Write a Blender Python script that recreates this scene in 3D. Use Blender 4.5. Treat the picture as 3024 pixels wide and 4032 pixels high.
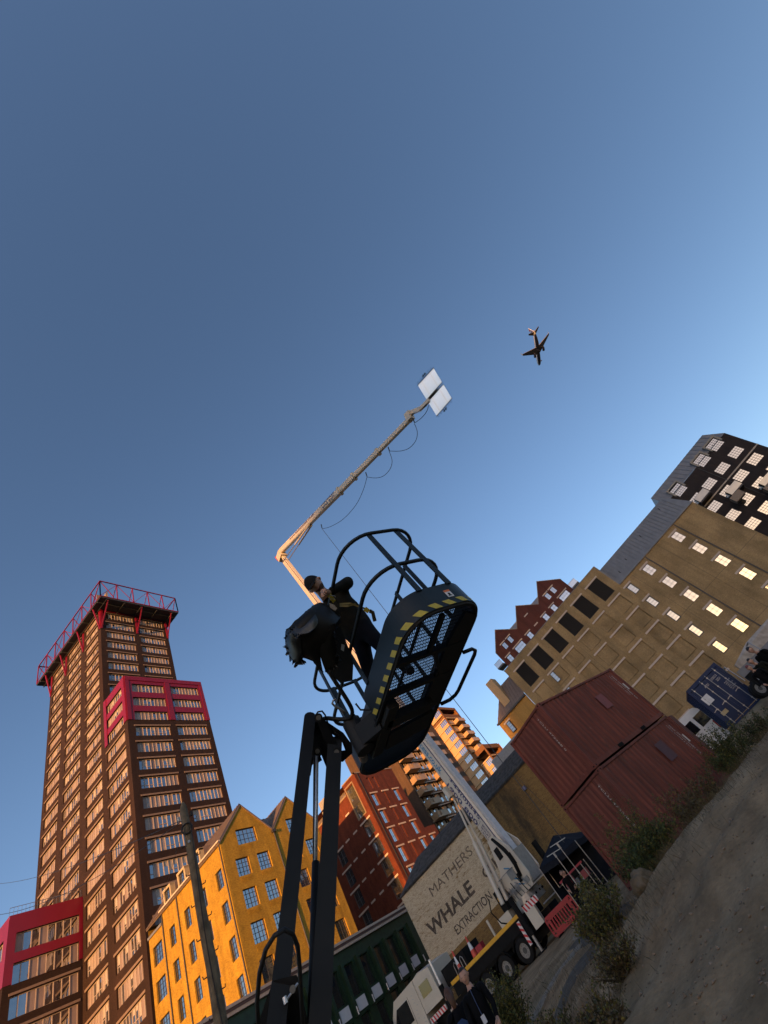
import bpy, bmesh, math, random
from mathutils import Vector, Matrix
random.seed(7)
for o in list(bpy.data.objects): bpy.data.objects.remove(o)
scn = bpy.context.scene
COL = scn.collection
R_ = math.radians

# ------------------------------------------------------------------ camera
# solved from the photograph: the 20 ft containers give scale, focal length and pose
CAMZ = 1.176
FPX, PW, PH = 1583.9, 3024.0, 4032.0
RM = Matrix(((0.5933069, -0.6173594, -0.5165795),
             (0.3766393, 0.7800556, -0.4996559),
             (0.7114280, 0.1018852, 0.6953342)))      # rows: right, down, forward
cam = bpy.data.cameras.new("camera"); camo = bpy.data.objects.new("camera", cam); COL.objects.link(camo)
cam.sensor_fit = 'VERTICAL'; cam.sensor_height = 36.0; cam.lens = FPX / PH * 36.0
cam.clip_start = 0.05; cam.clip_end = 12000
M3 = Matrix((RM[0], -RM[1], -RM[2])).transposed()
camo.matrix_world = Matrix.Translation((0, 0, CAMZ)) @ M3.to_4x4()
scn.camera = camo
C0 = Vector((0, 0, CAMZ))

# ------------------------------------------------------------------ light
SUN_EL, SUN_OFF = 2.0, 14.0
SUN_AZ = 180.0 + SUN_OFF                # bearing of the sun, ccw from +X
world = bpy.data.worlds.new("World"); scn.world = world; world.use_nodes = True
nt = world.node_tree; nt.nodes.clear()
sky = nt.nodes.new('ShaderNodeTexSky'); sky.sky_type = 'NISHITA'; sky.sun_disc = False
sky.sun_elevation = R_(SUN_EL)
sky.sun_rotation = R_(90.0 - SUN_AZ)
sky.altitude = 10; sky.air_density = 0.7; sky.dust_density = 0.6; sky.ozone_density = 1.6
bg = nt.nodes.new('ShaderNodeBackground'); bg.inputs[1].default_value = 0.15
out = nt.nodes.new('ShaderNodeOutputWorld')
wb = nt.nodes.new('ShaderNodeMix'); wb.data_type = 'RGBA'; wb.blend_type = 'MULTIPLY'; wb.inputs[0].default_value = 1.0; wb.inputs[7].default_value = (1.02, 0.97, 1.06, 1)   # the camera's white balance
nt.links.new(sky.outputs[0], wb.inputs[6]); nt.links.new(wb.outputs[2], bg.inputs[0]); nt.links.new(bg.outputs[0], out.inputs[0])
sl = bpy.data.lights.new("sun", 'SUN'); sl.energy = 2.4; sl.angle = R_(0.53); sl.color = (1.0, 0.46, 0.14)
so = bpy.data.objects.new("sun", sl); COL.objects.link(so)
sd = Vector((math.cos(R_(SUN_AZ)) * math.cos(R_(SUN_EL)), math.sin(R_(SUN_AZ)) * math.cos(R_(SUN_EL)), math.sin(R_(SUN_EL))))
so.rotation_euler = sd.to_track_quat('Z', 'Y').to_euler(); so.location = (-20, -5, 60)
vs = scn.view_settings; vs.view_transform = 'Standard'; vs.look = 'None'; vs.gamma = 1.0; vs.use_curve_mapping = False
vs.exposure = 1.80

# ------------------------------------------------------------------ photo pixels to places
def ray(u, v):
    return RM.transposed() @ Vector(((u - PW / 2) / FPX, (v - PH / 2) / FPX, 1.0))
def PD(u, v, d):            # depth along the optical axis
    return C0 + ray(u, v) * d
def PZ(u, v, z):            # on the level z
    r = ray(u, v); return C0 + r * ((z - CAMZ) / r.z)
def PV(u, v, p0, hd):       # on the vertical plane through p0 with heading hd
    n = Vector((-math.sin(R_(hd)), math.cos(R_(hd)), 0)); r = ray(u, v)
    return C0 + r * (n.dot(Vector((p0[0], p0[1], 0)) - C0) / n.dot(r))
def PR(u, v, rng):          # at a horizontal range
    r = ray(u, v); return C0 + r * (rng / math.hypot(r.x, r.y))

# ------------------------------------------------------------------ object helpers
BASE = {}
def V(*a): return Vector(a)
def empty(name, loc, label, cat, group=None):
    o = bpy.data.objects.new(name, None); COL.objects.link(o); o.location = loc; o.empty_display_size = 0.2
    o["label"] = label; o["category"] = cat
    if group: o["group"] = group
    BASE[o.name] = Vector(loc); return o
def tag(o, label, cat=None, group=None):
    o["label"] = label
    if cat: o["category"] = cat
    if group: o["group"] = group
    return o

class MB:
    def __init__(s): s.v = []; s.f = []; s.m = []; s.mi = 0
    def quad(s, *p):
        n = len(s.v); s.v += [Vector(q) for q in p]; s.f.append(tuple(range(n, n + len(p)))); s.m.append(s.mi); return s
    def raw(s, vs, fs):
        n = len(s.v); s.v += [Vector(q) for q in vs]
        for f in fs: s.f.append(tuple(n + i for i in f)); s.m.append(s.mi)
        return s
    def box(s, a, b):
        x0, y0, z0 = [min(a[i], b[i]) for i in range(3)]; x1, y1, z1 = [max(a[i], b[i]) for i in range(3)]
        return s.raw([(x0, y0, z0), (x1, y0, z0), (x1, y1, z0), (x0, y1, z0), (x0, y0, z1), (x1, y0, z1), (x1, y1, z1), (x0, y1, z1)],
                     [(0, 3, 2, 1), (4, 5, 6, 7), (0, 1, 5, 4), (1, 2, 6, 5), (2, 3, 7, 6), (3, 0, 4, 7)])
    def obox(s, c, ex, ey, ez):
        c = Vector(c); ex = Vector(ex); ey = Vector(ey); ez = Vector(ez)
        if ex.cross(ey).dot(ez) < 0: ez = -ez
        P = [c + ex * i + ey * j + ez * k for k in (-1, 1) for i, j in ((-1, -1), (1, -1), (1, 1), (-1, 1))]
        return s.raw(P, [(0, 3, 2, 1), (4, 5, 6, 7), (0, 1, 5, 4), (1, 2, 6, 5), (2, 3, 7, 6), (3, 0, 4, 7)])
    def bar(s, p, q, w, h, up=(0, 0, 1), w2=None, h2=None):
        p = Vector(p); q = Vector(q); d = (q - p).normalized(); up = Vector(up)
        sx = d.cross(up)
        if sx.length < 1e-4: sx = d.cross(Vector((1, 0, 0)))
        sx.normalize(); sy = sx.cross(d).normalized()
        w2 = w if w2 is None else w2; h2 = h if h2 is None else h2
        P = [p + sx * (i * w / 2) + sy * (j * h / 2) for i, j in ((-1, -1), (1, -1), (1, 1), (-1, 1))] + \
            [q + sx * (i * w2 / 2) + sy * (j * h2 / 2) for i, j in ((-1, -1), (1, -1), (1, 1), (-1, 1))]
        return s.raw(P, [(0, 1, 2, 3), (7, 6, 5, 4), (0, 4, 5, 1), (1, 5, 6, 2), (2, 6, 7, 3), (3, 7, 4, 0)])
    def tube(s, pts, r, n=8, closed=False, caps=True):
        pts = [Vector(p) for p in pts]; L = len(pts); rr = r if isinstance(r, (list, tuple)) else [r] * L
        rings = []; prev = None
        for i, p in enumerate(pts):
            a = pts[(i - 1) % L] if (i > 0 or closed) else p; b = pts[(i + 1) % L] if (i < L - 1 or closed) else p
            d = (b - a).normalized()
            if prev is None:
                x = d.orthogonal().normalized()
            else:
                x = (prev - d * prev.dot(d)); x = x.normalized() if x.length > 1e-6 else d.orthogonal().normalized()
            prev = x; y = d.cross(x)
            rings.append([p + (x * math.cos(2 * math.pi * k / n) + y * math.sin(2 * math.pi * k / n)) * rr[i] for k in range(n)])
        vs = [q for rg in rings for q in rg]; fs = []
        m = L if closed else L - 1
        for i in range(m):
            j = (i + 1) % L
            for k in range(n): fs.append((i * n + k, i * n + (k + 1) % n, j * n + (k + 1) % n, j * n + k))
        if caps and not closed:
            fs.append(tuple(reversed(range(n)))); fs.append(tuple((L - 1) * n + k for k in range(n)))
        return s.raw(vs, fs)
    def cyl(s, p, q, r, n=12, r2=None): return s.tube([p, q], [r, r if r2 is None else r2], n)
    def prism(s, poly, ext):   # planar polygon (3D points) extruded by a vector
        poly = [Vector(p) for p in poly]; ext = Vector(ext); n = len(poly)
        nn = Vector((0, 0, 0))
        for i in range(n): nn += poly[i].cross(poly[(i + 1) % n])
        if nn.dot(ext) > 0: poly = poly[::-1]
        vs = poly + [p + ext for p in poly]
        fs = [tuple(range(n)), tuple(reversed(range(n, 2 * n)))]
        for i in range(n): j = (i + 1) % n; fs.append((j, i, n + i, n + j))
        return s.raw(vs, fs)
    def mesh(s, name, mats, base=None, smooth=False):
        me = bpy.data.meshes.new(name)
        b = base or Vector((0, 0, 0))
        me.from_pydata([tuple(v - b) for v in s.v], [], s.f)
        if not isinstance(mats, (list, tuple)): mats = [mats]
        for m in mats: me.materials.append(m)
        if len(mats) > 1: me.polygons.foreach_set("material_index", s.m)
        if smooth: me.polygons.foreach_set("use_smooth", [True] * len(me.polygons))
        me.update(); return me
    def build(s, name, mats, parent=None, smooth=False, kind=None, sharp=None):
        b = BASE[parent.name] if parent else Vector((0, 0, 0))
        me = s.mesh(name, mats, b, smooth)
        o = bpy.data.objects.new(name, me); COL.objects.link(o)
        if parent: o.parent = parent
        BASE[o.name] = b
        if kind: o["kind"] = kind
        if smooth and sharp: 
            try: me.set_sharp_from_angle(angle=R_(sharp))
            except Exception: pass
        return o

def inst(name, me, pos, rz, parent, sc=None):
    o = bpy.data.objects.new(name, me); COL.objects.link(o); o.parent = parent
    o.location = Vector(pos) - BASE[parent.name]; o.rotation_euler = (0, 0, rz)
    if sc: o.scale = sc
    BASE[o.name] = BASE[parent.name]; return o
def sub(name, me, parent):
    o = bpy.data.objects.new(name, me); COL.objects.link(o); o.parent = parent; BASE[o.name] = BASE.get(parent.name, Vector((0, 0, 0))); return o

# ------------------------------------------------------------------ materials
MATS = {}
def N(t, kind, **kw):
    n = t.nodes.new(kind)
    for k, v in kw.items():
        if k.startswith('i_'): n.inputs[k[2:].replace('_', ' ')].default_value = v
        else: setattr(n, k, v)
    return n
def newmat(name):
    m = bpy.data.materials.new(name); m.use_nodes = True; t = m.node_tree
    b = t.nodes['Principled BSDF']; MATS[name] = m; return m, t, b
def rgb(c): return (c[0], c[1], c[2], 1.0)
def plain(name, col, rough=0.6, metal=0.0, var=0.12, scale=6.0, bump=0.0, bscale=40.0, spec=0.5, dirt=0.0, dcol=(0.05, 0.04, 0.03)):
    if name in MATS: return MATS[name]
    if rough >= .8 and spec == .5: spec = .12
    m, t, b = newmat(name); L = t.links
    tc = N(t, 'ShaderNodeNewGeometry'); no = N(t, 'ShaderNodeTexNoise'); no.inputs['Scale'].default_value = scale; no.inputs['Detail'].default_value = 6
    L.new(tc.outputs['Position'], no.inputs['Vector'])
    mr = N(t, 'ShaderNodeMapRange'); mr.inputs['From Min'].default_value = 0.3; mr.inputs['From Max'].default_value = 0.7
    mr.inputs['To Min'].default_value = 1 - var; mr.inputs['To Max'].default_value = 1 + var
    L.new(no.outputs['Fac'], mr.inputs['Value'])
    mx = N(t, 'ShaderNodeMix', data_type='RGBA', blend_type='MULTIPLY'); mx.inputs[0].default_value = 1
    mx.inputs[6].default_value = rgb(col); L.new(mr.outputs[0], mx.inputs[7])
    col_out = mx.outputs[2]
    if dirt > 0:
        n2 = N(t, 'ShaderNodeTexNoise'); n2.inputs['Scale'].default_value = scale * 0.35; n2.inputs['Detail'].default_value = 9; n2.inputs['Roughness'].default_value = 0.7
        L.new(tc.outputs['Position'], n2.inputs['Vector'])
        cr = N(t, 'ShaderNodeMapRange'); cr.inputs['From Min'].default_value = 0.5; cr.inputs['From Max'].default_value = 0.72; cr.inputs['To Max'].default_value = dirt
        L.new(n2.outputs['Fac'], cr.inputs['Value'])
        m2 = N(t, 'ShaderNodeMix', data_type='RGBA'); L.new(cr.outputs[0], m2.inputs[0]); L.new(col_out, m2.inputs[6]); m2.inputs[7].default_value = rgb(dcol); col_out = m2.outputs[2]
    L.new(col_out, b.inputs['Base Color'])
    b.inputs['Roughness'].default_value = rough; b.inputs['Metallic'].default_value = metal
    b.inputs['Specular IOR Level'].default_value = spec
    if bump > 0:
        n3 = N(t, 'ShaderNodeTexNoise'); n3.inputs['Scale'].default_value = bscale; n3.inputs['Detail'].default_value = 5
        L.new(tc.outputs['Position'], n3.inputs['Vector'])
        bp = N(t, 'ShaderNodeBump'); bp.inputs['Strength'].default_value = bump; bp.inputs['Distance'].default_value = 0.02
        L.new(n3.outputs['Fac'], bp.inputs['Height']); L.new(bp.outputs[0], b.inputs['Normal'])
    return m
def brick(name, c1, c2, mort, var=0.25, patch=0.2, bump=0.5, rough=0.85, course=0.075, width=0.225, patchscale=0.25, streak=0.16):
    if name in MATS: return MATS[name]
    m, t, b = newmat(name); L = t.links
    g = N(t, 'ShaderNodeNewGeometry'); sp = N(t, 'ShaderNodeSeparateXYZ'); L.new(g.outputs['Position'], sp.inputs[0])
    ad = N(t, 'ShaderNodeMath', operation='ADD'); L.new(sp.outputs[0], ad.inputs[0]); L.new(sp.outputs[1], ad.inputs[1])
    cb = N(t, 'ShaderNodeCombineXYZ'); L.new(ad.outputs[0], cb.inputs[0]); L.new(sp.outputs[2], cb.inputs[1])
    br = N(t, 'ShaderNodeTexBrick'); br.inputs['Scale'].default_value = 1.0; br.inputs['Brick Width'].default_value = width
    br.inputs['Row Height'].default_value = course; br.inputs['Mortar Size'].default_value = 0.007; br.inputs['Mortar Smooth'].default_value = 0.3
    br.inputs['Color1'].default_value = rgb(c1); br.inputs['Color2'].default_value = rgb(c2); br.inputs['Mortar'].default_value = rgb(mort); br.inputs['Bias'].default_value = -0.1
    L.new(cb.outputs[0], br.inputs['Vector'])
    # per-brick-scale tonal variation
    mp = N(t, 'ShaderNodeMapping'); mp.inputs['Scale'].default_value = (1.6, 5.0, 1.0); L.new(cb.outputs[0], mp.inputs[0])
    n1 = N(t, 'ShaderNodeTexNoise'); n1.inputs['Scale'].default_value = 2.2; n1.inputs['Detail'].default_value = 4; n1.inputs['Roughness'].default_value = 0.75; L.new(mp.outputs[0], n1.inputs['Vector'])
    r1 = N(t, 'ShaderNodeMapRange'); r1.inputs['From Min'].default_value = 0.3; r1.inputs['From Max'].default_value = 0.7; r1.inputs['To Min'].default_value = 1 - var; r1.inputs['To Max'].default_value = 1 + var
    L.new(n1.outputs['Fac'], r1.inputs['Value'])
    n2 = N(t, 'ShaderNodeTexNoise'); n2.inputs['Scale'].default_value = patchscale; n2.inputs['Detail'].default_value = 7; n2.inputs['Roughness'].default_value = 0.6; L.new(g.outputs['Position'], n2.inputs['Vector'])
    r2 = N(t, 'ShaderNodeMapRange'); r2.inputs['From Min'].default_value = 0.3; r2.inputs['From Max'].default_value = 0.7; r2.inputs['To Min'].default_value = 1 - patch; r2.inputs['To Max'].default_value = 1 + patch
    L.new(n2.outputs['Fac'], r2.inputs['Value'])
    mu0 = N(t, 'ShaderNodeMath', operation='MULTIPLY'); L.new(r1.outputs[0], mu0.inputs[0]); L.new(r2.outputs[0], mu0.inputs[1])
    ms = N(t, 'ShaderNodeMapping'); ms.inputs['Scale'].default_value = (1.3, 0.10, 1.0); L.new(cb.outputs[0], ms.inputs[0])   # rain streaks
    n5 = N(t, 'ShaderNodeTexNoise'); n5.inputs['Scale'].default_value = 1.0; n5.inputs['Detail'].default_value = 7; n5.inputs['Roughness'].default_value = 0.6; L.new(ms.outputs[0], n5.inputs['Vector'])
    r5 = N(t, 'ShaderNodeMapRange'); r5.inputs['From Min'].default_value = 0.35; r5.inputs['From Max'].default_value = 0.65; r5.inputs['To Min'].default_value = 1 - streak; r5.inputs['To Max'].default_value = 1 + streak; L.new(n5.outputs['Fac'], r5.inputs['Value'])
    mu = N(t, 'ShaderNodeMath', operation='MULTIPLY'); L.new(mu0.outputs[0], mu.inputs[0]); L.new(r5.outputs[0], mu.inputs[1])
    mx = N(t, 'ShaderNodeMix', data_type='RGBA', blend_type='MULTIPLY'); mx.inputs[0].default_value = 1
    L.new(br.outputs['Color'], mx.inputs[6]); L.new(mu.outputs[0], mx.inputs[7])
    L.new(mx.outputs[2], b.inputs['Base Color']); b.inputs['Roughness'].default_value = rough; b.inputs['Specular IOR Level'].default_value = 0.25
    iv = N(t, 'ShaderNodeMath', operation='SUBTRACT'); iv.inputs[0].default_value = 1.0; L.new(br.outputs['Fac'], iv.inputs[1])
    hm = N(t, 'ShaderNodeMath', operation='MULTIPLY'); L.new(iv.outputs[0], hm.inputs[0]); L.new(n1.outputs['Fac'], hm.inputs[1])
    bp = N(t, 'ShaderNodeBump'); bp.inputs['Strength'].default_value = bump; bp.inputs['Distance'].default_value = 0.02
    L.new(hm.outputs[0], bp.inputs['Height']); L.new(bp.outputs[0], b.inputs['Normal'])
    return m
def glass(name, tint=(0.02, 0.025, 0.03), rough=0.04, warp=0.02, refl=0.45, wscale=0.35):
    # window glass with a dark room behind: a dark body under a mirror-like coat
    if name in MATS: return MATS[name]
    m, t, b = newmat(name); L = t.links
    b.inputs['Base Color'].default_value = rgb(tint); b.inputs['Roughness'].default_value = rough
    gs = N(t, 'ShaderNodeBsdfGlossy'); gs.inputs['Color'].default_value = (0.92, 0.93, 0.93, 1); gs.inputs['Roughness'].default_value = rough; ms = N(t, 'ShaderNodeMixShader'); ms.inputs[0].default_value = refl
    L.new(b.outputs[0], ms.inputs[1]); L.new(gs.outputs[0], ms.inputs[2]); L.new(ms.outputs[0], t.nodes['Material Output'].inputs['Surface'])
    g = N(t, 'ShaderNodeNewGeometry'); n = N(t, 'ShaderNodeTexNoise'); n.inputs['Scale'].default_value = wscale; n.inputs['Detail'].default_value = 2
    L.new(g.outputs['Position'], n.inputs['Vector'])
    bp = N(t, 'ShaderNodeBump'); bp.inputs['Strength'].default_value = 1.0; bp.inputs['Distance'].default_value = warp
    L.new(n.outputs['Fac'], bp.inputs['Height']); L.new(bp.outputs[0], b.inputs['Normal']); L.new(bp.outputs[0], gs.inputs['Normal'])
    return m
def emis(name, col, st):
    if name in MATS: return MATS[name]
    m, t, b = newmat(name); b.inputs['Base Color'].default_value = rgb(col)
    b.inputs['Emission Color'].default_value = rgb(col); b.inputs['Emission Strength'].default_value = st; return m
# ================================================================== setting: ground
def smooth(a, b, x):
    t = max(0.0, min(1.0, (x - a) / (b - a))); return t * t * (3 - 2 * t)
CREST0 = V(10.5, 3.4); CD = V(4.0, -3.75).normalized(); CN = V(-CD.y, CD.x)
if CN.dot(V(1, 1)) < 0: CN = -CN
from mathutils import noise as mn
def gz(x, y):
    p = V(x, y); t = (p - CREST0).dot(CN); q = (p - CREST0).dot(CD)
    prof = smooth(-9, 0, t) if t < 0 else 1 - smooth(0.2, 2.8, t)
    ends = smooth(-2.2, 1.6, q)
    h = 0.43 * prof * ends
    h += 0.70 * smooth(26, 31, x) * smooth(1.6, -0.6, y) * (1 - smooth(45, 60, x))
    # lower apron beside the lift
    rr = math.hypot(x, y); az = math.degrees(math.atan2(y, x))
    if x > 0: h -= 0.33 * smooth(26, 33, az) * smooth(4, 8, rr) * (1 - smooth(15, 24, rr))
    near = 1 - smooth(14, 40, rr)
    h += near * 0.035 * math.sin(t * 4.2 + 0.8 * math.sin(q * 0.35)) * smooth(-8, -2, t) * (1 - smooth(-1.2, -0.2, t))      # ruts
    h += near * (0.055 * mn.noise((x * 0.55, y * 0.55, 1.3)) + 0.03 * mn.noise((x * 1.7, y * 1.7, 4.1)) + 0.012 * mn.noise((x * 6, y * 6, 2.2)))
    return h
def ground_mat():
    m, t, b = newmat("packed_dirt"); L = t.links
    g = N(t, 'ShaderNodeNewGeometry')
    n1 = N(t, 'ShaderNodeTexNoise'); n1.inputs['Scale'].default_value = 0.45; n1.inputs['Detail'].default_value = 9; n1.inputs['Roughness'].default_value = 0.65
    n2 = N(t, 'ShaderNodeTexNoise'); n2.inputs['Scale'].default_value = 9; n2.inputs['Detail'].default_value = 10; n2.inputs['Roughness'].default_value = 0.75
    vo = N(t, 'ShaderNodeTexVoronoi'); vo.inputs['Scale'].default_value = 26
    for n in (n1, n2, vo): L.new(g.outputs['Position'], n.inputs['Vector'])
    cr = N(t, 'ShaderNodeValToRGB'); e = cr.color_ramp.elements
    e[0].position = 0.32; e[0].color = (0.18, 0.11, 0.054, 1); e[1].position = 0.7; e[1].color = (0.35, 0.235, 0.13, 1)
    x = cr.color_ramp.elements.new(0.5); x.color = (0.275, 0.18, 0.096, 1)
    L.new(n1.outputs['Fac'], cr.inputs[0])
    mr = N(t, 'ShaderNodeMapRange'); mr.inputs['From Min'].default_value = 0.3; mr.inputs['From Max'].default_value = 0.7; mr.inputs['To Min'].default_value = 0.74; mr.inputs['To Max'].default_value = 1.22
    L.new(n2.outputs['Fac'], mr.inputs['Value'])
    mx = N(t, 'ShaderNodeMix', data_type='RGBA', blend_type='MULTIPLY'); mx.inputs[0].default_value = 1
    mp = N(t, 'ShaderNodeMapping'); mp.inputs['Rotation'].default_value = (0, 0, R_(43)); mp.inputs['Scale'].default_value = (0.35, 2.6, 1); L.new(g.outputs['Position'], mp.inputs[0])   # wheel-worn streaks along the bank
    n6 = N(t, 'ShaderNodeTexNoise'); n6.inputs['Scale'].default_value = 0.8; n6.inputs['Detail'].default_value = 8; L.new(mp.outputs[0], n6.inputs['Vector'])
    m6 = N(t, 'ShaderNodeMapRange'); m6.inputs['From Min'].default_value = 0.3; m6.inputs['From Max'].default_value = 0.7; m6.inputs['To Min'].default_value = 0.68; m6.inputs['To Max'].default_value = 1.28; L.new(n6.outputs['Fac'], m6.inputs['Value'])
    m7 = N(t, 'ShaderNodeMath', operation='MULTIPLY'); L.new(mr.outputs[0], m7.inputs[0]); L.new(m6.outputs[0], m7.inputs[1])
    L.new(cr.outputs[0], mx.inputs[6]); L.new(m7.outputs[0], mx.inputs[7])
    # greenish weedy film in patches
    n4 = N(t, 'ShaderNodeTexNoise'); n4.inputs['Scale'].default_value = 0.28; n4.inputs['Detail'].default_value = 6; L.new(g.outputs['Position'], n4.inputs['Vector'])
    m4 = N(t, 'ShaderNodeMapRange'); m4.inputs['From Min'].default_value = 0.5; m4.inputs['From Max'].default_value = 0.66; m4.inputs['To Max'].default_value = 0.35; L.new(n4.outputs['Fac'], m4.inputs['Value'])
    m5 = N(t, 'ShaderNodeMix', data_type='RGBA'); L.new(m4.outputs[0], m5.inputs[0]); L.new(mx.outputs[2], m5.inputs[6]); m5.inputs[7].default_value = (0.105, 0.092, 0.05, 1)
    L.new(m5.outputs[2], b.inputs['Base Color']); b.inputs['Roughness'].default_value = 0.95; b.inputs['Specular IOR Level'].default_value = 0.15
    a1 = N(t, 'ShaderNodeMath', operation='MULTIPLY_ADD'); a1.inputs[1].default_value = 0.35
    L.new(vo.outputs['Distance'], a1.inputs[0]); L.new(n2.outputs['Fac'], a1.inputs[2])
    bp = N(t, 'ShaderNodeBump'); bp.inputs['Strength'].default_value = 0.6; bp.inputs['Distance'].default_value = 0.025
    L.new(a1.outputs[0], bp.inputs['Height']); L.new(bp.outputs[0], b.inputs['Normal'])
    return m
mDIRT = ground_mat()
def make_ground():
    # one sheet: fine near the camera, stretching to the horizon
    def axis(lo, hi, fine_lo, fine_hi, st):
        a = []; x = fine_lo
        while x <= fine_hi: a.append(x); x += st
        g = st; x = a[-1]
        while x < hi: g *= 1.35; x += g; a.append(min(x, hi))
        g = st; x = a[0]
        while x > lo: g *= 1.35; x -= g; a.insert(0, max(x, lo))
        return a
    xs = axis(-6000, 6000, 1.0, 26, 0.16); ys = axis(-6000, 6000, -8, 16, 0.16)
    m = MB(); nx = len(xs); ny = len(ys)
    vs = [(x, y, gz(x, y)) for y in ys for x in xs]
    fs = [(j * nx + i, j * nx + i + 1, (j + 1) * nx + i + 1, (j + 1) * nx + i) for j in range(ny - 1) for i in range(nx - 1)]
    m.raw(vs, fs); o = m.build("ground", mDIRT, smooth=True); o["kind"] = "structure"; o["label"] = "bare packed dirt ground with a low bank"
make_ground()
# grey access track running past the front of the truck, with two worn edges
mTRACK = plain("worn_tarmac", (0.10, 0.082, 0.062), rough=0.9, var=0.3, scale=5, bump=0.4, bscale=60, dirt=0.5, dcol=(0.13, 0.115, 0.09))
mKERB = plain("concrete_edge", (0.25, 0.20, 0.145), rough=0.9, var=0.25, scale=9, bump=0.5, bscale=50, dirt=0.4)
def strip(name, pts, w, mat, dz, n=60):
    m = MB(); P = [Vector(p) for p in pts]; seg = []
    for i in range(len(P) - 1):
        for k in range(n): seg.append(P[i].lerp(P[i + 1], k / n))
    seg.append(P[-1]); vs = []; fs = []; K = 6
    for i, p in enumerate(seg):
        d = (seg[min(i + 1, len(seg) - 1)] - seg[max(i - 1, 0)]).normalized(); s = V(-d.y, d.x)
        for k in range(K + 1):
            ww = w * (1 + 0.05 * math.sin(i * 0.9) + 0.04 * math.sin(i * 2.3 + 1))
            q = p + s * (k / K - 0.5) * ww; vs.append((q.x, q.y, gz(q.x, q.y) + dz + (0.006 if 0 < k < K else -0.02)))
    for i in range(len(seg) - 1):
        for k in range(K): a = i * (K + 1) + k; fs.append((a, a + 1, a + K + 2, a + K + 1))
    m.raw(vs, fs); o = m.build(name, mat, smooth=True); o["kind"] = "structure"; return o
TR0 = V(10.3, 11.5); TR1 = V(12.2, 7.0); TR2 = V(16.6, 5.1); TR3 = V(24, 8.5)
strip("track", [(9.2, 13.5), (12.1, 7.2), (15.2, 5.7), (19.5, 8.6)], 1.5, mTRACK, 0.02)
strip("path", [(12.6, 14.5), (15.3, 9.2), (18.2, 7.6), (21.5, 9.6)], 0.75, mKERB, 0.015)
# ================================================================== facade helpers
def clip_poly(poly, conv):
    out = list(poly)
    for i in range(len(conv)):
        a = conv[i]; b = conv[(i + 1) % len(conv)]; inp = out; out = []
        if not inp: return []
        def side(p): return (b[0] - a[0]) * (p[1] - a[1]) - (b[1] - a[1]) * (p[0] - a[0])
        for k in range(len(inp)):
            p = inp[k]; q = inp[(k + 1) % len(inp)]; sp = side(p); sq = side(q)
            if sp >= -1e-9: out.append(p)
            if (sp > 1e-9 and sq < -1e-9) or (sp < -1e-9 and sq > 1e-9):
                t = sp / (sp - sq); out.append((p[0] + (q[0] - p[0]) * t, p[1] + (q[1] - p[1]) * t))
    return out
class Face:
    """a vertical wall: s runs left to right as seen from outside, z is height"""
    def __init__(s, origin, heading):
        s.o = Vector((origin[0], origin[1], 0)); s.h = R_(heading); s.u = V(math.cos(s.h), math.sin(s.h), 0); s.n = V(s.u.y, -s.u.x, 0)
    def p(s, a, z, out=0.0): return s.o + s.u * a + s.n * out + V(0, 0, z)
    def box(s, mb, a0, a1, z0, z1, o0, o1):
        c = s.p((a0 + a1) / 2, (z0 + z1) / 2, (o0 + o1) / 2)
        return mb.obox(c, s.u * (abs(a1 - a0) / 2), s.n * (abs(o1 - o0) / 2), V(0, 0, abs(z1 - z0) / 2))
    def wall(s, mb, polys, opens, rev=0.2, out=0.0):
        S = set(); Z = set()
        for p in polys:
            for a, z in p: S.add(round(a, 4)); Z.add(round(z, 4))
        for a0, a1, z0, z1 in opens: S |= {round(a0, 4), round(a1, 4)}; Z |= {round(z0, 4), round(z1, 4)}
        S = sorted(S); Z = sorted(Z)
        for i in range(len(S) - 1):
            for j in range(len(Z) - 1):
                ca = (S[i] + S[i + 1]) / 2; cz = (Z[j] + Z[j + 1]) / 2
                if any(a0 < ca < a1 and z0 < cz < z1 for a0, a1, z0, z1 in opens): continue
                cell = [(S[i], Z[j]), (S[i + 1], Z[j]), (S[i + 1], Z[j + 1]), (S[i], Z[j + 1])]
                for p in polys:
                    c = clip_poly(cell, p)
                    if len(c) > 2: mb.quad(*[s.p(a, z, out) for a, z in c])
        for a0, a1, z0, z1 in opens:
            f = lambda a, z, d: s.p(a, z, out - d)
            mb.quad(f(a0, z1, 0), f(a0, z1, rev), f(a0, z0, rev), f(a0, z0, 0))
            mb.quad(f(a1, z0, 0), f(a1, z0, rev), f(a1, z1, rev), f(a1, z1, 0))
            mb.quad(f(a0, z0, 0), f(a0, z0, rev), f(a1, z0, rev), f(a1, z0, 0))
            mb.quad(f(a1, z1, 0), f(a1, z1, rev), f(a0, z1, rev), f(a0, z1, 0))
    def put(s, name, me, a, z, parent, out=0.0): return inst(name, me, s.p(a, z, out), s.h, parent)

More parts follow.
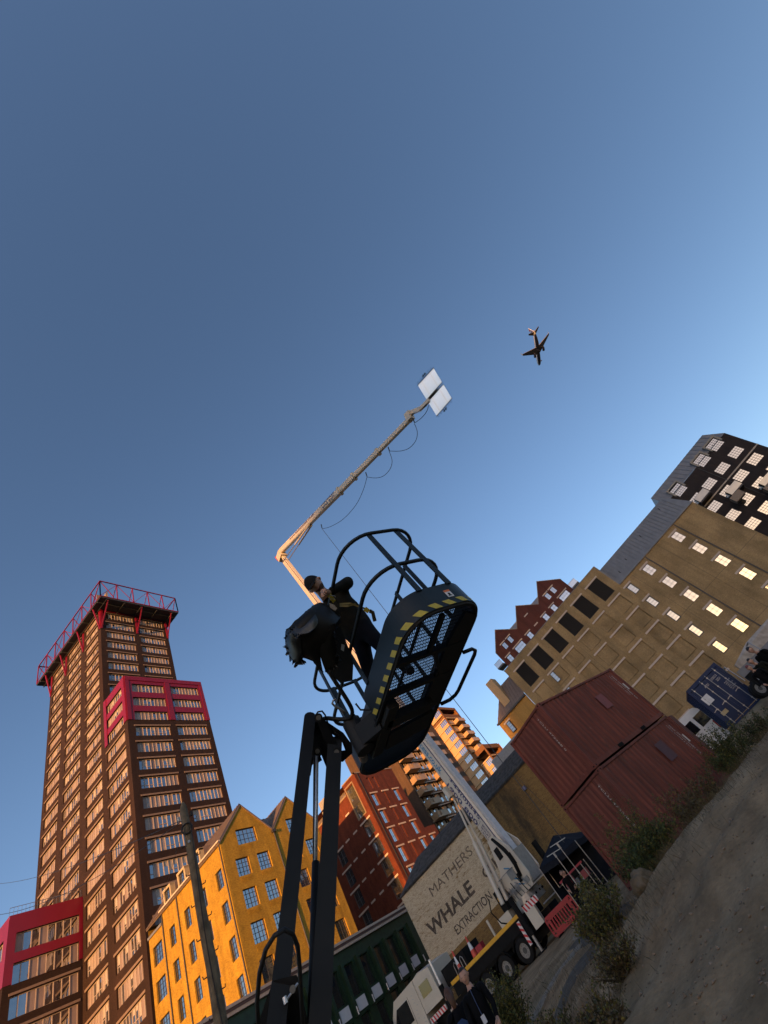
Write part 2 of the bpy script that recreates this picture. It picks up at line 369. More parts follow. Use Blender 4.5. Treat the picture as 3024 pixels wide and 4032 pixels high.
WC = {}
def win_meshes(key, w, h, nx, nz, mf, mg, fr=0.06, bar=0.035, depth=0.14, zs=None, heavy=None):
    """frame mesh (with glazing bars) and pane mesh; local x along the wall, y inwards"""
    if key in WC: return WC[key]
    f = MB(); y0, y1 = depth, depth + 0.07
    f.box((0, y0, 0), (fr, y1, h)); f.box((w - fr, y0, 0), (w, y1, h)); f.box((fr, y0, 0), (w - fr, y1, fr)); f.box((fr, y0, h - fr), (w - fr, y1, h))
    for i in range(1, nx):
        x = w * i / nx; b = bar * (1.9 if heavy and i in heavy else 1); f.box((x - b / 2, y0 + 0.012, fr), (x + b / 2, y1 - 0.012, h - fr))
    zz = zs if zs is not None else [h * j / nz for j in range(1, nz)]
    for z in zz: f.box((fr, y0 + 0.017, z - bar / 2), (w - fr, y1 - 0.017, z + bar / 2))
    g = MB(); g.raw([(fr / 2, y0 + 0.045, fr / 2), (w - fr / 2, y0 + 0.045, fr / 2), (w - fr / 2, y0 + 0.045, h - fr / 2), (fr / 2, y0 + 0.045, h - fr / 2)], [(0, 1, 2, 3)])
    WC[key] = (f.mesh("window_frame", mf), g.mesh("pane", mg)); return WC[key]
def window(F, parent, key, a, z, w, h, nx, nz, mf, mg, **kw):
    fm, gm = win_meshes(key, w, h, nx, nz, mf, mg, **kw)
    o = F.put("window", fm, a, z, parent); sub("pane", gm, o); return o
def slab(F, parent, name, mat, a0, a1, z0, z1, o0, o1, cache={}):
    """an alike bar or block on a wall, sharing mesh data"""
    k = (name, round(a1 - a0, 3), round(z1 - z0, 3), round(o0, 3), round(o1, 3), mat.name)
    if k not in cache:
        m = MB(); m.box((0, -o1, 0), (a1 - a0, -o0, z1 - z0)); cache[k] = m.mesh(name, mat)
    return F.put(name, cache[k], a0, z0, parent)
def pitched(mb, p, q, r, s, th=0.12):
    """roof slab over quad p q r s (ccw seen from above)"""
    P = [Vector(x) for x in (p, q, r, s)]; n = (P[1] - P[0]).cross(P[3] - P[0]).normalized()
    mb.raw([x for x in P] + [x - n * th for x in P], [(0, 1, 2, 3), (7, 6, 5, 4), (1, 0, 4, 5), (2, 1, 5, 6), (3, 2, 6, 7), (0, 3, 7, 4)])
def seams(mb, p, q, r, s, n, w=0.05, hgt=0.06, th=0.0):
    """standing seams running from edge pq to edge sr"""
    p, q, r, s = [Vector(x) for x in (p, q, r, s)]; up = (q - p).cross(s - p).normalized()
    for i in range(n + 1):
        t = i / n; a = p.lerp(q, t) + up * hgt / 2; b = s.lerp(r, t) + up * hgt / 2
        mb.bar(a, b, w, hgt, up)
def roof_panels(parent, p, q, r, s, n, mat, gap=0.035, name="roof_panel"):
    """metal sheets laid side by side, each a piece of its own"""
    p, q, r, s = [Vector(x) for x in (p, q, r, s)]; up = (q - p).cross(s - p).normalized()
    L = (q - p).length / n; e = (q - p).normalized(); d = (s - p)
    m = MB(); a = e * (gap / 2); b = e * (L - gap / 2)
    P = [a, b, b + d, a + d]; m.raw(P + [x - up * 0.05 for x in P], [(0, 1, 2, 3), (7, 6, 5, 4), (1, 0, 4, 5), (2, 1, 5, 6), (3, 2, 6, 7), (0, 3, 7, 4)])
    rb = [b + up * 0.0, b + e * gap, b + e * gap + d, b + d]; m.raw([x + up * 0.05 for x in rb] + rb, [(0, 1, 2, 3), (7, 6, 5, 4), (1, 0, 4, 5), (2, 1, 5, 6), (3, 2, 6, 7), (0, 3, 7, 4)])
    me = m.mesh(name, mat)
    for i in range(n): inst(name, me, p + e * (L * i), 0, parent)

# common materials
mGLASS = glass("window_glass")
mGLASS_D = glass("dark_window_glass", tint=(0.008, 0.01, 0.012), refl=0.06)
mCREAM = plain("cream_stone", (0.55, 0.47, 0.38), rough=0.8, var=0.08, scale=3)
mBLACKF = plain("black_window_frame", (0.018, 0.018, 0.022), rough=0.5, var=0.1)
mGREYF = plain("grey_window_frame", (0.07, 0.065, 0.065), rough=0.5, var=0.1)
mROOFG = plain("grey_zinc_roof", (0.16, 0.165, 0.175), rough=0.5, var=0.12, scale=1.2, metal=0.0)
mROOFB = plain("brown_metal_roof", (0.17, 0.125, 0.10), rough=0.55, var=0.12, scale=1.5)
mPIPE = plain("dark_downpipe", (0.035, 0.03, 0.028), rough=0.5)
mSLATE = plain("old_slate", (0.062, 0.058, 0.055), rough=0.85, var=0.4, scale=4, bump=0.6, bscale=12, dirt=0.5, dcol=(0.10, 0.09, 0.075))
# ================================================================== tower with red steel crown
def tower():
    bk = brick("dark_brown_brick", (0.030, 0.015, 0.011), (0.023, 0.0115, 0.0085), (0.022, 0.013, 0.010), var=0.3, patch=0.2)
    red = plain("crimson_panel", (0.165, 0.003, 0.017), rough=0.38, var=0.06, scale=0.5)
    redS = plain("crimson_steel", (0.19, 0.004, 0.02), rough=0.4, var=0.06, scale=0.8)
    sill = plain("tower_lintel", (0.20, 0.145, 0.115), rough=0.8, var=0.08)
    fr = plain("tower_mullion", (0.36, 0.30, 0.265), rough=0.6, var=0.05)
    pan = plain("tower_infill", (0.245, 0.19, 0.175), rough=0.5, var=0.10, scale=0.6)
    pan2 = plain("tower_infill_pale", (.31, .255, .23), rough=.4); pan3 = plain("tower_infill_grey", (.17, .135, .13), rough=.35); blind = plain("window_blind", (.36, .32, .28), rough=.7)
    gl = glass("tower_glass", tint=(0.03, 0.03, 0.035), warp=0.05, refl=0.38)
    soff = plain("deck_underside", (0.035, 0.04, 0.05), rough=0.6)
    T = empty("residential_tower", (48, 80, 0), "tall dark brown brick tower with crimson steel truss crown at the left", "tower")
    FX = Face((39.5, 98), 270); FYl = Face((39.5, 67.3), 0); FYu = Face((39.5, 74.8), 0)
    TOP = 98.0; LOW = 69.0; rows = []
    z = 97.25
    rl = []
    k = 0
    while z > 6: rl.append(z); z -= 3.30
    # measured: rows line up with 57.25 at the lower block
    off = min(rl, key=lambda q: abs(q - 57.25)) - 57.25; rl = [q - off for q in rl if q - off < 97.6]
    opX = []; opL = []; opU = []
    H = 2.0
    c123 = [(1.15, 6.35), (8.3, 14.3), (16.4, 21.85)]; c4 = (23.6, 29.6); cy = [(1.35, 7.95), (9.45, 15.9)]
    wl = []   # (face, s, z, w)
    for zt in rl:
        zb = zt - H
        for a0, a1 in c123: opX.append((a0, a1, zb, zt)); wl.append((FX, a0, zb, a1 - a0))
        if zt < LOW:
            opX.append((c4[0], c4[1], zb, zt)); wl.append((FX, c4[0], zb, c4[1] - c4[0]))
            for a0, a1 in cy: opL.append((a0, a1, zb, zt)); wl.append((FYl, a0, zb, a1 - a0))
        else:
            for a0, a1 in cy: opU.append((a0, a1, zb, zt)); wl.append((FYu, a0, zb, a1 - a0))
    m = MB()
    FX.wall(m, [[(0, 0), (30.7, 0), (30.7, LOW), (0, LOW)], [(0, LOW), (23.2, LOW), (23.2, TOP), (0, TOP)]], opX, 0.35)
    FYl.wall(m, [[(0, 0), (17, 0), (17, LOW), (0, LOW)]], opL, 0.35)
    FYu.wall(m, [[(0, LOW), (17, LOW), (17, TOP), (0, TOP)]], opU, 0.35)
    m.quad((56.5, 67.3, 0), (56.5, 98, 0), (56.5, 98, TOP), (56.5, 74.8, TOP), (56.5, 74.8, LOW), (56.5, 67.3, LOW))
    m.quad((56.5, 98, 0), (39.5, 98, 0), (39.5, 98, TOP), (56.5, 98, TOP))
    m.quad((39.5, 67.3, LOW), (56.5, 67.3, LOW), (56.5, 74.8, LOW), (39.5, 74.8, LOW))
    m.quad((39.5, 74.8, TOP), (56.5, 74.8, TOP), (56.5, 98, TOP), (39.5, 98, TOP))
    m.build("wall", bk, T)
    # window bands: mullions, glass and infill panels
    def band(w, var):
        key = ('T', round(w, 2), var)
        if key in WC: return WC[key]
        rng = random.Random(var * 7 + int(w * 10)); n = 9 if w > 5.6 else 8; d = 0.26
        f = MB(); g = MB(); p = MB(); y = d
        f.box((0, y, 0), (w, y + 0.08, 0.09)); f.box((0, y, H - 0.09), (w, y + 0.08, H))
        for i in range(n + 1):
            x = w * i / n; b = 0.055
            f.box((max(0, x - b), y - 0.03, 0.09), (min(w, x + b), y + 0.08, H - 0.09))
        dens = rng.uniform(.3, .75); pat = [rng.random() < dens for _ in range(n)]
        for i in range(n):
            x0 = w * i / n; x1 = w * (i + 1) / n
            if pat[i]:
                p.mi = rng.choice((0, 0, 0, 1, 2)); p.quad((x0, y + 0.04, 0.05), (x1, y + 0.04, 0.05), (x1, y + 0.04, H - 0.05), (x0, y + 0.04, H - 0.05))
            else:
                g.quad((x0, y + 0.05, 0.05), (x1, y + 0.05, 0.05), (x1, y + 0.05, H - 0.05), (x0, y + 0.05, H - 0.05))
                if rng.random() < .35: p.mi = 3; zb_ = rng.uniform(.5, 1.5); p.quad((x0 + .05, y + 0.047, zb_), (x1 - .05, y + 0.047, zb_), (x1 - .05, y + 0.047, H - 0.09), (x0 + .05, y + 0.047, H - 0.09))
                if rng.random() < 0.6: f.box((x0 + 0.05, y - 0.01, 0.62), (x1 - 0.05, y + 0.07, 0.70))
        WC[key] = (f.mesh("window_frame", fr), g.mesh("pane", gl), p.mesh("infill_panel", [pan, pan2, pan3, blind])); return WC[key]
    rng = random.Random(3)
    for F, a, zb, w in wl:
        if zb < 9: continue
        fm, gm, pm = band(w, rng.randrange(12))
        o = F.put("window", fm, a, zb, T); sub("pane", gm, o)["kind"] = "stuff"; sub("infill_panel", pm, o)["kind"] = "stuff"
        if zb + H < 58.2 or zb > LOW or (F is FX and a < 23):
            slab(F, T, "lintel", sill, a - 0.25, a + w + 0.15, zb + H + 0.03, zb + H + 0.30, 0.0, 0.07)
    # crimson cladding round the top three storeys of the lower block
    m = MB()
    z0, z1 = 58.6, 68.95
    opr = [o for o in opL if o[2] > z0 - 0.2]; opr2 = [o for o in opX if o[0] > 23 and o[2] > z0 - 0.2]
    FYl.wall(m, [[(-0.06, z0), (17.06, z0), (17.06, z1), (-0.06, z1)]], opr, 0.1, out=0.07)
    FX.wall(m, [[(23.3, z0), (30.76, z0), (30.76, z1), (23.3, z1)]], opr2, 0.1, out=0.07)
    m.quad(FYl.p(-0.06, z1, 0.07), FYl.p(17.06, z1, 0.07), FYl.p(17.06, z1, -0.3), FYl.p(-0.06, z1, -0.3))
    m.quad(FX.p(23.3, z1, 0.07), FX.p(30.7, z1, 0.07), FX.p(30.7, z1, -0.3), FX.p(23.3, z1, -0.3))
    m.quad(FYl.p(-0.06, z0, 0.07), FYl.p(-0.06, z0, 0), FYl.p(17, z0, 0), FYl.p(17.06, z0, 0.07))
    cl = m.build("red_cladding", red, T)
    m = MB()
    for a in (0.05, 8.2, 16.3): FYl.box(m, a, a + (0.75 if a < 1 or a > 16 else 1.05), z0, z1, 0.07, 0.16)
    for a in (23.32, 29.75): FX.box(m, a, a + 0.9, z0, z1, 0.07, 0.16)
    FYl.box(m, 0.06, 17, z1 - 1.0, z1, 0.165, 0.19); m.build("red_pilaster", red, T)
    # crown: oversailing deck, truss, struts
    x0, x1, y0, y1, zd, zt = 37.7, 58.2, 71.0, 101.3, 97.9, 104.2
    m = MB(); m.box((x0, y0, zd - 0.25), (x1, y1, zd + 0.1)); m.build("deck", soff, T)
    m = MB()
    for i in range(9):
        y = y0 + (y1 - y0) * (i + 0.5) / 9; m.box((x0 + 0.1, y - 0.12, zd - 0.55), (x1 - 0.1, y + 0.12, zd - 0.255))
    for i in range(5): x = x0 + 1.5 + 4.3 * i; m.box((x - 0.12, y0 + 0.1, zd - 0.75), (x + 0.12, y1 - 0.1, zd - 0.56))
    m.build("deck_joist", soff, T)
    tr = MB(); e = 0.20
    P = [V(x0, y1, 0), V(x0, y0, 0), V(x1, y0, 0), V(x1, y1, 0)]
    up = V(0, 0, 1)
    for i in range(4):
        a, b = P[i], P[(i + 1) % 4]
        for zz in (zd + 0.25, zt): tr.bar(a + up * zz, b + up * zz, e, e * 1.3)
    tr.build("crown_chord", redS, T)
    for (a, b, n) in ((P[0], P[1], 7), (P[1], P[2], 5), (P[2], P[3], 7)):
        for i in range(n + 1):
            q = a.lerp(b, i / n); m = MB(); m.bar(q + up * (zd + 0.3), q + up * (zt - 0.1), e, e, (b - a)); m.build("crown_post", redS, T)
            if i < n:
                q2 = a.lerp(b, (i + 1) / n); m = MB(); s_ = (i % 2 == 0)
                m.bar((q if s_ else q2) + up * (zd + 0.4), (q2 if s_ else q) + up * (zt - 0.2), 0.10, 0.10); m.build("crown_brace", redS, T)
        inn = V(-(b - a).normalized().y, (b - a).normalized().x, 0) * 3.2
        for i in range(n + 1):
            q = a.lerp(b, i / n); m = MB(); m.bar(q + up * zt, q + inn + up * (zd + 0.8), 0.14, 0.14); m.build("crown_rafter", redS, T)
    m = MB()
    for (a, b) in ((P[0], P[1]), (P[1], P[2])):
        inn = V(-(b - a).normalized().y, (b - a).normalized().x, 0) * 1.6
        m.prism([a + inn + up * (zd + 0.12), b + inn + up * (zd + 0.12), b + inn + up * (zd + 2.6), a + inn + up * (zd + 2.6)], inn.normalized() * 0.15)
    m.build("roof_screen", plain("tan_screen", (0.22, 0.17, 0.13), rough=0.6), T)
    # raking struts under the deck
    for F, ss in ((FX, (0.4, 7.4, 15.4, 22.9)), (FYu, (0.2, 8.7, 16.8))):
        for a in ss:
            m = MB(); ov = 1.5 if F is FX else 3.4
            m.bar(F.p(a, 91.6, 0.12), F.p(a, zd - 0.2, ov), 0.24, 0.24); m.bar(F.p(a, 91.0, 0.1), F.p(a, zd - 0.3, 0.1), 0.42, 0.18, F.n); m.bar(F.p(a + .3, 92.0, 0.1), F.p(a + .3, zd - 0.3, 0.1), 0.16, 0.16, F.n)
            m.build("strut", redS, T)
    m = MB(); FX.box(m, 0, 23.2, 97.2, 97.6, 0, 0.1); FYu.box(m, 0, 17, 97.35, 97.6, 0, 0.1); m.build("red_cornice", redS, T)
    # low wing with its own red top
    WX, WY, WT = 30.4, 82.4, 38.8
    W = empty("tower_wing", (35, 90, 0), "low wing with crimson top storeys projecting from the tower at the left edge", "building")
    FA = Face((WX, WY), 0); FB = Face((WX, 101), 270)
    rws = [q for q in (37.0, 33.7, 30.4, 27.1, 23.8, 20.5, 17.2)]
    oa = [(0.9, 8.6, q - 2.2, q) for q in rws]; ob = [(1.0, 8.5, q - 2.2, q) for q in rws] + [(10, 17.6, q - 2.2, q) for q in rws]
    m = MB(); FA.wall(m, [[(0, 0), (9.1, 0), (9.1, WT), (0, WT)]], oa, 0.35); FB.wall(m, [[(0, 0), (18.6, 0), (18.6, WT), (0, WT)]], ob, 0.35)
    m.quad((WX, WY, WT), (39.5, WY, WT), (39.5, 101, WT), (WX, 101, WT)); m.quad((39.5, 101, 0), (WX, 101, 0), (WX, 101, WT), (39.5, 101, WT)); m.build("wall", bk, W)
    m = MB(); FA.wall(m, [[(-0.06, 31.6), (9.05, 31.6), (9.05, WT + 0.4), (-0.06, WT + 0.4)]], [o for o in oa if o[2] > 31], 0.1, out=0.07)
    FB.wall(m, [[(0, 31.6), (18.66, 31.6), (18.66, WT + 0.4), (0, WT + 0.4)]], [o for o in ob if o[2] > 31], 0.1, out=0.07); m.build("red_cladding", red, W)
    for F, ops in ((FA, oa), (FB, ob)):
        for a0, a1, zb, zt in ops:
            key = ('W', round(a1 - a0, 2), rng.randrange(3))
            if key not in WC:
                w = a1 - a0; f = MB(); g = MB(); p = MB(); n = 8; hh = 2.2; rr = random.Random(key[2])
                f.box((0, .26, 0), (w, .34, .1)); f.box((0, .26, hh - .1), (w, .34, hh))
                for i in range(n + 1): x = w * i / n; f.box((max(0, x - .05), .23, .1), (min(w, x + .05), .34, hh - .1))
                for i in range(n):
                    tgt = p if rr.random() < .4 else g; a_, b_ = w * i / n, w * (i + 1) / n
                    tgt.quad((a_, .3, .05), (b_, .3, .05), (b_, .3, hh - .05), (a_, .3, hh - .05))
                WC[key] = (f.mesh("window_frame", fr), g.mesh("pane", gl), p.mesh("infill_panel", pan))
            fm, gm, pm = WC[key]; o = F.put("window", fm, a0, zb, W); sub("pane", gm, o)["kind"] = "stuff"; sub("infill_panel", pm, o)["kind"] = "stuff"
            if zt < 31.5: slab(F, W, "lintel", sill, a0 - 0.2, a1 + 0.2, zt + .05, zt + .32, 0, .07)
    m = MB()
    for i in range(20): m.bar(FA.p(i * 0.47, WT + 0.4, -0.3), FA.p(i * 0.47, WT + 1.5, -0.3), 0.03, 0.03)
    m.bar(FA.p(0, WT + 1.5, -0.3), FA.p(9, WT + 1.5, -0.3), 0.05, 0.05); m.build("balustrade", plain("steel_rail", (0.25, 0.26, 0.27), rough=0.4, metal=0.6), W)
tower()

# ================================================================== yellow gabled warehouse
def yellow():
    bk = brick("yellow_brick", (0.42, 0.245, 0.024), (0.35, 0.20, 0.022), (0.26, 0.155, 0.03), var=0.34, patch=0.15, bump=1.0, patchscale=1.2)
    Y = empty("gabled_warehouse", (45, 55, 0), "yellow brick warehouse with two front gables and black grid windows", "building")
    FF = Face((37, 47.3), 0); FL = Face((37, 62.5), 270)
    E = 24.85; PK = 28.6; wd = 15.8
    m = MB()
    opF = []; wF = []
    for z0, z1, a0, a1, nx, nz in [(24.0, 25.72, 2.42, 5.3, 5, 3), (24.0, 25.72, 10.5, 13.4, 5, 3)]: opF.append((a0, a1, z0, z1)); wF.append((a0, z0, a1 - a0, z1 - z0, nx, nz))
    for zt in (22.62, 19.52, 16.42, 13.32, 10.22, 7.1):
        for a0 in (1.5, 4.56, 9.6, 12.68):
            opF.append((a0, a0 + 1.84, zt - 1.82, zt)); wF.append((a0, zt - 1.82, 1.84, 1.82, 4, 4))
    FF.wall(m, [[(0, 0), (wd, 0), (wd, E), (0, E)], [(0, E), (7.9, E), (3.95, PK)], [(7.9, E), (wd, E), (11.95, PK)]], opF, 0.24)
    opL = []; wL = []
    for zt in (22.5, 19.4, 16.3, 13.22, 10.1):
        for a0, w, nx in ((13.38, 1.14, 3), (10.2, 1.14, 3), (7.06, 1.14, 3), (4.0, 1.14, 3), (0.6, 1.86, 4)):
            opL.append((a0, a0 + w, zt - 1.78, zt)); wL.append((a0, zt - 1.78, w, 1.78, nx, 4))
    FL.wall(m, [[(2.8, 0), (15.2, 0), (15.2, E), (2.8, E)], [(0, 0), (2.8, 0), (2.8, 23.6), (0, 23.6)]], opL, 0.24)
    m.quad((52.8, 47.3, 0), (52.8, 62.5, 0), (52.8, 62.5, E), (52.8, 47.3, E)); m.quad((52.8, 62.5, 0), (37, 62.5, 0), (37, 62.5, E), (52.8, 62.5, E))
    m.build("wall", bk, Y)
    for a, z, w, h, nx, nz in wF: window(FF, Y, ('YF', round(w, 2), nx), a, z, w, h, nx, nz, mBLACKF, mGLASS, depth=0.16, heavy={nx // 2})
    for a, z, w, h, nx, nz in wL: window(FL, Y, ('YL', round(w, 2), nx), a, z, w, h, nx, nz, mBLACKF, mGLASS, depth=0.16)
    # brick lattice panels under the front windows
    lat = MB()
    for r in range(3):
        for c in range(11): lat.box((0.06 + c * 0.16 + (0.08 if r % 2 else 0), -0.035, r * 0.15), (0.06 + c * 0.16 + 0.075 + (0.08 if r % 2 else 0), 0.0, r * 0.15 + 0.09))
    lm = lat.mesh("brick_lattice", bk)
    for a, z, w, h, nx, nz in wF: FF.put("brick_lattice", lm, a, z - 0.58, Y)
    # roofs: two ridges running back, a cross roof behind the valley
    for i, (a0, a1) in enumerate(((0, 7.9), (7.9, 15.8))):
        mid = (a0 + a1) / 2; ov = 0.12
        L0 = V(37 + a0 - (0.25 if i == 0 else 0), 47.3 - ov, E - (0.2 if i == 0 else 0)); L1 = V(L0.x, 62.5, L0.z); R0 = V(37 + mid, 47.3 - ov, PK + .06); R1 = V(37 + mid, 62.5, PK + .06)
        Q0 = V(37 + a1 + (0.25 if i == 1 else 0), 47.3 - ov, E - (0.2 if i == 1 else 0)); Q1 = V(Q0.x, 62.5, Q0.z)
        m = MB(); pitched(m, L1, L0, R0, R1, .14); rf = m.build("roof", mROOFB, Y)
        m = MB(); pitched(m, R1, R0, Q0, Q1, .14); m.build("roof", mROOFB, Y)
        roof_panels(rf, L1 + V(-.05, 0, .09), L0 + V(-.05, 0, .09), R0 + V(-.05, 0, .09), R1 + V(-.05, 0, .09), 30, mROOFB)
    m = MB(); pitched(m, (40.9, 47.6, 25.0), (49.0, 47.6, 25.0), (49.0, 51.0, 28.2), (40.9, 51.0, 28.2), .12); rf = m.build("cross_roof", mROOFB, Y)
    roof_panels(rf, V(40.9, 47.6, 25.09), V(49.0, 47.6, 25.09), V(49.0, 51.0, 28.29), V(40.9, 51.0, 28.29), 15, mROOFB)
    # eaves cornice, dormers, pipes
    m = MB(); FL.box(m, 2.8, 15.3, E - 0.22, E - 0.02, 0.0, 0.20); FL.box(m, 2.8, 15.34, E, E + 0.14, 0.0, 0.30); m.build("eaves_cornice", mCREAM, Y)
    m = MB(); FL.box(m, 0, 2.85, 23.6, 23.85, -1.5, 0.16); m.build("parapet", mROOFG, Y)
    frm = plain("dormer_trim", (0.42, 0.33, 0.19), rough=0.6)
    for a in (4.0, 7.08, 10.2):
        m = MB(); z0, z1 = 23.85, 26.25; a1 = a + 1.15
        FL.box(m, a - 0.22, a, z0 + 0.9, z1 + .2, -0.5, 0.10); FL.box(m, a1, a1 + 0.22, z0 + 0.9, z1 + .2, -0.5, 0.10); FL.box(m, a - 0.22, a1 + 0.22, z1, z1 + 0.25, -0.5, 0.14)
        d = m.build("dormer", frm, Y)
        m = MB(); FL.box(m, a - 0.25, a1 + 0.25, z0 + 0.6, z1 + 0.28, -3.2, -0.5); m.build("dormer_cheek", mROOFB, d)
        window(FL, Y, ('YD',), a, z0 + 0.95, 1.15, z1 - z0 - 0.95, 3, 4, mBLACKF, mGLASS, depth=0.05)
    for a in (10.44, 6.13, 3.04, 15.05):
        m = MB(); m.cyl(FL.p(a, 0, 0.09), FL.p(a, E - 0.2, 0.09), 0.065, 8); m.build("downpipe", mPIPE, Y)
    m = MB(); m.cyl(FF.p(7.9, 0, 0.1), FF.p(7.9, E - 0.1, 0.1), 0.08, 8); FF.box(m, 7.62, 8.18, E - 0.45, E - 0.1, 0.02, 0.3); m.build("downpipe", mPIPE, Y)
    m = MB()
    for a0, a1 in ((0, 7.9), (7.9, 15.8)):
        mid = (a0 + a1) / 2
        for p, q in (((a0, E), (mid, PK)), ((mid, PK), (a1, E))): m.bar(FF.p(p[0], p[1] + .05, 0.03), FF.p(q[0], q[1] + .05, 0.03), 0.1, 0.12, FF.n)
    m.build("verge_trim", mROOFB, Y)
    m = MB(); FF.box(m, 3.2, 5.2, 9.6, 10.7, 0.05, 1.0)
    m.build("balcony_box", plain("grey_box", (0.25, 0.23, 0.23)), Y)
yellow()

# ================================================================== red brick block
def redblock():
    bk = brick("red_brick", (0.145, 0.034, 0.015), (0.115, 0.027, 0.013), (0.10, 0.03, 0.018), var=0.35, patch=0.2, patchscale=1.0)
    lint = plain("pale_lintel", (0.55, 0.42, 0.33), rough=0.8, var=0.05)
    B = empty("red_brick_block", (78, 57, 0), "red brick apartment block with pale lintels behind the lift mast", "building")
    FR = Face((69.3, 49.9), 0); FL = Face((69.3, 64), 270); TP = 32.3
    opR = []; wR = []
    for k in range(7):
        zt = 28.2 - 3.07 * k
        for a0, w, nx in ((2.05, 1.38, 2), (5.6, 0.66, 1), (9.15, 1.38, 2)):
            opR.append((a0, a0 + w, zt - 2.15, zt)); wR.append((a0, zt - 2.15, w, 2.15, nx))
        if k >= 3:
            opR.append((12.75, 14.1, zt - 2.15, zt)); wR.append((12.75, zt - 2.15, 1.35, 2.15, 2))
    for a0 in (2.9, 4.75): opR.append((a0, a0 + 0.75, 29.1, 31.2)); wR.append((a0, 29.1, .75, 2.1, 2))
    m = MB(); FR.wall(m, [[(0, 0), (12.35, 0), (12.35, TP), (0, TP)], [(12.35, 0), (16, 0), (16, 20.45), (12.35, 20.45)]], opR, 0.3)
    opL = []; wL = []
    for k in range(7):
        zt = 24.95 - 3.07 * (k - 0)
        opL.append((11.1, 13.1, zt - 2.2, zt)); wL.append((11.1, zt - 2.2, 2.0, 2.2, 2))
        if k < 6: opL.append((3.6, 5.4, zt - 2.2, zt)); wL.append((3.6, zt - 2.2, 1.8, 2.2, 2))
    opL.append((11.0, 13.0, 26.0, 31.2))
    FL.wall(m, [[(0, 0), (14.1, 0), (14.1, 30.5), (0, 30.5)], [(10.6, 30.5), (14.1, 30.5), (14.1, TP), (10.6, TP)]], opL, 0.3)
    m.quad((85.3, 49.9, 0), (85.3, 64, 0), (85.3, 64, 20.4), (85.3, 49.9, 20.4)); m.quad((81.6, 49.9, 20), (81.6, 64, 20), (81.6, 64, TP), (81.6, 49.9, TP))
    m.quad((85.3, 64, 0), (69.3, 64, 0), (69.3, 64, 30), (85.3, 64, 30)); m.quad((69.3, 49.9, TP), (81.6, 49.9, TP), (81.6, 64, TP), (69.3, 64, TP)); m.quad((81.6, 49.9, 20.45), (85.3, 49.9, 20.45), (85.3, 64, 20.45), (81.6, 64, 20.45))
    m.build("wall", bk, B)
    gl = glass("red_block_glass", tint=(0.05, 0.06, 0.065), refl=.6)
    for a, z, w, h, nx in wR:
        window(FR, B, ('RR', round(w, 2), round(h, 2)), a, z, w, h, nx, 2, mGREYF, gl, depth=0.2, zs=[h * 0.42])
        if h > 2.12: slab(FR, B, "lintel", lint, a - 0.22 if w > 1 else a - .2, a + 2.12, z + h + 0.03, z + h + 0.27, -0.05, 0.05)
    for a, z, w, h, nx in wL:
        window(FL, B, ('RL', round(w, 2)), a, z, w, h, nx, 2, mGREYF, gl, depth=0.2, zs=[h * 0.45])
        slab(FL, B, "lintel", lint, a - 0.45, a + w + 0.3, z + h + 0.05, z + h + 0.29, -0.05, 0.05)
    for k in range(6):
        for a, z in ((8.6, 28.05 - 3.07 * k), (6.4, 25.0 - 3.07 * k)): slab(FL, B, "lintel", lint, a, a + 1.05, z, z + .24, -0.05, 0.05)
    # tall metal-framed bay at the corner
    fr = plain("bronze_bay_frame", (0.30, 0.20, 0.11), rough=0.5)
    m = MB(); a0, a1, z0, z1 = 10.85, 13.1, 25.85, 31.4
    FL.box(m, a0, a0 + .16, z0, z1, -.3, .12); FL.box(m, a1 - .16, a1, z0, z1, -.3, .12); FL.box(m, a0, a1, z1, z1 + .2, -.3, .16); FL.box(m, a0 + .16, a1 - .16, z0, z0 + .15, -.3, .1); bay = m.build("bay_frame", fr, B)
    m = MB(); FL.box(m, a0 + .16, a1 - .16, 28.1, 29.0, -.22, -.05); m.build("spandrel", plain("dark_spandrel", (0.03, 0.025, 0.02)), bay)
    for zb, hh in ((26.0, 2.1), (29.0, 2.4)): window(FL, B, ('RB', hh), a0 + .16, zb, a1 - a0 - .32, hh, 2, 2, mGREYF, glass("bay_glass", tint=(0.10, 0.09, 0.05)), depth=0.15)
    m = MB(); FR.box(m, 0.75, 0.87, 0, TP, 0.02, 0.12); m.build("downpipe", mPIPE, B)
    m = MB(); FL.box(m, 0, 10.6, 30.5, 30.75, 0, .15); FR.box(m, -.1, 12.4, TP, TP + .18, -.2, .1); FL.box(m, 10.6, 14.2, TP, TP + .18, -.2, .1); m.build("coping", fr, B)
    m = MB(); p = [V(69.4, 53.5, 30.7), V(69.4, 64, 30.7)]; pitched(m, (69.4, 64, 30.7), (69.4, 53.5, 30.7), (74, 53.5, 34.2), (74, 64, 34.2)); rf = m.build("roof", mROOFB, B)
    roof_panels(rf, V(69.35, 64, 30.78), V(69.35, 53.5, 30.78), V(73.95, 53.5, 34.28), V(73.95, 64, 34.28), 22, plain("pale_zinc", (0.27, 0.22, 0.19), rough=.5))
    m = MB(); m.box((69.9, 57, 31.5), (73, 60.5, 34.0)); m.build("roof_dormer", plain("pale_zinc2", (0.3, 0.28, 0.27)), B)
redblock()

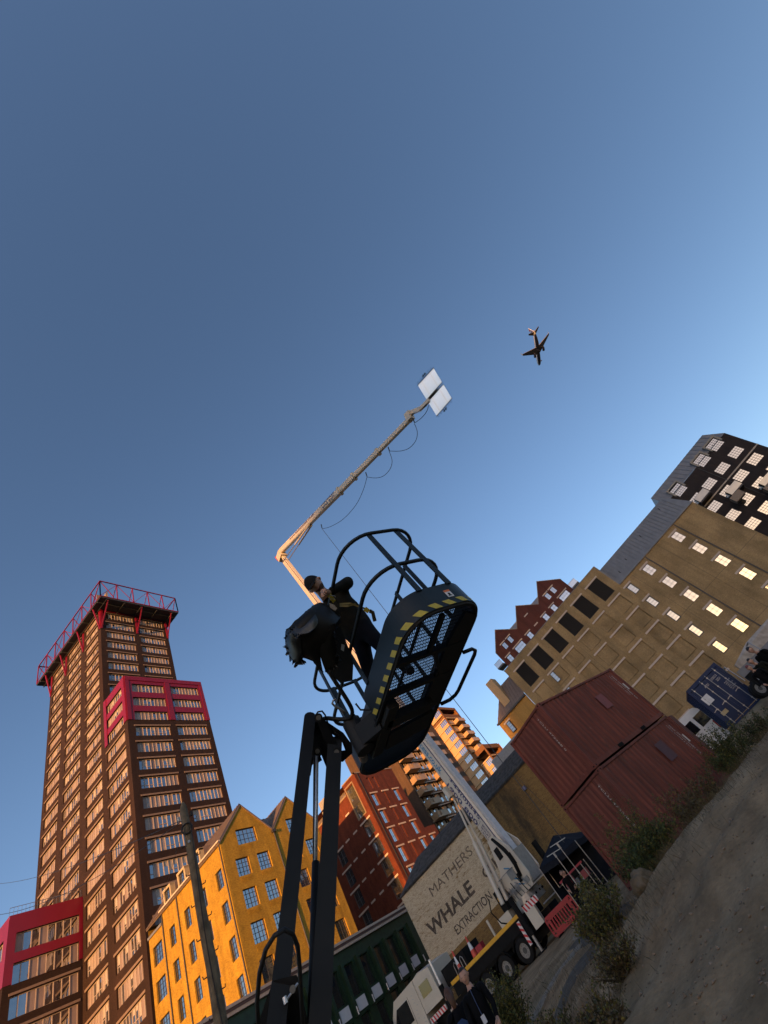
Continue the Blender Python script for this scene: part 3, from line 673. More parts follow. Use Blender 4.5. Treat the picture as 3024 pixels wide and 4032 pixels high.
# ================================================================== balconied block behind it
def balcblock():
    bk = brick("umber_brick", (0.10, 0.06, 0.035), (0.08, 0.045, 0.03), (0.06, 0.04, 0.03), var=0.15, patch=0.1)
    bal = plain("bronze_balcony", (0.33, 0.21, 0.11), rough=0.5, var=0.08, scale=1)
    pan = plain("bronze_infill", (0.34, 0.235, 0.15), rough=0.5, var=0.1, scale=.6)
    lint = plain("pale_lintel2", (0.5, 0.40, 0.30), rough=0.8)
    B = empty("balcony_block", (115, 66, 0), "dark brick block stacked with bronze balconies left of the white crane mast", "building")
    FF = Face((99.0, 58), 0); FL = Face((99.0, 72), 270); TP = 50
    ops = []; L = 30
    cols = [(0.7, 6.8), (7.4, 15.0), (16, 22.5)]
    rows = [35.55 + 2.93 * k for k in range(-9, 5)]
    for z in rows:
        for a0, a1 in cols: ops.append((a0, a1, z - 2.35, z))
    m = MB(); FF.wall(m, [[(0, 0), (L, 0), (L, TP), (0, TP)]], ops, 0.6)
    opl = [(9.2, 11.0, z - 2.1, z - .3) for z in rows]
    FL.wall(m, [[(0, 0), (14, 0), (14, TP), (0, TP)]], opl, 0.25)
    m.quad((99 + L, 58, 0), (99 + L, 72, 0), (99 + L, 72, TP), (99 + L, 58, TP)); m.quad((99, 58, TP), (99 + L, 58, TP), (99 + L, 72, TP), (99, 72, TP)); m.quad((99 + L, 72, 0), (99, 72, 0), (99, 72, TP), (99 + L, 72, TP))
    m.build("wall", bk, B)
    bm = {}
    def balcony(w):
        k = round(w, 2)
        if k in bm: return bm[k]
        D = 1.7; s = MB(); s.box((0, -D, -0.28), (w, 0.0, 0.0)); s.box((0, -D - .03, 0.95), (w, -D + .03, 1.05)); s.box((-.03, -D, .95), (.03, 0, 1.05)); s.box((w - .03, -D, .95), (w + .03, 0, 1.05))
        s.box((0.0, -D + .0, 0.0), (0.03, 0, 0.95)) ; s.box((w * .42, -D, 0.0), (w, -D + 0.03, 0.95))
        r = MB(); n = 14
        for i in range(n): x = w * .42 * i / n; r.box((x, -D - .01, 0), (x + .05, -D + .02, .96))
        for i in range(8): y = -D * i / 8; r.box((w - .02, y - .05, 0), (w + .01, y, .96))
        bm[k] = (s.mesh("balcony", bal), r.mesh("baluster", bal)); return bm[k]
    wm = {}
    for z in rows:
        if z < 17: continue
        for i, (a0, a1) in enumerate(cols):
            w = a1 - a0; k = (round(w, 2), i)
            if k not in wm:
                f = MB(); g = MB(); p = MB(); n = 6; h = 2.35
                for j in range(n + 1): x = w * j / n; f.box((max(0, x - .05), .42, 0), (min(w, x + .05), .52, h))
                for j in range(n):
                    (p if (j + i) % 2 == 0 else g).quad((w * j / n, .48, 0), (w * (j + 1) / n, .48, 0), (w * (j + 1) / n, .48, h), (w * j / n, .48, h))
                wm[k] = (f.mesh("window_frame", pan), g.mesh("pane", mGLASS), p.mesh("infill_panel", pan))
            fm, gm, pm = wm[k]; o = FF.put("window", fm, a0, z - 2.35, B); sub("pane", gm, o)["kind"] = "stuff"; sub("infill_panel", pm, o)["kind"] = "stuff"
            slab(FF, B, "lintel", lint, a0 - .25, a1 + .05, z + .03, z + .27, -.05, .08)
            w2 = w * .86
            if i != 1 or True:
                b0 = a0 + (0.0 if i == 0 else w * .62); w2 = w * .82 if i == 0 else w * .55
                sm, rm = balcony(w2); o = FF.put("balcony", sm, b0, z - 2.62, B, 0.01); sub("baluster", rm, o)["kind"] = "stuff"
        window(FL, B, ('KL',), 9.2, z - 2.1, 1.8, 1.8, 2, 1, mCREAM, mGLASS, depth=.12)
        slab(FL, B, "lintel", lint, 9.0, 11.2, z - .26, z - .02, -.05, .06)
balcblock()

# ================================================================== far orange tower with grid facade
def orange():
    bk = brick("orange_brown_brick", (0.20, 0.085, 0.03), (0.16, 0.07, 0.028), (0.12, 0.06, 0.03), var=0.12, patch=0.08)
    pan = plain("amber_panel", (0.50, 0.29, 0.13), rough=0.5, var=0.08, scale=.4)
    lint = plain("amber_lintel", (0.60, 0.42, 0.24), rough=.8)
    bal = plain("amber_balcony", (0.42, 0.25, 0.12), rough=.5)
    B = empty("amber_tower", (180, 82, 0), "tall amber apartment tower with brick grid front and stacked balconies beyond the crane mast", "tower")
    T1, T2 = 68.6, 45.6
    FL = Face((170, 96), 270); FR = Face((170, 69.7), 0); GL = Face((170, 69.7), 270); GR = Face((170, 63.6), 0)
    rows = [62.8 - 3.19 * k for k in range(17)]; rows = [67.4] + rows
    bays = [(0.8, 5.2, 0), (6.0, 8.6, 1), (9.4, 12.1, 1), (13.0, 19.4, 0), (19.6, 25.9, 0)]
    op = []; wl = []
    for z in rows:
        for a0, a1, t in bays: op.append((a0, a1, z - 2.75 if z < 67 else z - 3.2, z)); wl.append((FL, a0, a1, z, t))
    m = MB(); FL.wall(m, [[(0, 0), (26.3, 0), (26.3, T1), (0, T1)]], op, .5)
    opr = []
    for z in rows: opr.append((1.0, 15.2, z - 2.5, z))
    FR.wall(m, [[(0, 0), (16.3, 0), (16.3, T1), (0, T1)]], opr, .9)
    opg = []; wg = []
    for z in [43.9 - 3.19 * k for k in range(12)]: opg.append((0.5, 5.6, z - 2.75, z)); wg.append(z)
    GL.wall(m, [[(0, 0), (6.1, 0), (6.1, T2), (0, T2)]], opg, .5)
    oph = [(0.8, 14.0, z - 2.5, z) for z in wg]
    GR.wall(m, [[(0, 0), (14.8, 0), (14.8, T2), (0, T2)]], oph, .9)
    m.quad((186.3, 63.6, 0), (186.3, 96, 0), (186.3, 96, T1), (186.3, 69.7, T1), (186.3, 69.7, T2), (186.3, 63.6, T2)); m.quad((170, 63.6, T2), (184.8, 63.6, T2), (184.8, 69.7, T2), (170, 69.7, T2)); m.quad((170, 69.7, T1), (186.3, 69.7, T1), (186.3, 96, T1), (170, 96, T1))
    m.quad((186.3, 96, 0), (170, 96, 0), (170, 96, T1), (186.3, 96, T1)); m.quad((184.8, 63.6, 0), (184.8, 70, 0), (184.8, 70, T2), (184.8, 63.6, T2))
    m.build("wall", bk, B)
    def unit(w, h, t):
        k = ('O', round(w, 2), round(h, 2), t)
        if k in WC: return WC[k]
        f = MB(); g = MB(); p = MB()
        xs = [0, w * .45, w * .58, w * .72, w * .86, w] if t == 0 else [0, w * .5, w]
        for x in xs: f.box((max(0, x - .06), .28, 0), (min(w, x + .06), .38, h))
        f.box((0, .28, h * .0), (w, .38, .1))
        for i in range(len(xs) - 1):
            x0, x1 = xs[i], xs[i + 1]
            if i == 0: p.quad((x0, .34, 0), (x1, .34, 0), (x1, .34, h), (x0, .34, h))
            else:
                p.quad((x0, .34, 0), (x1, .34, 0), (x1, .34, h * .3), (x0, .34, h * .3)); g.quad((x0, .34, h * .3), (x1, .34, h * .3), (x1, .34, h), (x0, .34, h))
        WC[k] = (f.mesh("window_frame", pan), g.mesh("pane", mGLASS), p.mesh("infill_panel", pan)); return WC[k]
    for F, a0, a1, z, t in wl:
        if z < 26: continue
        fm, gm, pm = unit(a1 - a0, 2.75, t); o = F.put("window", fm, a0, z - 2.75, B); sub("pane", gm, o)["kind"] = "stuff"; sub("infill_panel", pm, o)["kind"] = "stuff"
        slab(F, B, "lintel", lint, a0 - .05, a1 + .1, z + .02, z + .32, -.05, .12)
    for z in wg:
        if z < 22: continue
        if z < 43:
            fm, gm, pm = unit(5.1, 2.75, 0); o = GL.put("window", fm, .5, z - 2.75, B); sub("pane", gm, o)["kind"] = "stuff"; sub("infill_panel", pm, o)["kind"] = "stuff"
            slab(GL, B, "lintel", lint, .45, 5.7, z + .02, z + .32, -.05, .12)
    sb = MB(); w = 6.5; D = 2.4
    sb.box((0, -D, -.35), (w, 0, -.0)); sb.box((0, -D, 0), (w, -D + .08, 1.1)); sb.box((0, -D + .08, 0), (.08, 0, 1.1)); sb.box((w - .08, -D + .08, 0), (w, 0, 1.1)); bm = sb.mesh("balcony", bal)
    for F, rr, L in ((FR, rows, 14.2), (GR, wg, 13.2)):
        for z in rr:
            if z < 26 or z > 66 or (F is GR and z > 43): continue
            fm, gm, pm = unit(L, 2.5, 0); o = F.put("window", fm, 1.0 if F is FR else .8, z - 2.5, B, -.5); sub("pane", gm, o)["kind"] = "stuff"; sub("infill_panel", pm, o)["kind"] = "stuff"
            F.put("balcony", bm, 5.0, z - 2.75, B, .02)
            slab(F, B, "lintel", lint, 1.0, 1.0 + L, z + .02, z + .3, -.05, .08)
    sb2 = MB(); sb2.box((0, -1.5, -.3), (2.9, 0, 0)); sb2.box((0, -1.5, 0), (2.9, -1.42, 1.1)); sb2.box((2.82, -1.42, 0), (2.9, 0, 1.1)); b2 = sb2.mesh("balcony", bal)
    for z in rows[2:]:
        if z > 26: FL.put("balcony", b2, 9.3, z - 2.85, B, .02)
orange()

# ================================================================== dark green pavilion
def green():
    gr = plain("bottle_green_tile", (0.008, 0.028, 0.012), rough=0.45, var=0.4, scale=3, bump=.3, bscale=8)
    wh = plain("white_square_panel", (0.62, 0.58, 0.58), rough=.6, var=.04)
    B = empty("green_pavilion", (34, 36, 0), "low bottle green building with a row of white square panels behind the lift mast", "building")
    F = Face((0, 34), 0); TP = 8.35
    ops = []; a = 19.6; i = 0
    while a < 44.5:
        ops.append((a, a + 1.1, 5.22, 7.15)); ops.append((a, a + 1.1, 1.2, 4.2)); a += 1.93
    m = MB(); F.wall(m, [[(17, 0), (46.5, 0), (46.5, TP), (17, TP)]], ops, .3); m.quad((17, 42, 0), (17, 34, 0), (17, 34, TP), (17, 42, TP)); m.quad((17, 34, TP), (46.5, 34, TP), (46.5, 44, TP), (17, 44, TP)); m.quad((46.5, 34, 0), (46.5, 44, 0), (46.5, 44, TP), (46.5, 34, TP)); m.build("wall", gr, B)
    for a0, a1, z0, z1 in ops:
        if z0 > 5:
            window(F, B, ('G',), a0, z0, 1.1, z1 - z0, 1, 1, gr, mGLASS_D, depth=.2); slab(F, B, "white_panel", wh, a0 + .02, a0 + 1.06, 4.42, 5.1, -.05, .06)
            slab(F, B, "fin", gr, a0 + 1.36, a0 + 1.66, 4.3, 7.3, 0, .3); slab(F, B, "bracket_light", wh, a0 + 1.45, a0 + 1.53, 4.3, 4.75, .31, .36)
        else: window(F, B, ('G2',), a0, z0, 1.1, z1 - z0, 1, 1, gr, mGLASS_D, depth=.2)
    m = MB(); F.box(m, 16.7, 46.6, TP, TP + .16, -.3, .32); F.box(m, 16.8, 46.6, TP - .34, TP - .16, 0, .22); m.build("cornice", plain("cornice_stone", (0.42, 0.34, 0.28), rough=.8), B)
    m = MB(); F.box(m, 16.8, 46.6, TP - .158, TP - .002, 0, .26); m.build("cornice_band", plain("cornice_brown", (0.08, 0.045, 0.04)), B)
green()
# ------------------------------------------------------------------ lettering
def text_mesh(name, txt, mat, size_x=None, size_y=1.0, bold=0.0, shear=0.0, depth=0.004, space=1.0):
    cu = bpy.data.curves.new(name, 'FONT'); cu.body = txt; cu.size = 1.0; cu.offset = bold; cu.shear = shear; cu.resolution_u = 3; cu.extrude = 0.0; cu.space_character = space
    o = bpy.data.objects.new(name, cu); COL.objects.link(o)
    dg = bpy.context.evaluated_depsgraph_get(); me = bpy.data.meshes.new_from_object(o.evaluated_get(dg))
    bpy.data.objects.remove(o); bpy.data.curves.remove(cu)
    xs = [v.co.x for v in me.vertices]; ys = [v.co.y for v in me.vertices]
    x0, x1, y0, y1 = min(xs), max(xs), min(ys), max(ys); fy = size_y / (y1 - y0); fx = (size_x / (x1 - x0)) if size_x else fy
    for v in me.vertices: v.co = ((v.co.x - x0) * fx, -depth, (v.co.y - y0) * fy)   # x right, z up, facing -y
    me.materials.clear(); me.materials.append(mat); me.name = name; return me
def put_text(name, me, parent, origin, right, up):
    """lay flat lettering with its left foot at origin"""
    right = Vector(right).normalized(); up = Vector(up).normalized(); n = right.cross(up)   # outward
    M = Matrix((right, -n, up)).transposed().to_4x4()
    o = bpy.data.objects.new(name, me); COL.objects.link(o); o.parent = parent
    M.translation = Vector(origin) - BASE[parent.name]; o.matrix_local = M; BASE[o.name] = BASE[parent.name]; return o

# ================================================================== painted warehouse wall
def painted():
    # stock brick with an old coat of whitewash over the left part, worn through to the brick
    m, t, b = newmat("whitewashed_stock_brick"); L = t.links
    src = brick("stock_brick", (0.27, 0.165, 0.062), (0.22, 0.13, 0.05), (0.15, 0.105, 0.06), var=0.35, patch=0.25, bump=.8, patchscale=.5)
    g = N(t, 'ShaderNodeNewGeometry'); sp = N(t, 'ShaderNodeSeparateXYZ'); L.new(g.outputs['Position'], sp.inputs[0])
    cb = N(t, 'ShaderNodeCombineXYZ'); L.new(sp.outputs[1], cb.inputs[0]); L.new(sp.outputs[2], cb.inputs[1])
    def bt(c1, c2, mo):
        br = N(t, 'ShaderNodeTexBrick'); br.inputs['Scale'].default_value = 1; br.inputs['Brick Width'].default_value = .225; br.inputs['Row Height'].default_value = .075; br.inputs['Mortar Size'].default_value = .008; br.inputs['Bias'].default_value = -.35
        br.inputs['Color1'].default_value = rgb(c1); br.inputs['Color2'].default_value = rgb(c2); br.inputs['Mortar'].default_value = rgb(mo); L.new(cb.outputs[0], br.inputs['Vector']); return br
    b1 = bt((0.25, 0.15, 0.052), (0.15, 0.085, 0.03), (0.14, 0.095, 0.05)); b2 = bt((0.52, 0.44, 0.31), (0.36, 0.29, 0.19), (0.36, 0.30, 0.21))
    n1 = N(t, 'ShaderNodeTexNoise'); n1.inputs['Scale'].default_value = 3.2; n1.inputs['Detail'].default_value = 10; n1.inputs['Roughness'].default_value = .7
    mp = N(t, 'ShaderNodeMapping'); mp.inputs['Scale'].default_value = (0.5, 1.5, 1); L.new(cb.outputs[0], mp.inputs[0]); L.new(mp.outputs[0], n1.inputs['Vector'])
    n2 = N(t, 'ShaderNodeTexNoise'); n2.inputs['Scale'].default_value = .45; n2.inputs['Detail'].default_value = 7; L.new(cb.outputs[0], n2.inputs['Vector'])
    # coat: present left of the boom and above the plinth, patchy at its edge
    ey = N(t, 'ShaderNodeMapRange'); ey.inputs['From Min'].default_value = 16.0; ey.inputs['From Max'].default_value = 19.0; ey.inputs['To Min'].default_value = -.6; ey.inputs['To Max'].default_value = .62; L.new(sp.outputs[1], ey.inputs['Value'])
    ez = N(t, 'ShaderNodeMapRange'); ez.inputs['From Min'].default_value = 2.94; ez.inputs['From Max'].default_value = 2.99; ez.inputs['To Min'].default_value = -2; ez.inputs['To Max'].default_value = 0; L.new(sp.outputs[2], ez.inputs['Value'])
    a1 = N(t, 'ShaderNodeMath', operation='ADD'); L.new(ey.outputs[0], a1.inputs[0]); L.new(ez.outputs[0], a1.inputs[1])
    a2 = N(t, 'ShaderNodeMath', operation='ADD'); L.new(a1.outputs[0], a2.inputs[0]); L.new(n2.outputs['Fac'], a2.inputs[1])
    s1 = N(t, 'ShaderNodeMath', operation='SUBTRACT'); L.new(a2.outputs[0], s1.inputs[0])
    w1 = N(t, 'ShaderNodeMapRange'); w1.inputs['From Min'].default_value = .35; w1.inputs['From Max'].default_value = .75; w1.inputs['To Min'].default_value = .1; w1.inputs['To Max'].default_value = 1.5; L.new(n1.outputs['Fac'], w1.inputs['Value']); L.new(w1.outputs[0], s1.inputs[1])
    ck = N(t, 'ShaderNodeMapRange'); ck.inputs['From Min'].default_value = -.12; ck.inputs['From Max'].default_value = .22; L.new(s1.outputs[0], ck.inputs['Value'])
    mx = N(t, 'ShaderNodeMix', data_type='RGBA'); L.new(ck.outputs[0], mx.inputs[0]); L.new(b1.outputs['Color'], mx.inputs[6]); L.new(b2.outputs['Color'], mx.inputs[7])
    # soot stains running down from the roof to the right of the coat
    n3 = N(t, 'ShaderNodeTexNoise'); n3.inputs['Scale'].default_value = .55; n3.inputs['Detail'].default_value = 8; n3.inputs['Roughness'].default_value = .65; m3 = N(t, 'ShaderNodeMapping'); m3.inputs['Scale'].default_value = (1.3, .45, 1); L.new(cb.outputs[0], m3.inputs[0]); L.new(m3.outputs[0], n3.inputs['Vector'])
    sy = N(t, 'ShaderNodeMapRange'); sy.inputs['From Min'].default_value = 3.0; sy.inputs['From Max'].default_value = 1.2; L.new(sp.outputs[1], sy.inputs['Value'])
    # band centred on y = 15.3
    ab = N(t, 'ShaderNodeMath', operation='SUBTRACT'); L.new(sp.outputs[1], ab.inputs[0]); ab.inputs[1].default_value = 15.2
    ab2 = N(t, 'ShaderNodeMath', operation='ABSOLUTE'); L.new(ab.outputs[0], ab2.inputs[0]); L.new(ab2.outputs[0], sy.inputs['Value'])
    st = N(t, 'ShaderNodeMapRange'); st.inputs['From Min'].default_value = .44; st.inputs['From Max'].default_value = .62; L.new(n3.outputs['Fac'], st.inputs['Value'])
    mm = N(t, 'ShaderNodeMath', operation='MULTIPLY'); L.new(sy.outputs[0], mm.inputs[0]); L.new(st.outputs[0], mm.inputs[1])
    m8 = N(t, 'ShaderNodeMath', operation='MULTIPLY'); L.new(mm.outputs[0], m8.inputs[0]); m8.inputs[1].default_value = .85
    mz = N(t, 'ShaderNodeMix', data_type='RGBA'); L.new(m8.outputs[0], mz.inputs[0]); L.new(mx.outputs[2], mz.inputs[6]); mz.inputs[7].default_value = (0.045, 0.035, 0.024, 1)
    # single missing or burnt headers
    vo = N(t, 'ShaderNodeTexNoise'); vo.inputs['Scale'].default_value = 13; vo.inputs['Detail'].default_value = 1; m4 = N(t, 'ShaderNodeMapping'); m4.inputs['Scale'].default_value = (.55, 1.6, 1); L.new(cb.outputs[0], m4.inputs[0]); L.new(m4.outputs[0], vo.inputs['Vector'])
    vr = N(t, 'ShaderNodeMapRange'); vr.inputs['From Min'].default_value = .64; vr.inputs['From Max'].default_value = .68; vr.inputs['To Max'].default_value = .75; L.new(vo.outputs['Fac'], vr.inputs['Value'])
    mw = N(t, 'ShaderNodeMix', data_type='RGBA'); L.new(vr.outputs[0], mw.inputs[0]); L.new(mz.outputs[2], mw.inputs[6]); mw.inputs[7].default_value = (0.05, 0.032, 0.02, 1)
    L.new(mw.outputs[2], b.inputs['Base Color']); b.inputs['Roughness'].default_value = .9; b.inputs['Specular IOR Level'].default_value = .2
    hm = N(t, 'ShaderNodeMath', operation='SUBTRACT'); hm.inputs[0].default_value = 1; L.new(b1.outputs['Fac'], hm.inputs[1])
    h2 = N(t, 'ShaderNodeMath', operation='ADD'); L.new(hm.outputs[0], h2.inputs[0]); L.new(n1.outputs['Fac'], h2.inputs[1])
    bp = N(t, 'ShaderNodeBump'); bp.inputs['Strength'].default_value = .7; bp.inputs['Distance'].default_value = .02; L.new(h2.outputs[0], bp.inputs['Height']); L.new(bp.outputs[0], b.inputs['Normal'])
    B = empty("painted_warehouse", (40, 14, 0), "old stock brick warehouse with worn white coat and faded black lettering behind the crane truck", "building")
    F = Face((36, 30), 270); E = 7.58
    mb = MB(); F.wall(mb, [[(3.0, 0), (18.9, 0), (18.9, E), (3.0, E)]], [], .1); mb.quad((46, 27, 0), (36, 27, 0), (36, 27, E), (46, 27, E)); mb.quad((36, 11.1, 0), (46, 11.1, 0), (46, 11.1, E), (36, 11.1, E)); mb.quad((46, 11.1, 0), (46, 27, 0), (46, 27, E), (46, 11.1, E)); mb.build("wall", m, B)
    mb = MB(); pitched(mb, (35.86, 27.1, E), (35.86, 11.0, E), (37.9, 11.0, 8.95), (37.9, 25.4, 8.95), .1); mb.raw([(35.86, 27.1, E), (37.9, 25.4, 8.95), (46, 25.4, 8.95), (46, 27.1, E)], [(0, 3, 2, 1)]); mb.quad((37.9, 25.4, 8.95), (37.9, 11.0, 8.95), (46, 11.0, 8.95), (46, 25.4, 8.95)); mb.build("roof", mSLATE, B)
    # slates: overlapping courses, each slate a piece
    sm = MB(); d = V(2.04, 0, 1.37); ln = d.length / 5.2; dn = d.normalized(); up = V(-1.37, 0, 2.04).normalized()
    P = [V(0, 0, 0), V(0, -.43, 0), V(0, -.43, 0) + dn * ln * 1.25, dn * ln * 1.25]; P = [p + up * (.03 if i < 2 else .008) for i, p in enumerate(P)]
    sm.raw(P + [p - up * .02 for p in P], [(0, 1, 2, 3), (1, 0, 4, 5), (2, 1, 5, 6), (3, 2, 6, 7), (0, 3, 7, 4)]); me = sm.mesh("slate", mSLATE); rng = random.Random(5)
    for r in range(5):
        for c in range(36):
            y = 26.6 - r * .33 - c * .45 - (.22 if r % 2 else 0)
            if y > 11.5: inst("slate", me, V(35.84, y, E + .02) + dn * ln * r + up * rng.uniform(0, .018), 0, B)
    ink = plain("faded_black_paint", (0.075, 0.06, 0.05), rough=.9, var=.5, scale=10, dirt=.55, dcol=(0.30, 0.24, 0.16))
    ink2 = plain("more_faded_paint", (0.12, 0.095, 0.075), rough=.9, var=.5, scale=12, dirt=.7, dcol=(0.33, 0.27, 0.18))
    for txt, a, z, w, h, mt, bd in (("MATHERS", 5.65, 6.02, 4.95, .60, ink2, .0), ("WHALE", 3.95, 4.33, 5.15, .86, ink, .03), ("OIL", 10.35, 4.38, 1.75, .62, ink, .025), ("EXTRACTION", 6.05, 3.38, 4.0, .50, ink, .01)):
        me = text_mesh("lettering", txt, mt, w, h, bold=bd); put_text("lettering", me, B, F.p(a, z, .0), F.u, V(0, 0, 1))
    mb = MB(); mb.box((38.2, 11.2, 8.96), (45, 14.6, 9.75)); mb.build("roof_box", plain("grey_sheet", (0.2, 0.2, 0.21), rough=.5), B)
    mb = MB(); mb.tube([F.p(17.2 + .06 * k, 7.4 - .5 * k, .02) for k in range(12)], .015, 5); mb.build("wall_cable", mPIPE, B)
    mb = MB(); F.box(mb, 17.0, 17.25, 6.3, 6.55, .02, .25); mb.build("security_lamp", plain("lamp_body", (0.12, 0.12, 0.2)), B)
painted()

# ================================================================== long brown brick building on the right
def longbrick():
    bk = brick("brown_stock_brick", (0.315, 0.21, 0.098), (0.265, 0.175, 0.082), (0.21, 0.158, 0.092), var=.2, patch=.3, patchscale=.3, streak=.12)
    B = empty("long_brick_building", (80, 0, 0), "long brown brick building with blind bays, black louvres and grey metal roof", "building")
    F = Face((70, 0), 268.4); lint = plain("pinkish_lintel", (0.52, 0.42, 0.35), rough=.8, var=.06)
    E = 19.85; T = 24.45
    Ls = [-14.27 + 3.585 * i for i in range(6)]; rows = [19.0, 16.01, 13.02, 10.03, 7.04, 4.05]
    opB = []   # blind recesses
    winop = []; smallw = []
    lou = [(a + .33, a + 2.55, 19.85, 23.12) for a in Ls]
    for a in Ls:
        for r in rows: opB.append((a + .3, a + 2.5, r - 2.2, r))
    sw = [(-10.33, 17.37, .75, 1.65), (-13.9, 14.35, .75, 1.65), (-10.33, 14.35, .75, 1.65)]
    wins = []
    for zt in (19.0, 16.02, 13.03, 10.05, 7.06):
        wins.append((7.5, zt - 1.62, 1.0, 1.62, 1, 4, 'C')); wins.append((11.1, zt - 1.55, 1.14, 1.55, 2, 4, 'A')); wins.append((17.4, zt - 1.55, 1.14, 1.55, 2, 4, 'A'))
    ops = opB + lou + [(a, a + w, z, z + h) for a, z, w, h, _, _, _ in wins]
    m = MB(); F.wall(m, [[(-15.35, 0), (7.4, 0), (7.4, T), (-15.35, T)], [(7.4, 0), (23.45, 0), (23.45, E), (7.4, E)]], ops, .16)
    bd = F.n * -1
    m.quad(F.p(-15.35, 0, -18), F.p(-15.35, 0), F.p(-15.35, T), F.p(-15.35, T, -18)); m.quad(F.p(23.45, 0), F.p(23.45, 0, -18), F.p(23.45, E, -18), F.p(23.45, E)); m.quad(F.p(7.4, E), F.p(7.4, E, -18), F.p(7.4, T, -18), F.p(7.4, T))
    m.quad(F.p(-15.35, T), F.p(7.4, T), F.p(7.4, T, -18), F.p(-15.35, T, -18)); m.quad(F.p(23.45, 0, -18), F.p(-15.35, 0, -18), F.p(-15.35, T, -18), F.p(23.45, T, -18))
    m.build("wall", bk, B)
    # blind bays: brick panels set back inside the openings
    pm = MB(); pm.box((0.03, .12, 0.06), (2.13, .3, 2.2)); pme = pm.mesh("blind_panel", bk)
    for a0, a1, z0, z1 in opB:
        F.put("blind_panel", pme, a0, z0, B)
    for a in Ls:
        for r in rows:
            if r > 3.5: slab(F, B, "lintel", lint, a, a + 2.72, r + .02, r + .25, -.05, .05)
        slab(F, B, "lintel", lint, a, a + 2.75, 23.14, 23.36, -.05, .05)
    lv = MB()
    for i in range(26): z = .06 + i * .124; lv.obox((1.11, .09, z), (1.09, 0, 0), (0, .05, -.035), (0, .004, .006))
    lv.box((0, .14, 0), (2.22, .16, 3.27)); lm = lv.mesh("louvre", plain("black_louvre", (0.03, 0.028, 0.03), rough=.5))
    for a0, a1, z0, z1 in lou: o = F.put("louvre", lm, a0, z0, B); o["kind"] = "stuff"
    gl = glass("brick_building_glass", tint=(0.03, 0.028, 0.025), warp=0.0, refl=.27)
    for a, z, w, h, nx, nz, k in wins:
        if k == 'C':
            window(F, B, ('BC',), a, z, w, h, nx, 4, mGREYF, gl, fr=.14, bar=.03, depth=.06); slab(F, B, "lintel", lint, a - .3, a + w + .2, z + h + .03, z + h + .26, -.05, .05)
        else:
            window(F, B, ('BA',), a, z, w, h, nx, nz, mGREYF, gl, fr=.05, bar=.03, depth=.06, zs=[.45, .98]); slab(F, B, "lintel", lint, a - .26, a + w + .3, z + h + .03, z + h + .26, -.05, .05)
    for a, z, w, h in sw:
        o = window(F, B, ('BS',), a - .02, z, w, h, 1, 4, mGREYF, gl, fr=.09, bar=.03, depth=-.02)
    for a in (12.94, 19.21):
        m = MB(); m.bar(F.p(a, 4.7, .09), F.p(a, 19.75, .09), .16, .13, F.n); m.build("downpipe", mPIPE, B)
    js = plain("joint_sealant", (0.06, 0.045, 0.025))
    for a in (-3.95, 9.6, 15.4): slab(F, B, "movement_joint", js, a, a + .03, 0, 19.7, .0, .006)
    for z in (5.5, 11.5): slab(F, B, "movement_joint", js, 7.6, 23.3, z, z + .03, 0, .008)
    m = MB(); F.box(m, 11.3, 12.05, 3.7, 4.3, -.02, .04); m.build("vent", mGREYF, B)
    m = MB(); F.box(m, -15.42, 7.45, T, T + .08, -.4, .06); F.box(m, 7.4, 23.6, E, E + .12, 0, .22); F.box(m, 7.35, 7.5, E + .1, T, -.3, .06); m.build("coping", mROOFG, B)
    m = MB(); p, q = F.p(7.45, E + .02, .1), F.p(23.5, E + .02, .1); r, s = F.p(22.6, 23.9, -1.5), F.p(7.45, 23.9, -1.5); m.quad(p, q, r, s); m.quad(q, F.p(23.5, E, -18), F.p(22.6, 23.9, -16), r); m.quad(s, r, F.p(22.6, 23.9, -16), F.p(7.45, 23.9, -18)); rf = m.build("roof", mROOFG, B)
    L = 28; e = F.u * ((23.3 - 7.5) / L)
    pm = MB(); dd = F.p(0, 23.9, -1.5) - F.p(0, E + .02, .1); w = e.length; n = F.u.cross(dd).normalized()
    pm.raw([V(0, 0, 0), V(w - .03, 0, 0), V(w - .03, dd.dot(-F.n), dd.z), V(0, dd.dot(-F.n), dd.z)], [(0, 1, 2, 3)]); pm.bar((w - .02, -.03, .02), (w - .02, dd.dot(-F.n) - .03, dd.z + .02), .05, .07, (0, -1, .4)); me = pm.mesh("roof_panel", mROOFG)
    for i in range(L):
        if i < L - 2: F.put("roof_panel", me, 7.5 + w * i, E + .03, rf, .11)
    for a, z in ((9.0, 21.0), (11.2, 21.6), (15.5, 22.3), (20.6, 22.9)):
        m = MB(); c = F.p(a, z, -(z - E) * .4 + .1); m.cyl(c, c + V(-.05, 0, .35), .06, 8); m.build("roof_vent", mPIPE, B)
    # small gabled house end standing against it, catching the sun
    H = empty("gable_house", (72, 18, 0), "small yellow brick house with brown roof and square chimney beside the long brick building", "house")
    by = brick("sunny_stock_brick", (0.42, 0.23, 0.06), (0.36, 0.195, 0.05), (0.26, 0.16, 0.07), var=.2, patch=.15)
    m = MB(); F.wall(m, [[(-22.2, 0), (-15.45, 0), (-15.45, 19.85), (-22.2, 19.85)]], [(-21.1, -20.28, 17.4, 19.05)], .16, out=-.25); m.quad(F.p(-22.2, 0, -9), F.p(-22.2, 0, -.25), F.p(-22.2, 19.85, -.25), F.p(-22.2, 19.85, -9)); m.quad(F.p(-15.45, 0, -9), F.p(-22.2, 0, -9), F.p(-22.2, 19.85, -9), F.p(-15.45, 19.85, -9)); m.build("wall", by, H)
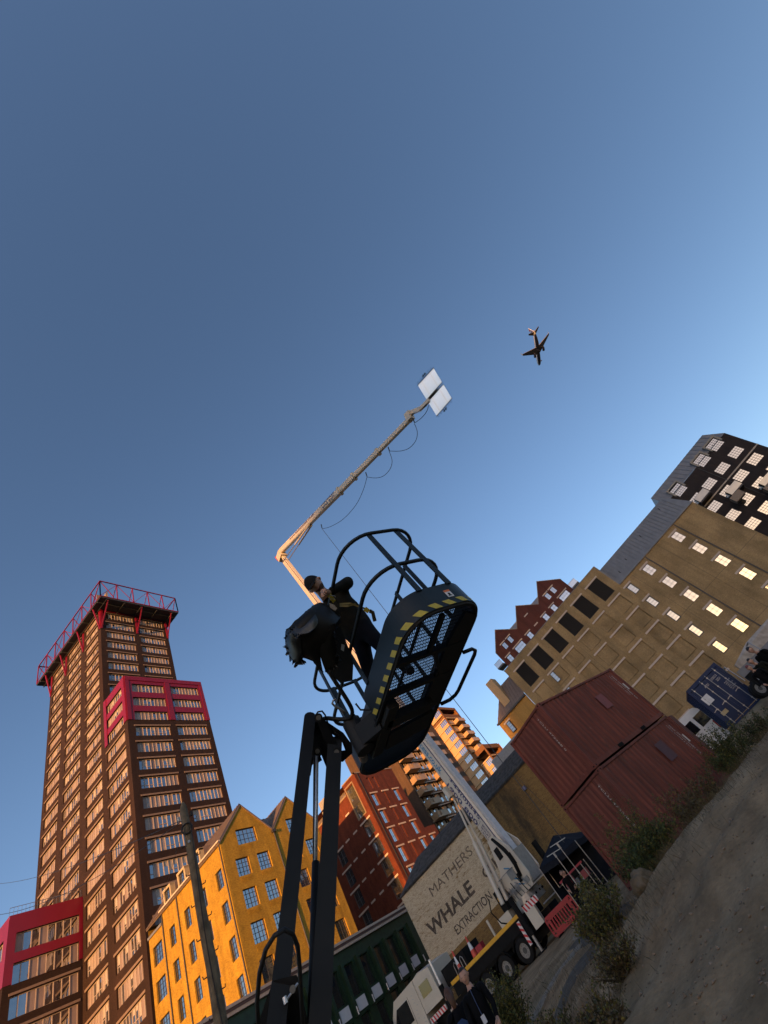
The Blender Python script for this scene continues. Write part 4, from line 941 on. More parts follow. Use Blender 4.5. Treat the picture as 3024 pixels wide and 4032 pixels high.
    m = MB(); p, q, r, s = F.p(-22.35, 19.85, -.1), F.p(-15.45, 19.85, -.1), F.p(-15.45, 24.2, -2.6), F.p(-18.6, 24.2, -2.6); m.quad(p, q, r, s); m.quad(F.p(-22.35, 19.85, -9), p, s, F.p(-18.6, 24.2, -7)); m.quad(s, r, F.p(-15.45, 24.2, -7), F.p(-18.6, 24.2, -7)); rf = m.build("roof", mROOFB, H)
    m = MB()
    for i in range(12):
        t = i / 12; a = p.lerp(q, t); bq = (s.lerp(r, (t - .48) / .52) if t > .48 else p.lerp(s, t / .48)); m.bar(a + V(-.02, 0, .03), bq + V(-.02, 0, .03), .04, .06)
    m.build("roof_seam", mROOFB, rf)
    m = MB(); F.box(m, -19.6, -18.2, 21.0, 25.6, -2.6, -.7); m.build("chimney", plain("timber_chimney", (0.46, 0.29, 0.14), rough=.7), H)
    m = MB(); F.box(m, -22.4, -15.45, 19.7, 19.95, -.2, .1); m.build("gutter", mPIPE, H)
    window(F, H, ('BH',), -21.1, 17.4, .82, 1.65, 1, 4, mGREYF, gl, fr=.1, depth=-.15); slab(F, H, "lintel", lint, -21.5, -20.05, 19.1, 19.33, -.3, -.2)
longbrick()

# ================================================================== dark red triple gable behind it
def triple():
    bk = brick("oxblood_brick", (0.105, 0.03, 0.022), (0.085, 0.026, 0.02), (0.06, 0.03, 0.025), var=.2, patch=.1)
    B = empty("triple_gable_house", (100, 8, 0), "dark red brick building with three gables rising behind the louvred parapet", "building")
    F = Face((95, 0), 270); lint = MATS["pinkish_lintel"]
    ops = []; W = []
    for a in (-15.0, -16.9, .1, -1.75): W.append((a, 35.45, 1.0, 1.46, 2, 4))
    for a, w in ((-15.4, 2.6), (-.05, 2.45)): W.append((a, 32.1, w, 2.1, 4, 3))
    for a in (-3.0, -5.75, -11.2, -18.15): W.append((a, 32.2, 1.2, 2.0, 2, 3))
    ops = [(a, a + w, z, z + h) for a, z, w, h, _, _ in W]
    m = MB(); e = 36.65; pk = 40.35
    F.wall(m, [[(-19.25, 0), (3.55, 0), (3.55, e), (-19.25, e)]] + [[(c - 3.8, e), (c + 3.8, e), (c, pk)] for c in (-15.43, -7.83, -.23)], ops, .2)
    m.quad(F.p(3.55, 0), F.p(3.55, 0, -12), F.p(3.55, e, -12), F.p(3.55, e)); m.quad(F.p(-19.25, 0, -12), F.p(-19.25, 0), F.p(-19.25, e), F.p(-19.25, e, -12)); m.build("wall", bk, B)
    for a, z, w, h, nx, nz in W:
        window(F, B, ('TG', w), a, z, w, h, nx, nz, mBLACKF, mGLASS, depth=.1); slab(F, B, "lintel", lint, a - .3, a + w + .35, z + h + .06, z + h + .3, -.05, .05)
    for a, z in ((-8.42, 37.0), (-8.47, 34.0)): slab(F, B, "lintel", lint, a, a + 1.2, z, z + .26, -.05, .05)
    for c in (-15.43, -7.83, -.23):
        m = MB(); o = .08
        pitched(m, F.p(c - 3.85, e, -12), F.p(c - 3.85, e, o), F.p(c, pk + .08, o), F.p(c, pk + .08, -12)); pitched(m, F.p(c, pk + .08, -12), F.p(c, pk + .08, o), F.p(c + 3.85, e, o), F.p(c + 3.85, e, -12)); m.build("roof", plain("pale_brown_zinc", (0.24, 0.20, 0.17), rough=.5), B)
    m = MB(); pitched(m, F.p(-14, 37.2, -2), F.p(0, 37.2, -2), F.p(0, 40.2, -6), F.p(-14, 40.2, -6)); m.build("cross_roof", MATS["pale_brown_zinc"], B)
    ra = plain("balcony_rail", (0.05, 0.05, 0.055), rough=.4); gb = glass("balustrade_glass", tint=(0.05, 0.06, 0.06))
    for a, z in ((4.1, 33.2), (-21.0, 33.8)):
        m = MB(); F.box(m, a - .5, a + 1.4, z, z + .35, -3, -.3); b = m.build("balcony", ra, B)
        m = MB(); F.box(m, a - .5, a + 1.4, z + .36, z + 1.45, -.34, -.31); m.build("balustrade", gb, b)
        m = MB(); F.box(m, a - .5, a + 1.4, z + 1.45, z + 1.5, -.36, -.29); m.build("handrail", ra, b)
triple()

# ================================================================== black brick building, far right
def blackbrick():
    bk = brick("black_brick", (0.030, 0.022, 0.022), (0.022, 0.018, 0.018), (0.03, 0.026, 0.026), var=.2, patch=.1)
    B = empty("black_brick_building", (108, -42, 0), "black brick building with white grid windows and dormers at the right edge", "building")
    F = Face((100, 0), 264); fr = mBLACKF; E = 30.85
    gl = glass("pale_sky_glass", tint=(0.06, 0.055, 0.05), warp=.01, refl=.26)
    W = []
    for a in (44.0, 40.15, 36.35, 32.6):
        for zt in (27.85, 24.5, 21.2, 17.9): W.append((a, zt - 1.72, 2.42, 1.72))
    D = [(44.0, 29.75), (40.15, 29.75), (32.7, 29.6)]
    ops = [(a, a + w, z, z + h) for a, z, w, h in W] + [(a, a + 2.42, z, E) for a, z in D]
    m = MB(); F.wall(m, [[(30.2, 0), (48.1, 0), (48.1, E), (30.2, E)]], ops, .14); m.quad(F.p(48.1, 0), F.p(48.1, 0, -14), F.p(48.1, E, -14), F.p(48.1, E)); m.quad(F.p(30.2, 0, -14), F.p(30.2, 0), F.p(30.2, E), F.p(30.2, E, -14)); m.build("wall", bk, B)
    for a, z, w, h in W: window(F, B, ('D',), a, z, w, h, 5, 4, fr, gl, depth=.08, bar=.05)
    m = MB(); p, q, r, s = F.p(30.2, E, .05), F.p(48.1, E, .05), F.p(46.9, 34.6, -1.9), F.p(30.2, 34.6, -1.9); m.quad(p, q, r, s); m.quad(q, F.p(48.1, E, -14), F.p(46.9, 34.6, -12), r); m.quad(F.p(30.2, E, -14), p, s, F.p(30.2, 34.6, -12)); m.quad(s, r, F.p(46.9, 34.6, -12), F.p(30.2, 34.6, -12)); rf = m.build("roof", mROOFG, B)
    for i in range(17):
        m = MB(); t = i / 17; m.bar(p.lerp(q, t) + V(-.03, 0, .03), s.lerp(r, t) + V(-.03, 0, .03), .06, .08); m.build("roof_seam", mROOFG, rf)
    trim = plain("dormer_trim_grey", (0.19, 0.18, 0.16), rough=.5)
    for a, z in D:
        m = MB(); F.box(m, a - .35, a - .02, z + .6, 32.3, -1.5, .3); F.box(m, a + 2.44, a + 2.75, z + .6, 32.3, -1.5, .3); F.box(m, a - .35, a + 2.75, 32.0, 32.35, -1.5, .34); d = m.build("dormer", trim, B)
        m = MB(); F.box(m, a - .33, a + 2.73, z + 1.2, 31.99, -3, -1.5); m.build("dormer_cheek", mROOFG, d)
        window(F, B, ('DD',), a, z, 2.42, 2.24, 5, 6, fr, gl, depth=.0, bar=.045)
    m = MB(); F.box(m, 33, 48.1, 24.84, 25.08, 0, .1); m.build("string_course", plain("pale_band", (0.36, 0.29, 0.23)), B)
    m = MB(); m.cyl(F.p(39.5, 0, .1), F.p(39.5, 30.6, .1), .07, 8); m.build("downpipe", mPIPE, B)
    sl_ = plain("balcony_slab", (0.035, 0.03, 0.03)); gb = glass("balcony_glass", tint=(0.03, 0.03, 0.028), warp=.03, refl=.12)
    for a, z in ((33.0, 25.5), (36.7, 22.1), (40.5, 18.8), (44.3, 15.6)):
        m = MB(); F.box(m, a, a + 2.7, z - .2, z + .1, 0, 2.0); b = m.build("balcony", sl_, B)
        m = MB(); F.box(m, a, a + 2.7, z + .1, z + 1.35, 1.96, 2.0); F.box(m, a, a + .04, z + .1, z + 1.35, .05, 1.94); m.build("balustrade", gb, b)
    for a, z in ((35.6, 20.6), (39.6, 17.6), (43.6, 15.0)):
        m = MB(); F.box(m, a, a + 2.2, z, z + 1.3, 1.6, 3.0); m.build("planter_box", plain("tan_planter", (0.2, 0.15, 0.11)), B)
blackbrick()

# ================================================================== unseen blocks behind the photographer, heights and edges shaped to shade the yard
def skyline():
    mt = plain("far_concrete", (0.22, 0.2, 0.19), rough=.8); gw = glass("far_glass")
    for i, (x0, x1, y0, y1, h, lab) in enumerate(((-640, -600, -520, -155, 68, "unseen tall slab shaped to shade the right side, far behind the photographer"), (-650, -600, -154, -135, 36.5, "unseen middle block shaped to shade the yard, far behind the photographer"), (-645, -600, -134, 130, 31.5, "unseen long low block shaped to shade the lower walls, far behind the photographer"))):
        B = empty("shade_block", ((x0 + x1) / 2, (y0 + y1) / 2, 0), lab, "building", "unseen shade blocks behind the camera")
        F = Face((x1, y0), 90); L = y1 - y0; m = MB(); ops = []
        m.box((x0, y0, 0), (x1, y1, h)); m.build("wall", mt, B)
        m = MB(); m.box((x0 + 8, y0 + L * .3, h), (x1 - 8, y0 + L * .5, h + 3)); m.build("plant_room", mt, B)
        for k in range(int(h // 8)): slab(F, B, "window_band", gw, 3, L - 3, 4 + 8 * k, 6.2 + 8 * k, .02, .1)
skyline()
# ================================================================== shipping containers
def cont_axes(corner, hd, L=6.058, W=2.438):
    e1 = V(math.cos(R_(hd)), math.sin(R_(hd)), 0); e2 = V(-e1.y, e1.x, 0); return Vector(corner), e1, e2
def corrug(mb, o, e, up, n, length, height, pitch=0.275, d=0.05, phase=0.0):
    """trapezoid-corrugated sheet; o lower left, e along, n outward"""
    pts = []; x = 0.0; seq = [(0.0, 0), (0.072, 0), (0.140, 1), (0.212, 1)]
    while x < length:
        for dx, k in seq:
            if x + dx <= length: pts.append((x + dx, -d * k))
        x += pitch
    pts.append((length, 0))
    for i in range(len(pts) - 1):
        a = o + e * pts[i][0] + n * pts[i][1]; b = o + e * pts[i + 1][0] + n * pts[i + 1][1]
        mb.quad(a, b, b + up * height, a + up * height)
def container(label, corner, hd, z, mat, mdark, texts, zdoor=False, group=None, panel=None):
    P, e1, e2 = cont_axes((corner[0], corner[1], z), hd); L, W, H = 6.058, 2.438, 2.591; up = V(0, 0, 1)
    C = empty("shipping_container", P + e1 * L / 2 + e2 * W / 2, label, "container", group)
    r = .06
    m = MB(); corrug(m, P + e1 * .12 + up * .16 - e2 * -.03, e1, up, -e2, L - .24, H - .16 - .1); m.build("side_wall", mat, C)
    m = MB(); corrug(m, P + e2 * (W - .12) + up * .16 + e1 * .03, -e2, up, -e1, W - .24, H - .16 - .1, pitch=.25, d=.045); m.build("end_wall", mat, C)
    m = MB(); q = P + e1 * L + e2 * W; corrug(m, q - e1 * .12 + up * .16 - e2 * .03, -e1, up, e2, L - .24, H - .26); m.build("side_wall", mat, C)
    if not zdoor:
        m = MB(); m.obox(P + e1 * (L - .05) + e2 * W / 2 + up * H / 2, e1 * .03, e2 * (W / 2 - .06), up * (H / 2 - .1)); m.build("door", mat, C)
    m = MB(); m.obox(P + e1 * L / 2 + e2 * W / 2 + up * (H - .06), e1 * (L / 2 - .05), e2 * (W / 2 - .05), up * .03); m.build("roof", mat, C)
    m = MB(); m.obox(P + e1 * L / 2 + e2 * W / 2 + up * .14, e1 * (L / 2 - .1), e2 * (W / 2 - .1), up * .03); m.build("floor", mdark, C)
    # rails and posts
    fr = MB()
    for ee, off, ln, oth in ((e1, e2, L, W), (e2, e1, W, L)):
        for s in (0, 1):
            b = P + off * (oth * s + (.03 if s == 0 else -.03))
            if not (ee is e2 and s == 1 and zdoor):
                fr.bar(b + ee * .12 + up * (H - .05), b + ee * (ln - .12) + up * (H - .05), .055, .08)
            fr.bar(b + ee * .12 + up * .09, b + ee * (ln - .12) + up * .09, .05, .14)
    fr.build("rail", mat, C)
    for i in (0, 1):
        for j in (0, 1):
            c = P + e1 * (.06 if i == 0 else L - .06) + e2 * (.06 if j == 0 else W - .06)
            m = MB(); m.obox(c + up * H / 2, e1 * .058, e2 * .058, up * (H / 2 - .125)); m.build("corner_post", mat, C)
            for zz in (.06, H - .06):
                m = MB(); sx = e1 * (1 if i == 0 else -1); sy = e2 * (1 if j == 0 else -1)
                cc = c + up * zz + sx * .025 + sy * .018; m.obox(cc, e1 * .089, e2 * .082, up * .062); k = m.build("corner_casting", mat, C)
                m = MB(); m.obox(cc - sy * .081, e1 * .03, e2 * .004, up * .022); m.build("casting_hole", mdark, k); m = MB(); m.obox(cc - sx * .088, e1 * .004, e2 * .03, up * .022); m.build("casting_hole", mdark, k)
    for xx in (2.03, 4.03):      # fork pockets
        m = MB(); m.obox(P + e1 * xx + e2 * .012 + up * .085, e1 * .18, e2 * .02, up * .058); m.build("fork_pocket", mdark, C)
    return C, P, e1, e2
def weathered(name, col, rust, seed):
    """painted steel with run-down grime, pale scuffs and rust blooms"""
    m, t, b = newmat(name); L = t.links; g = N(t, 'ShaderNodeNewGeometry')
    def noise_(scale, mp, lo, hi, a, c, det=8, rough=.65):
        q = N(t, 'ShaderNodeMapping'); q.inputs['Scale'].default_value = mp; q.inputs['Location'].default_value = (seed, seed * .7, 0); L.new(g.outputs['Position'], q.inputs[0])
        n = N(t, 'ShaderNodeTexNoise'); n.inputs['Scale'].default_value = scale; n.inputs['Detail'].default_value = det; n.inputs['Roughness'].default_value = rough; L.new(q.outputs[0], n.inputs['Vector'])
        r = N(t, 'ShaderNodeMapRange'); r.inputs['From Min'].default_value = lo; r.inputs['From Max'].default_value = hi; r.inputs['To Min'].default_value = a; r.inputs['To Max'].default_value = c; L.new(n.outputs['Fac'], r.inputs['Value']); return r.outputs[0]
    cur = None
    mx = N(t, 'ShaderNodeMix', data_type='RGBA', blend_type='MULTIPLY'); mx.inputs[0].default_value = 1; mx.inputs[6].default_value = rgb(col); L.new(noise_(1.0, (1.2, 1.2, .7), .3, .7, .72, 1.25), mx.inputs[7]); cur = mx.outputs[2]
    m2 = N(t, 'ShaderNodeMix', data_type='RGBA', blend_type='MULTIPLY'); m2.inputs[0].default_value = 1; L.new(cur, m2.inputs[6]); L.new(noise_(2.2, (2.5, 2.5, .12), .3, .7, .62, 1.3), m2.inputs[7]); cur = m2.outputs[2]
    for lo, hi, amt, cc, sc, mp in ((.60, .70, .75, rust, 2.4, (1, 1, .5)), (.665, .69, .6, (.32, .24, .2), 9.0, (2.2, 2.2, .35))):
        k = N(t, 'ShaderNodeMix', data_type='RGBA'); L.new(noise_(sc, mp, lo, hi, 0, amt), k.inputs[0]); L.new(cur, k.inputs[6]); k.inputs[7].default_value = rgb(cc); cur = k.outputs[2]
    L.new(cur, b.inputs['Base Color']); b.inputs['Roughness'].default_value = .6; b.inputs['Specular IOR Level'].default_value = .3; return m
mRUST = weathered("oxide_red_paint", (0.135, 0.030, 0.017), (.06, .025, .014), 3.0)
mRUST2 = weathered("faded_oxide_paint", (0.13, 0.032, 0.020), (.05, .024, .016), 11.0)
mHOLE = plain("dark_gap", (0.006, 0.006, 0.006), rough=.9)
mSTENC = plain("white_stencil", (0.5, 0.46, 0.42), rough=.7, var=.3, scale=30)
CC = (17.308, 3.699); CH = -25.3
def red_containers():
    up = V(0, 0, 1)
    for z, lab, s in ((2.625, "oxide red shipping container stacked on top of another", 0), (0.0, "oxide red shipping container at the bottom of the stack behind the bushes", 1)):
        C, P, e1, e2 = container(lab, CC, CH, z, mRUST if s == 0 else mRUST2, mHOLE, None, group="stacked oxide red containers")
        # vertical stencilled codes on the end, small codes on the long side
        me = text_mesh("stencil_code", "TCLU 472268 0", mSTENC, 1.35, .062); put_text("stencil_code", me, C, P + e2 * .52 - e1 * .004 + up * 2.3, -up, -e2)
        for dx, l, h in ((5.36, 1.05, .06), (5.52, 1.25, .075)):
            me = text_mesh("stencil_code", "MAX GROSS 30480 KG" if dx > 5.5 else "TCLU 472268 0 22G1", mSTENC, l, h); put_text("stencil_code", me, C, P + e1 * dx - e2 * .008 + up * (2.32 if dx < 5.5 else 2.25), -up, e1)
        m = MB(); m.obox(P + e1 * 5.72 - e2 * .01 + up * 1.62, e1 * .045, e2 * .004, up * .16); m.build("data_plate", mSTENC, C)
        if s == 0:
            m = MB(); m.obox(P + e1 * 3.5 - e2 * .006 + up * 1.55, e1 * .28, e2 * .003, up * .3); m.build("touch_up_patch", plain("fresh_red_paint", (0.16, 0.012, 0.01), rough=.5), C)
        else:
            m = MB(); m.obox(P + e1 * 3.9 - e2 * .006 + up * 1.75, e1 * .3, e2 * .003, up * .34); m.build("touch_up_patch", plain("plum_paint", (0.07, 0.022, 0.03), rough=.6), C)
            # right-hand door of the lower box swung open
            m = MB(); d = (e1 * .93 + e2 * .36).normalized(); q = P + e1 * 6.06
            m.prism([q + up * .2, q + d * .0 + up * 2.5, q + d * 1.15 + up * 2.5, q + d * 1.15 + up * .2], d.cross(up) * .05); dr = m.build("door", mRUST2, C)
            for k in (.35, .8):
                m = MB(); m.cyl(q + d * k + up * .25 - d.cross(up) * .03, q + d * k + up * 2.45 - d.cross(up) * .03, .02, 6); m.build("locking_bar", plain("galvanised_bar", (.35, .34, .33), rough=.4, metal=.5), dr)
    # twist locks showing in the gap
red_containers()
def blue_container():
    mB = plain("navy_container_paint", (0.008, 0.021, 0.066), spec=.2, rough=.5, var=.15, scale=1.5, dirt=.25, dcol=(.04, .045, .07)); up = V(0, 0, 1)
    cx, cy = PR(2700, 2723, 32.5).x, PR(2700, 2723, 32.5).y
    TR = PR(2802, 2602, 32.9); TL = PR(2700, 2723, 32.6); d = (TR - TL); d.z = 0; d.normalize()
    z = TL.z - 2.591
    hd = math.degrees(math.atan2(-d.x, d.y)) + 180   # e1 points away from the camera; doors at the near end
    e1 = V(-d.y, d.x, 0); e1 = e1 if e1.x > 0 else -e1
    hd = math.degrees(math.atan2(e1.y, e1.x)); e2 = V(-e1.y, e1.x, 0)
    corner = TR - e2 * 0
    P0 = V(TR.x, TR.y, z)
    W = 2.438; L = 6.058; H = 2.591
    C = empty("shipping_container", P0 + e1 * L / 2 + e2 * W / 2, "navy blue shipping container with locking bars and white notice on its doors", "container")
    m = MB()
    for s in (0, 1):
        b = P0 + e2 * (W * s + (.03 if s == 0 else -.03)); corrug(m, b + up * .15 + (e1 * .1 if s == 0 else e1 * (L - .1)), e1 if s == 0 else -e1, up, -e2 if s == 0 else e2, L - .2, H - .25)
    m.build("side_wall", mB, C)
    m = MB(); m.obox(P0 + e1 * L / 2 + e2 * W / 2 + up * (H - .05), e1 * (L / 2), e2 * (W / 2 - .01), up * .04); m.build("roof", mB, C)
    m = MB(); m.obox(P0 + e1 * (L - .05) + e2 * W / 2 + up * H / 2, e1 * .04, e2 * (W / 2), up * (H / 2 - .1)); m.build("end_wall", mB, C)
    fr = MB(); f0 = P0 + e1 * .05
    for k in (.06, W - .06): fr.obox(f0 + e2 * k + up * H / 2, e1 * .06, e2 * .06, up * H / 2)
    fr.obox(f0 + e2 * W / 2 + up * (H - .1), e1 * .058, e2 * (W / 2 - .12), up * .1); fr.obox(f0 + e2 * W / 2 + up * .07, e1 * .058, e2 * (W / 2 - .12), up * .07); fr.build("door_frame", mB, C)
    bar = plain("galvanised_bar", (.35, .34, .33), rough=.4, metal=.5)
    for s in (0, 1):
        a0 = .13 + s * (W / 2 - .125); a1 = a0 + W / 2 - .135
        m = MB(); m.obox(P0 + e1 * .06 + e2 * (a0 + a1) / 2 + up * (H / 2 - .03), e1 * .025, e2 * (a1 - a0) / 2, up * (H / 2 - .2)); d_ = m.build("door", mB, C)
        for k in range(4):
            z0 = .25 + k * .56; m = MB(); m.obox(P0 + e1 * .03 + e2 * (a0 + a1) / 2 + up * (z0 + .22), e1 * .012, e2 * ((a1 - a0) / 2 - .06), up * .2); m.build("door_panel", mB, d_)
        for k in (.22, .82):
            q = P0 - e1 * .01 + e2 * (a0 + (a1 - a0) * k); m = MB(); m.cyl(q + up * .1, q + up * (H - .12), .02, 8)
            for zz in (.35, 1.0, 1.7, 2.3): m.obox(q + up * zz, e1 * .02, e2 * .04, up * .03)
            m.bar(q + up * 1.05, q + e2 * .28 + up * 1.0, .02, .03); m.build("locking_bar", bar, d_)
    q = P0 - e1 * .015
    for txt, a, z_, w, h in (("332052 0", 0.98, 2.06, .44, .12), ("22G1", .80, 1.86, .26, .12), ("APZU", 1.55, 2.02, .30, .12)):
        me = text_mesh("stencil_code", txt, mSTENC, w, h); put_text("stencil_code", me, C, q + e2 * a + up * z_, -e2, up)
    for i, txt in enumerate(("MAX GROSS 30480 KG", "67200 LB", "TARE 2230 KG", "4920 LB", "NET 28250 KG", "CU CAP 33.2 CU M")):
        me = text_mesh("stencil_code", txt, mSTENC, .42 if i % 2 == 0 else .3, .055); put_text("stencil_code", me, C, q + e2 * .66 + up * (1.56 - i * .085), -e2, up)
    m = MB(); m.obox(q + e2 * 2.02 + up * 1.62 - e1 * .006, e1 * .004, e2 * .24, up * .23); m.build("white_notice", plain("white_sticker", (.6, .58, .56), rough=.6), C)
    m = MB(); m.obox(q + e2 * 2.0 + up * .72 - e1 * .006, e1 * .004, e2 * .2, up * .1); m.build("yellow_notice", plain("tan_sticker", (.4, .3, .15)), C)
blue_container()

# ================================================================== people
SKIN = lambda: plain("skin", (0.40, 0.22, 0.15), rough=.55, var=.08, scale=20)
def skin_body(name, J, E, rad, parent, mats, matfun, root):
    """one continuous surface grown over a posed skeleton"""
    keys = list(J); me = bpy.data.meshes.new(name); me.from_pydata([tuple(J[k]) for k in keys], [(keys.index(a), keys.index(b)) for a, b in E], [])
    o = bpy.data.objects.new(name, me); COL.objects.link(o); md = o.modifiers.new("skin", 'SKIN'); md.use_smooth_shade = True
    for i, k in enumerate(keys):
        r = rad[k]; r = r if isinstance(r, tuple) else (r, r); sv = me.skin_vertices[0].data[i]; sv.radius = r; sv.use_root = (k == root); sv.use_loose = False
    sb = o.modifiers.new("sub", 'SUBSURF'); sb.levels = 2; sb.render_levels = 2
    dg = bpy.context.evaluated_depsgraph_get(); m2 = bpy.data.meshes.new_from_object(o.evaluated_get(dg)); bpy.data.objects.remove(o)
    m2.materials.clear()
    for m in mats: m2.materials.append(m)
    for p in m2.polygons: p.material_index = matfun(p.center); p.use_smooth = True
    b = BASE[parent.name]
    for v in m2.vertices: v.co -= b
    ob = bpy.data.objects.new("body", m2); COL.objects.link(ob); ob.parent = parent; BASE[ob.name] = b; return ob
def head_parts(parent, c, fwd, up, R, hairmat, cap=None, hair=True, beard=None, long=False):
    """a shaped head with face; c = centre, fwd = facing, R = half height"""
    fwd = Vector(fwd).normalized(); up = (Vector(up) - fwd * Vector(up).dot(fwd)).normalized(); rt = fwd.cross(up)
    m = MB(); nu, nv = 20, 14; vs = []
    for j in range(nv + 1):
        ph = math.pi * j / nv; z = math.cos(ph); rr = math.sin(ph)
        for i in range(nu):
            th = 2 * math.pi * i / nu; x = math.cos(th) * rr; y = math.sin(th) * rr      # x forward, y side
            sx = .80 if z > -.1 else .80 - .10 * (-z); sy = .70 if z > 0 else .70 - .24 * (-z)
            px = x * sx; py = y * sy; pz = z
            if x > 0:
                f = max(0, x)
                px += .16 * math.exp(-((y / .13) ** 2 + ((z + .12) / .16) ** 2)) * f      # nose
                px -= .06 * math.exp(-(((abs(y) - .33) / .14) ** 2 + ((z - .05) / .1) ** 2))   # eye sockets
                px += .05 * math.exp(-((y / .25) ** 2 + ((z + .78) / .14) ** 2))        # chin
                px += .03 * math.exp(-((y / .2) ** 2 + ((z + .5) / .08) ** 2))        # lips
            vs.append(c + (fwd * px + rt * -py + up * pz) * R)
    fs = [(j * nu + i, j * nu + (i + 1) % nu, (j + 1) * nu + (i + 1) % nu, (j + 1) * nu + i) for j in range(nv) for i in range(nu)]
    m.raw(vs, [f[::-1] for f in fs]); hd = m.build("head", SKIN(), parent, smooth=True)
    dk = plain("eye_dark", (.02, .015, .012), rough=.3); lip = plain("lip", (.28, .1, .08), rough=.5)
    for s in (-1, 1):
        m = MB(); e = c + (fwd * .70 + rt * s * .29 + up * .04) * R; m.tube([e - rt * .09 * R, e + fwd * .015 * R, e + rt * .09 * R], [.02 * R, .05 * R, .02 * R], 6); m.build("eye", dk, hd)
        m = MB(); e = c + (rt * s * .68 - fwd * .02 + up * -.02) * R; m.tube([e - up * .2 * R, e + rt * s * .08 * R, e + up * .2 * R], [.05 * R, .11 * R, .06 * R], 8); m.build("ear", SKIN(), hd, smooth=True)
    m = MB(); e = c + (fwd * .76 - up * .5) * R; m.tube([e - rt * .22 * R - fwd * .1 * R + up * .05 * R, e + fwd * .02 * R, e + rt * .22 * R - fwd * .1 * R + up * .05 * R], .035 * R, 6); m.build("mouth", lip, hd)
    def shell(name, mat, test, grow, smooth_=True):
        s = MB(); vv = [c + (v - c) * grow for v in vs]
        keep = [f for f in fs if all(test(((vs[i] - c).dot(fwd) / R, (vs[i] - c).dot(rt) / R, (vs[i] - c).dot(up) / R)) for i in f)]
        s.raw(vv, [f[::-1] for f in keep]); s.raw(vs, keep); return s.build(name, mat, parent, smooth=smooth_)
    if beard: shell("beard", beard, lambda p: p[2] < -.35 and p[0] > -.15, 1.03)
    if cap:
        shell("cap", cap, lambda p: p[2] > .16 or (p[2] > -.15 and p[0] < -.3), 1.09)
        m = MB(); b0 = c + (fwd * .72 + up * .26) * R; pts = []
        for k in range(9):
            t = (k - 4) / 4; pts.append((c + (fwd * (.80 - .38 * t * t) + rt * t * .66 + up * .24) * R, c + (fwd * (1.42 - .62 * t * t) + rt * t * .56 + up * (.13 - .06 * (1 - t * t))) * R))
        for k in range(8): m.quad(pts[k][0], pts[k + 1][0], pts[k + 1][1], pts[k][1]); m.quad(*[q - up * .03 * R for q in (pts[k][1], pts[k + 1][1], pts[k + 1][0], pts[k][0])])
        m.build("cap_peak", cap, parent)
    elif hair:
        shell("hair", hairmat, lambda p: p[2] > .45 or (p[0] < .12 and p[2] > -.35) or (long and p[0] < -.0 and p[2] > -.9), 1.10)
        if long:
            m = MB(); m.tube([c + (-fwd * .55 + up * .3) * R, c + (-fwd * .85 - up * .5) * R, c + (-fwd * .7 - up * 1.5) * R, c + (-fwd * .6 - up * 2.0) * R], [.5 * R, .55 * R, .4 * R, .1 * R], 10); m.build("hair", hairmat, parent, smooth=True)
    return hd
def hand(parent, wrist, d, palm_n, R=.045, curl=.6, hold=None, mat=None):
    """palm, four unequal bent fingers and a thumb; d points along the forearm"""
    d = Vector(d).normalized(); n = Vector(palm_n); n = (n - d * n.dot(d)).normalized(); s = d.cross(n); mat = mat or SKIN()
    m = MB(); L = .19
    c = wrist + d * .045; m.tube([wrist - d * .015, wrist + d * .02, wrist + d * .06, wrist + d * .095], [.026, .036, .042, .036], 10)
    for k, (off, ln, r) in enumerate(((-.030, .072, .0095), (-.010, .082, .010), (.010, .076, .0098), (.029, .060, .0085))):
        b = wrist + d * .085 + s * off; a = d; pts = [b - d * .02, b]; dirv = d
        for q in range(3):
            ang = curl * (.9 + .1 * k); dirv = (Matrix.Rotation(ang, 3, s) @ dirv).normalized(); 
            if dirv.dot(n) < 0 and q == 0: dirv = (Matrix.Rotation(-2 * ang, 3, s) @ dirv).normalized(); curl_s = -1
            b = b + dirv * ln * (.45, .32, .23)[q]; pts.append(b)
        m.tube(pts, [r * 1.1, r * 1.08, r, r * .92, r * .75], 8)
    b = wrist + d * .03 - s * .035; m.tube([b, b - s * .02 + d * .025 + n * .012, b - s * .018 + d * .05 + n * .03, b - s * .005 + d * .07 + n * .04], [.014, .012, .0105, .008], 8)
    return m.build("hand", mat, parent, smooth=True)
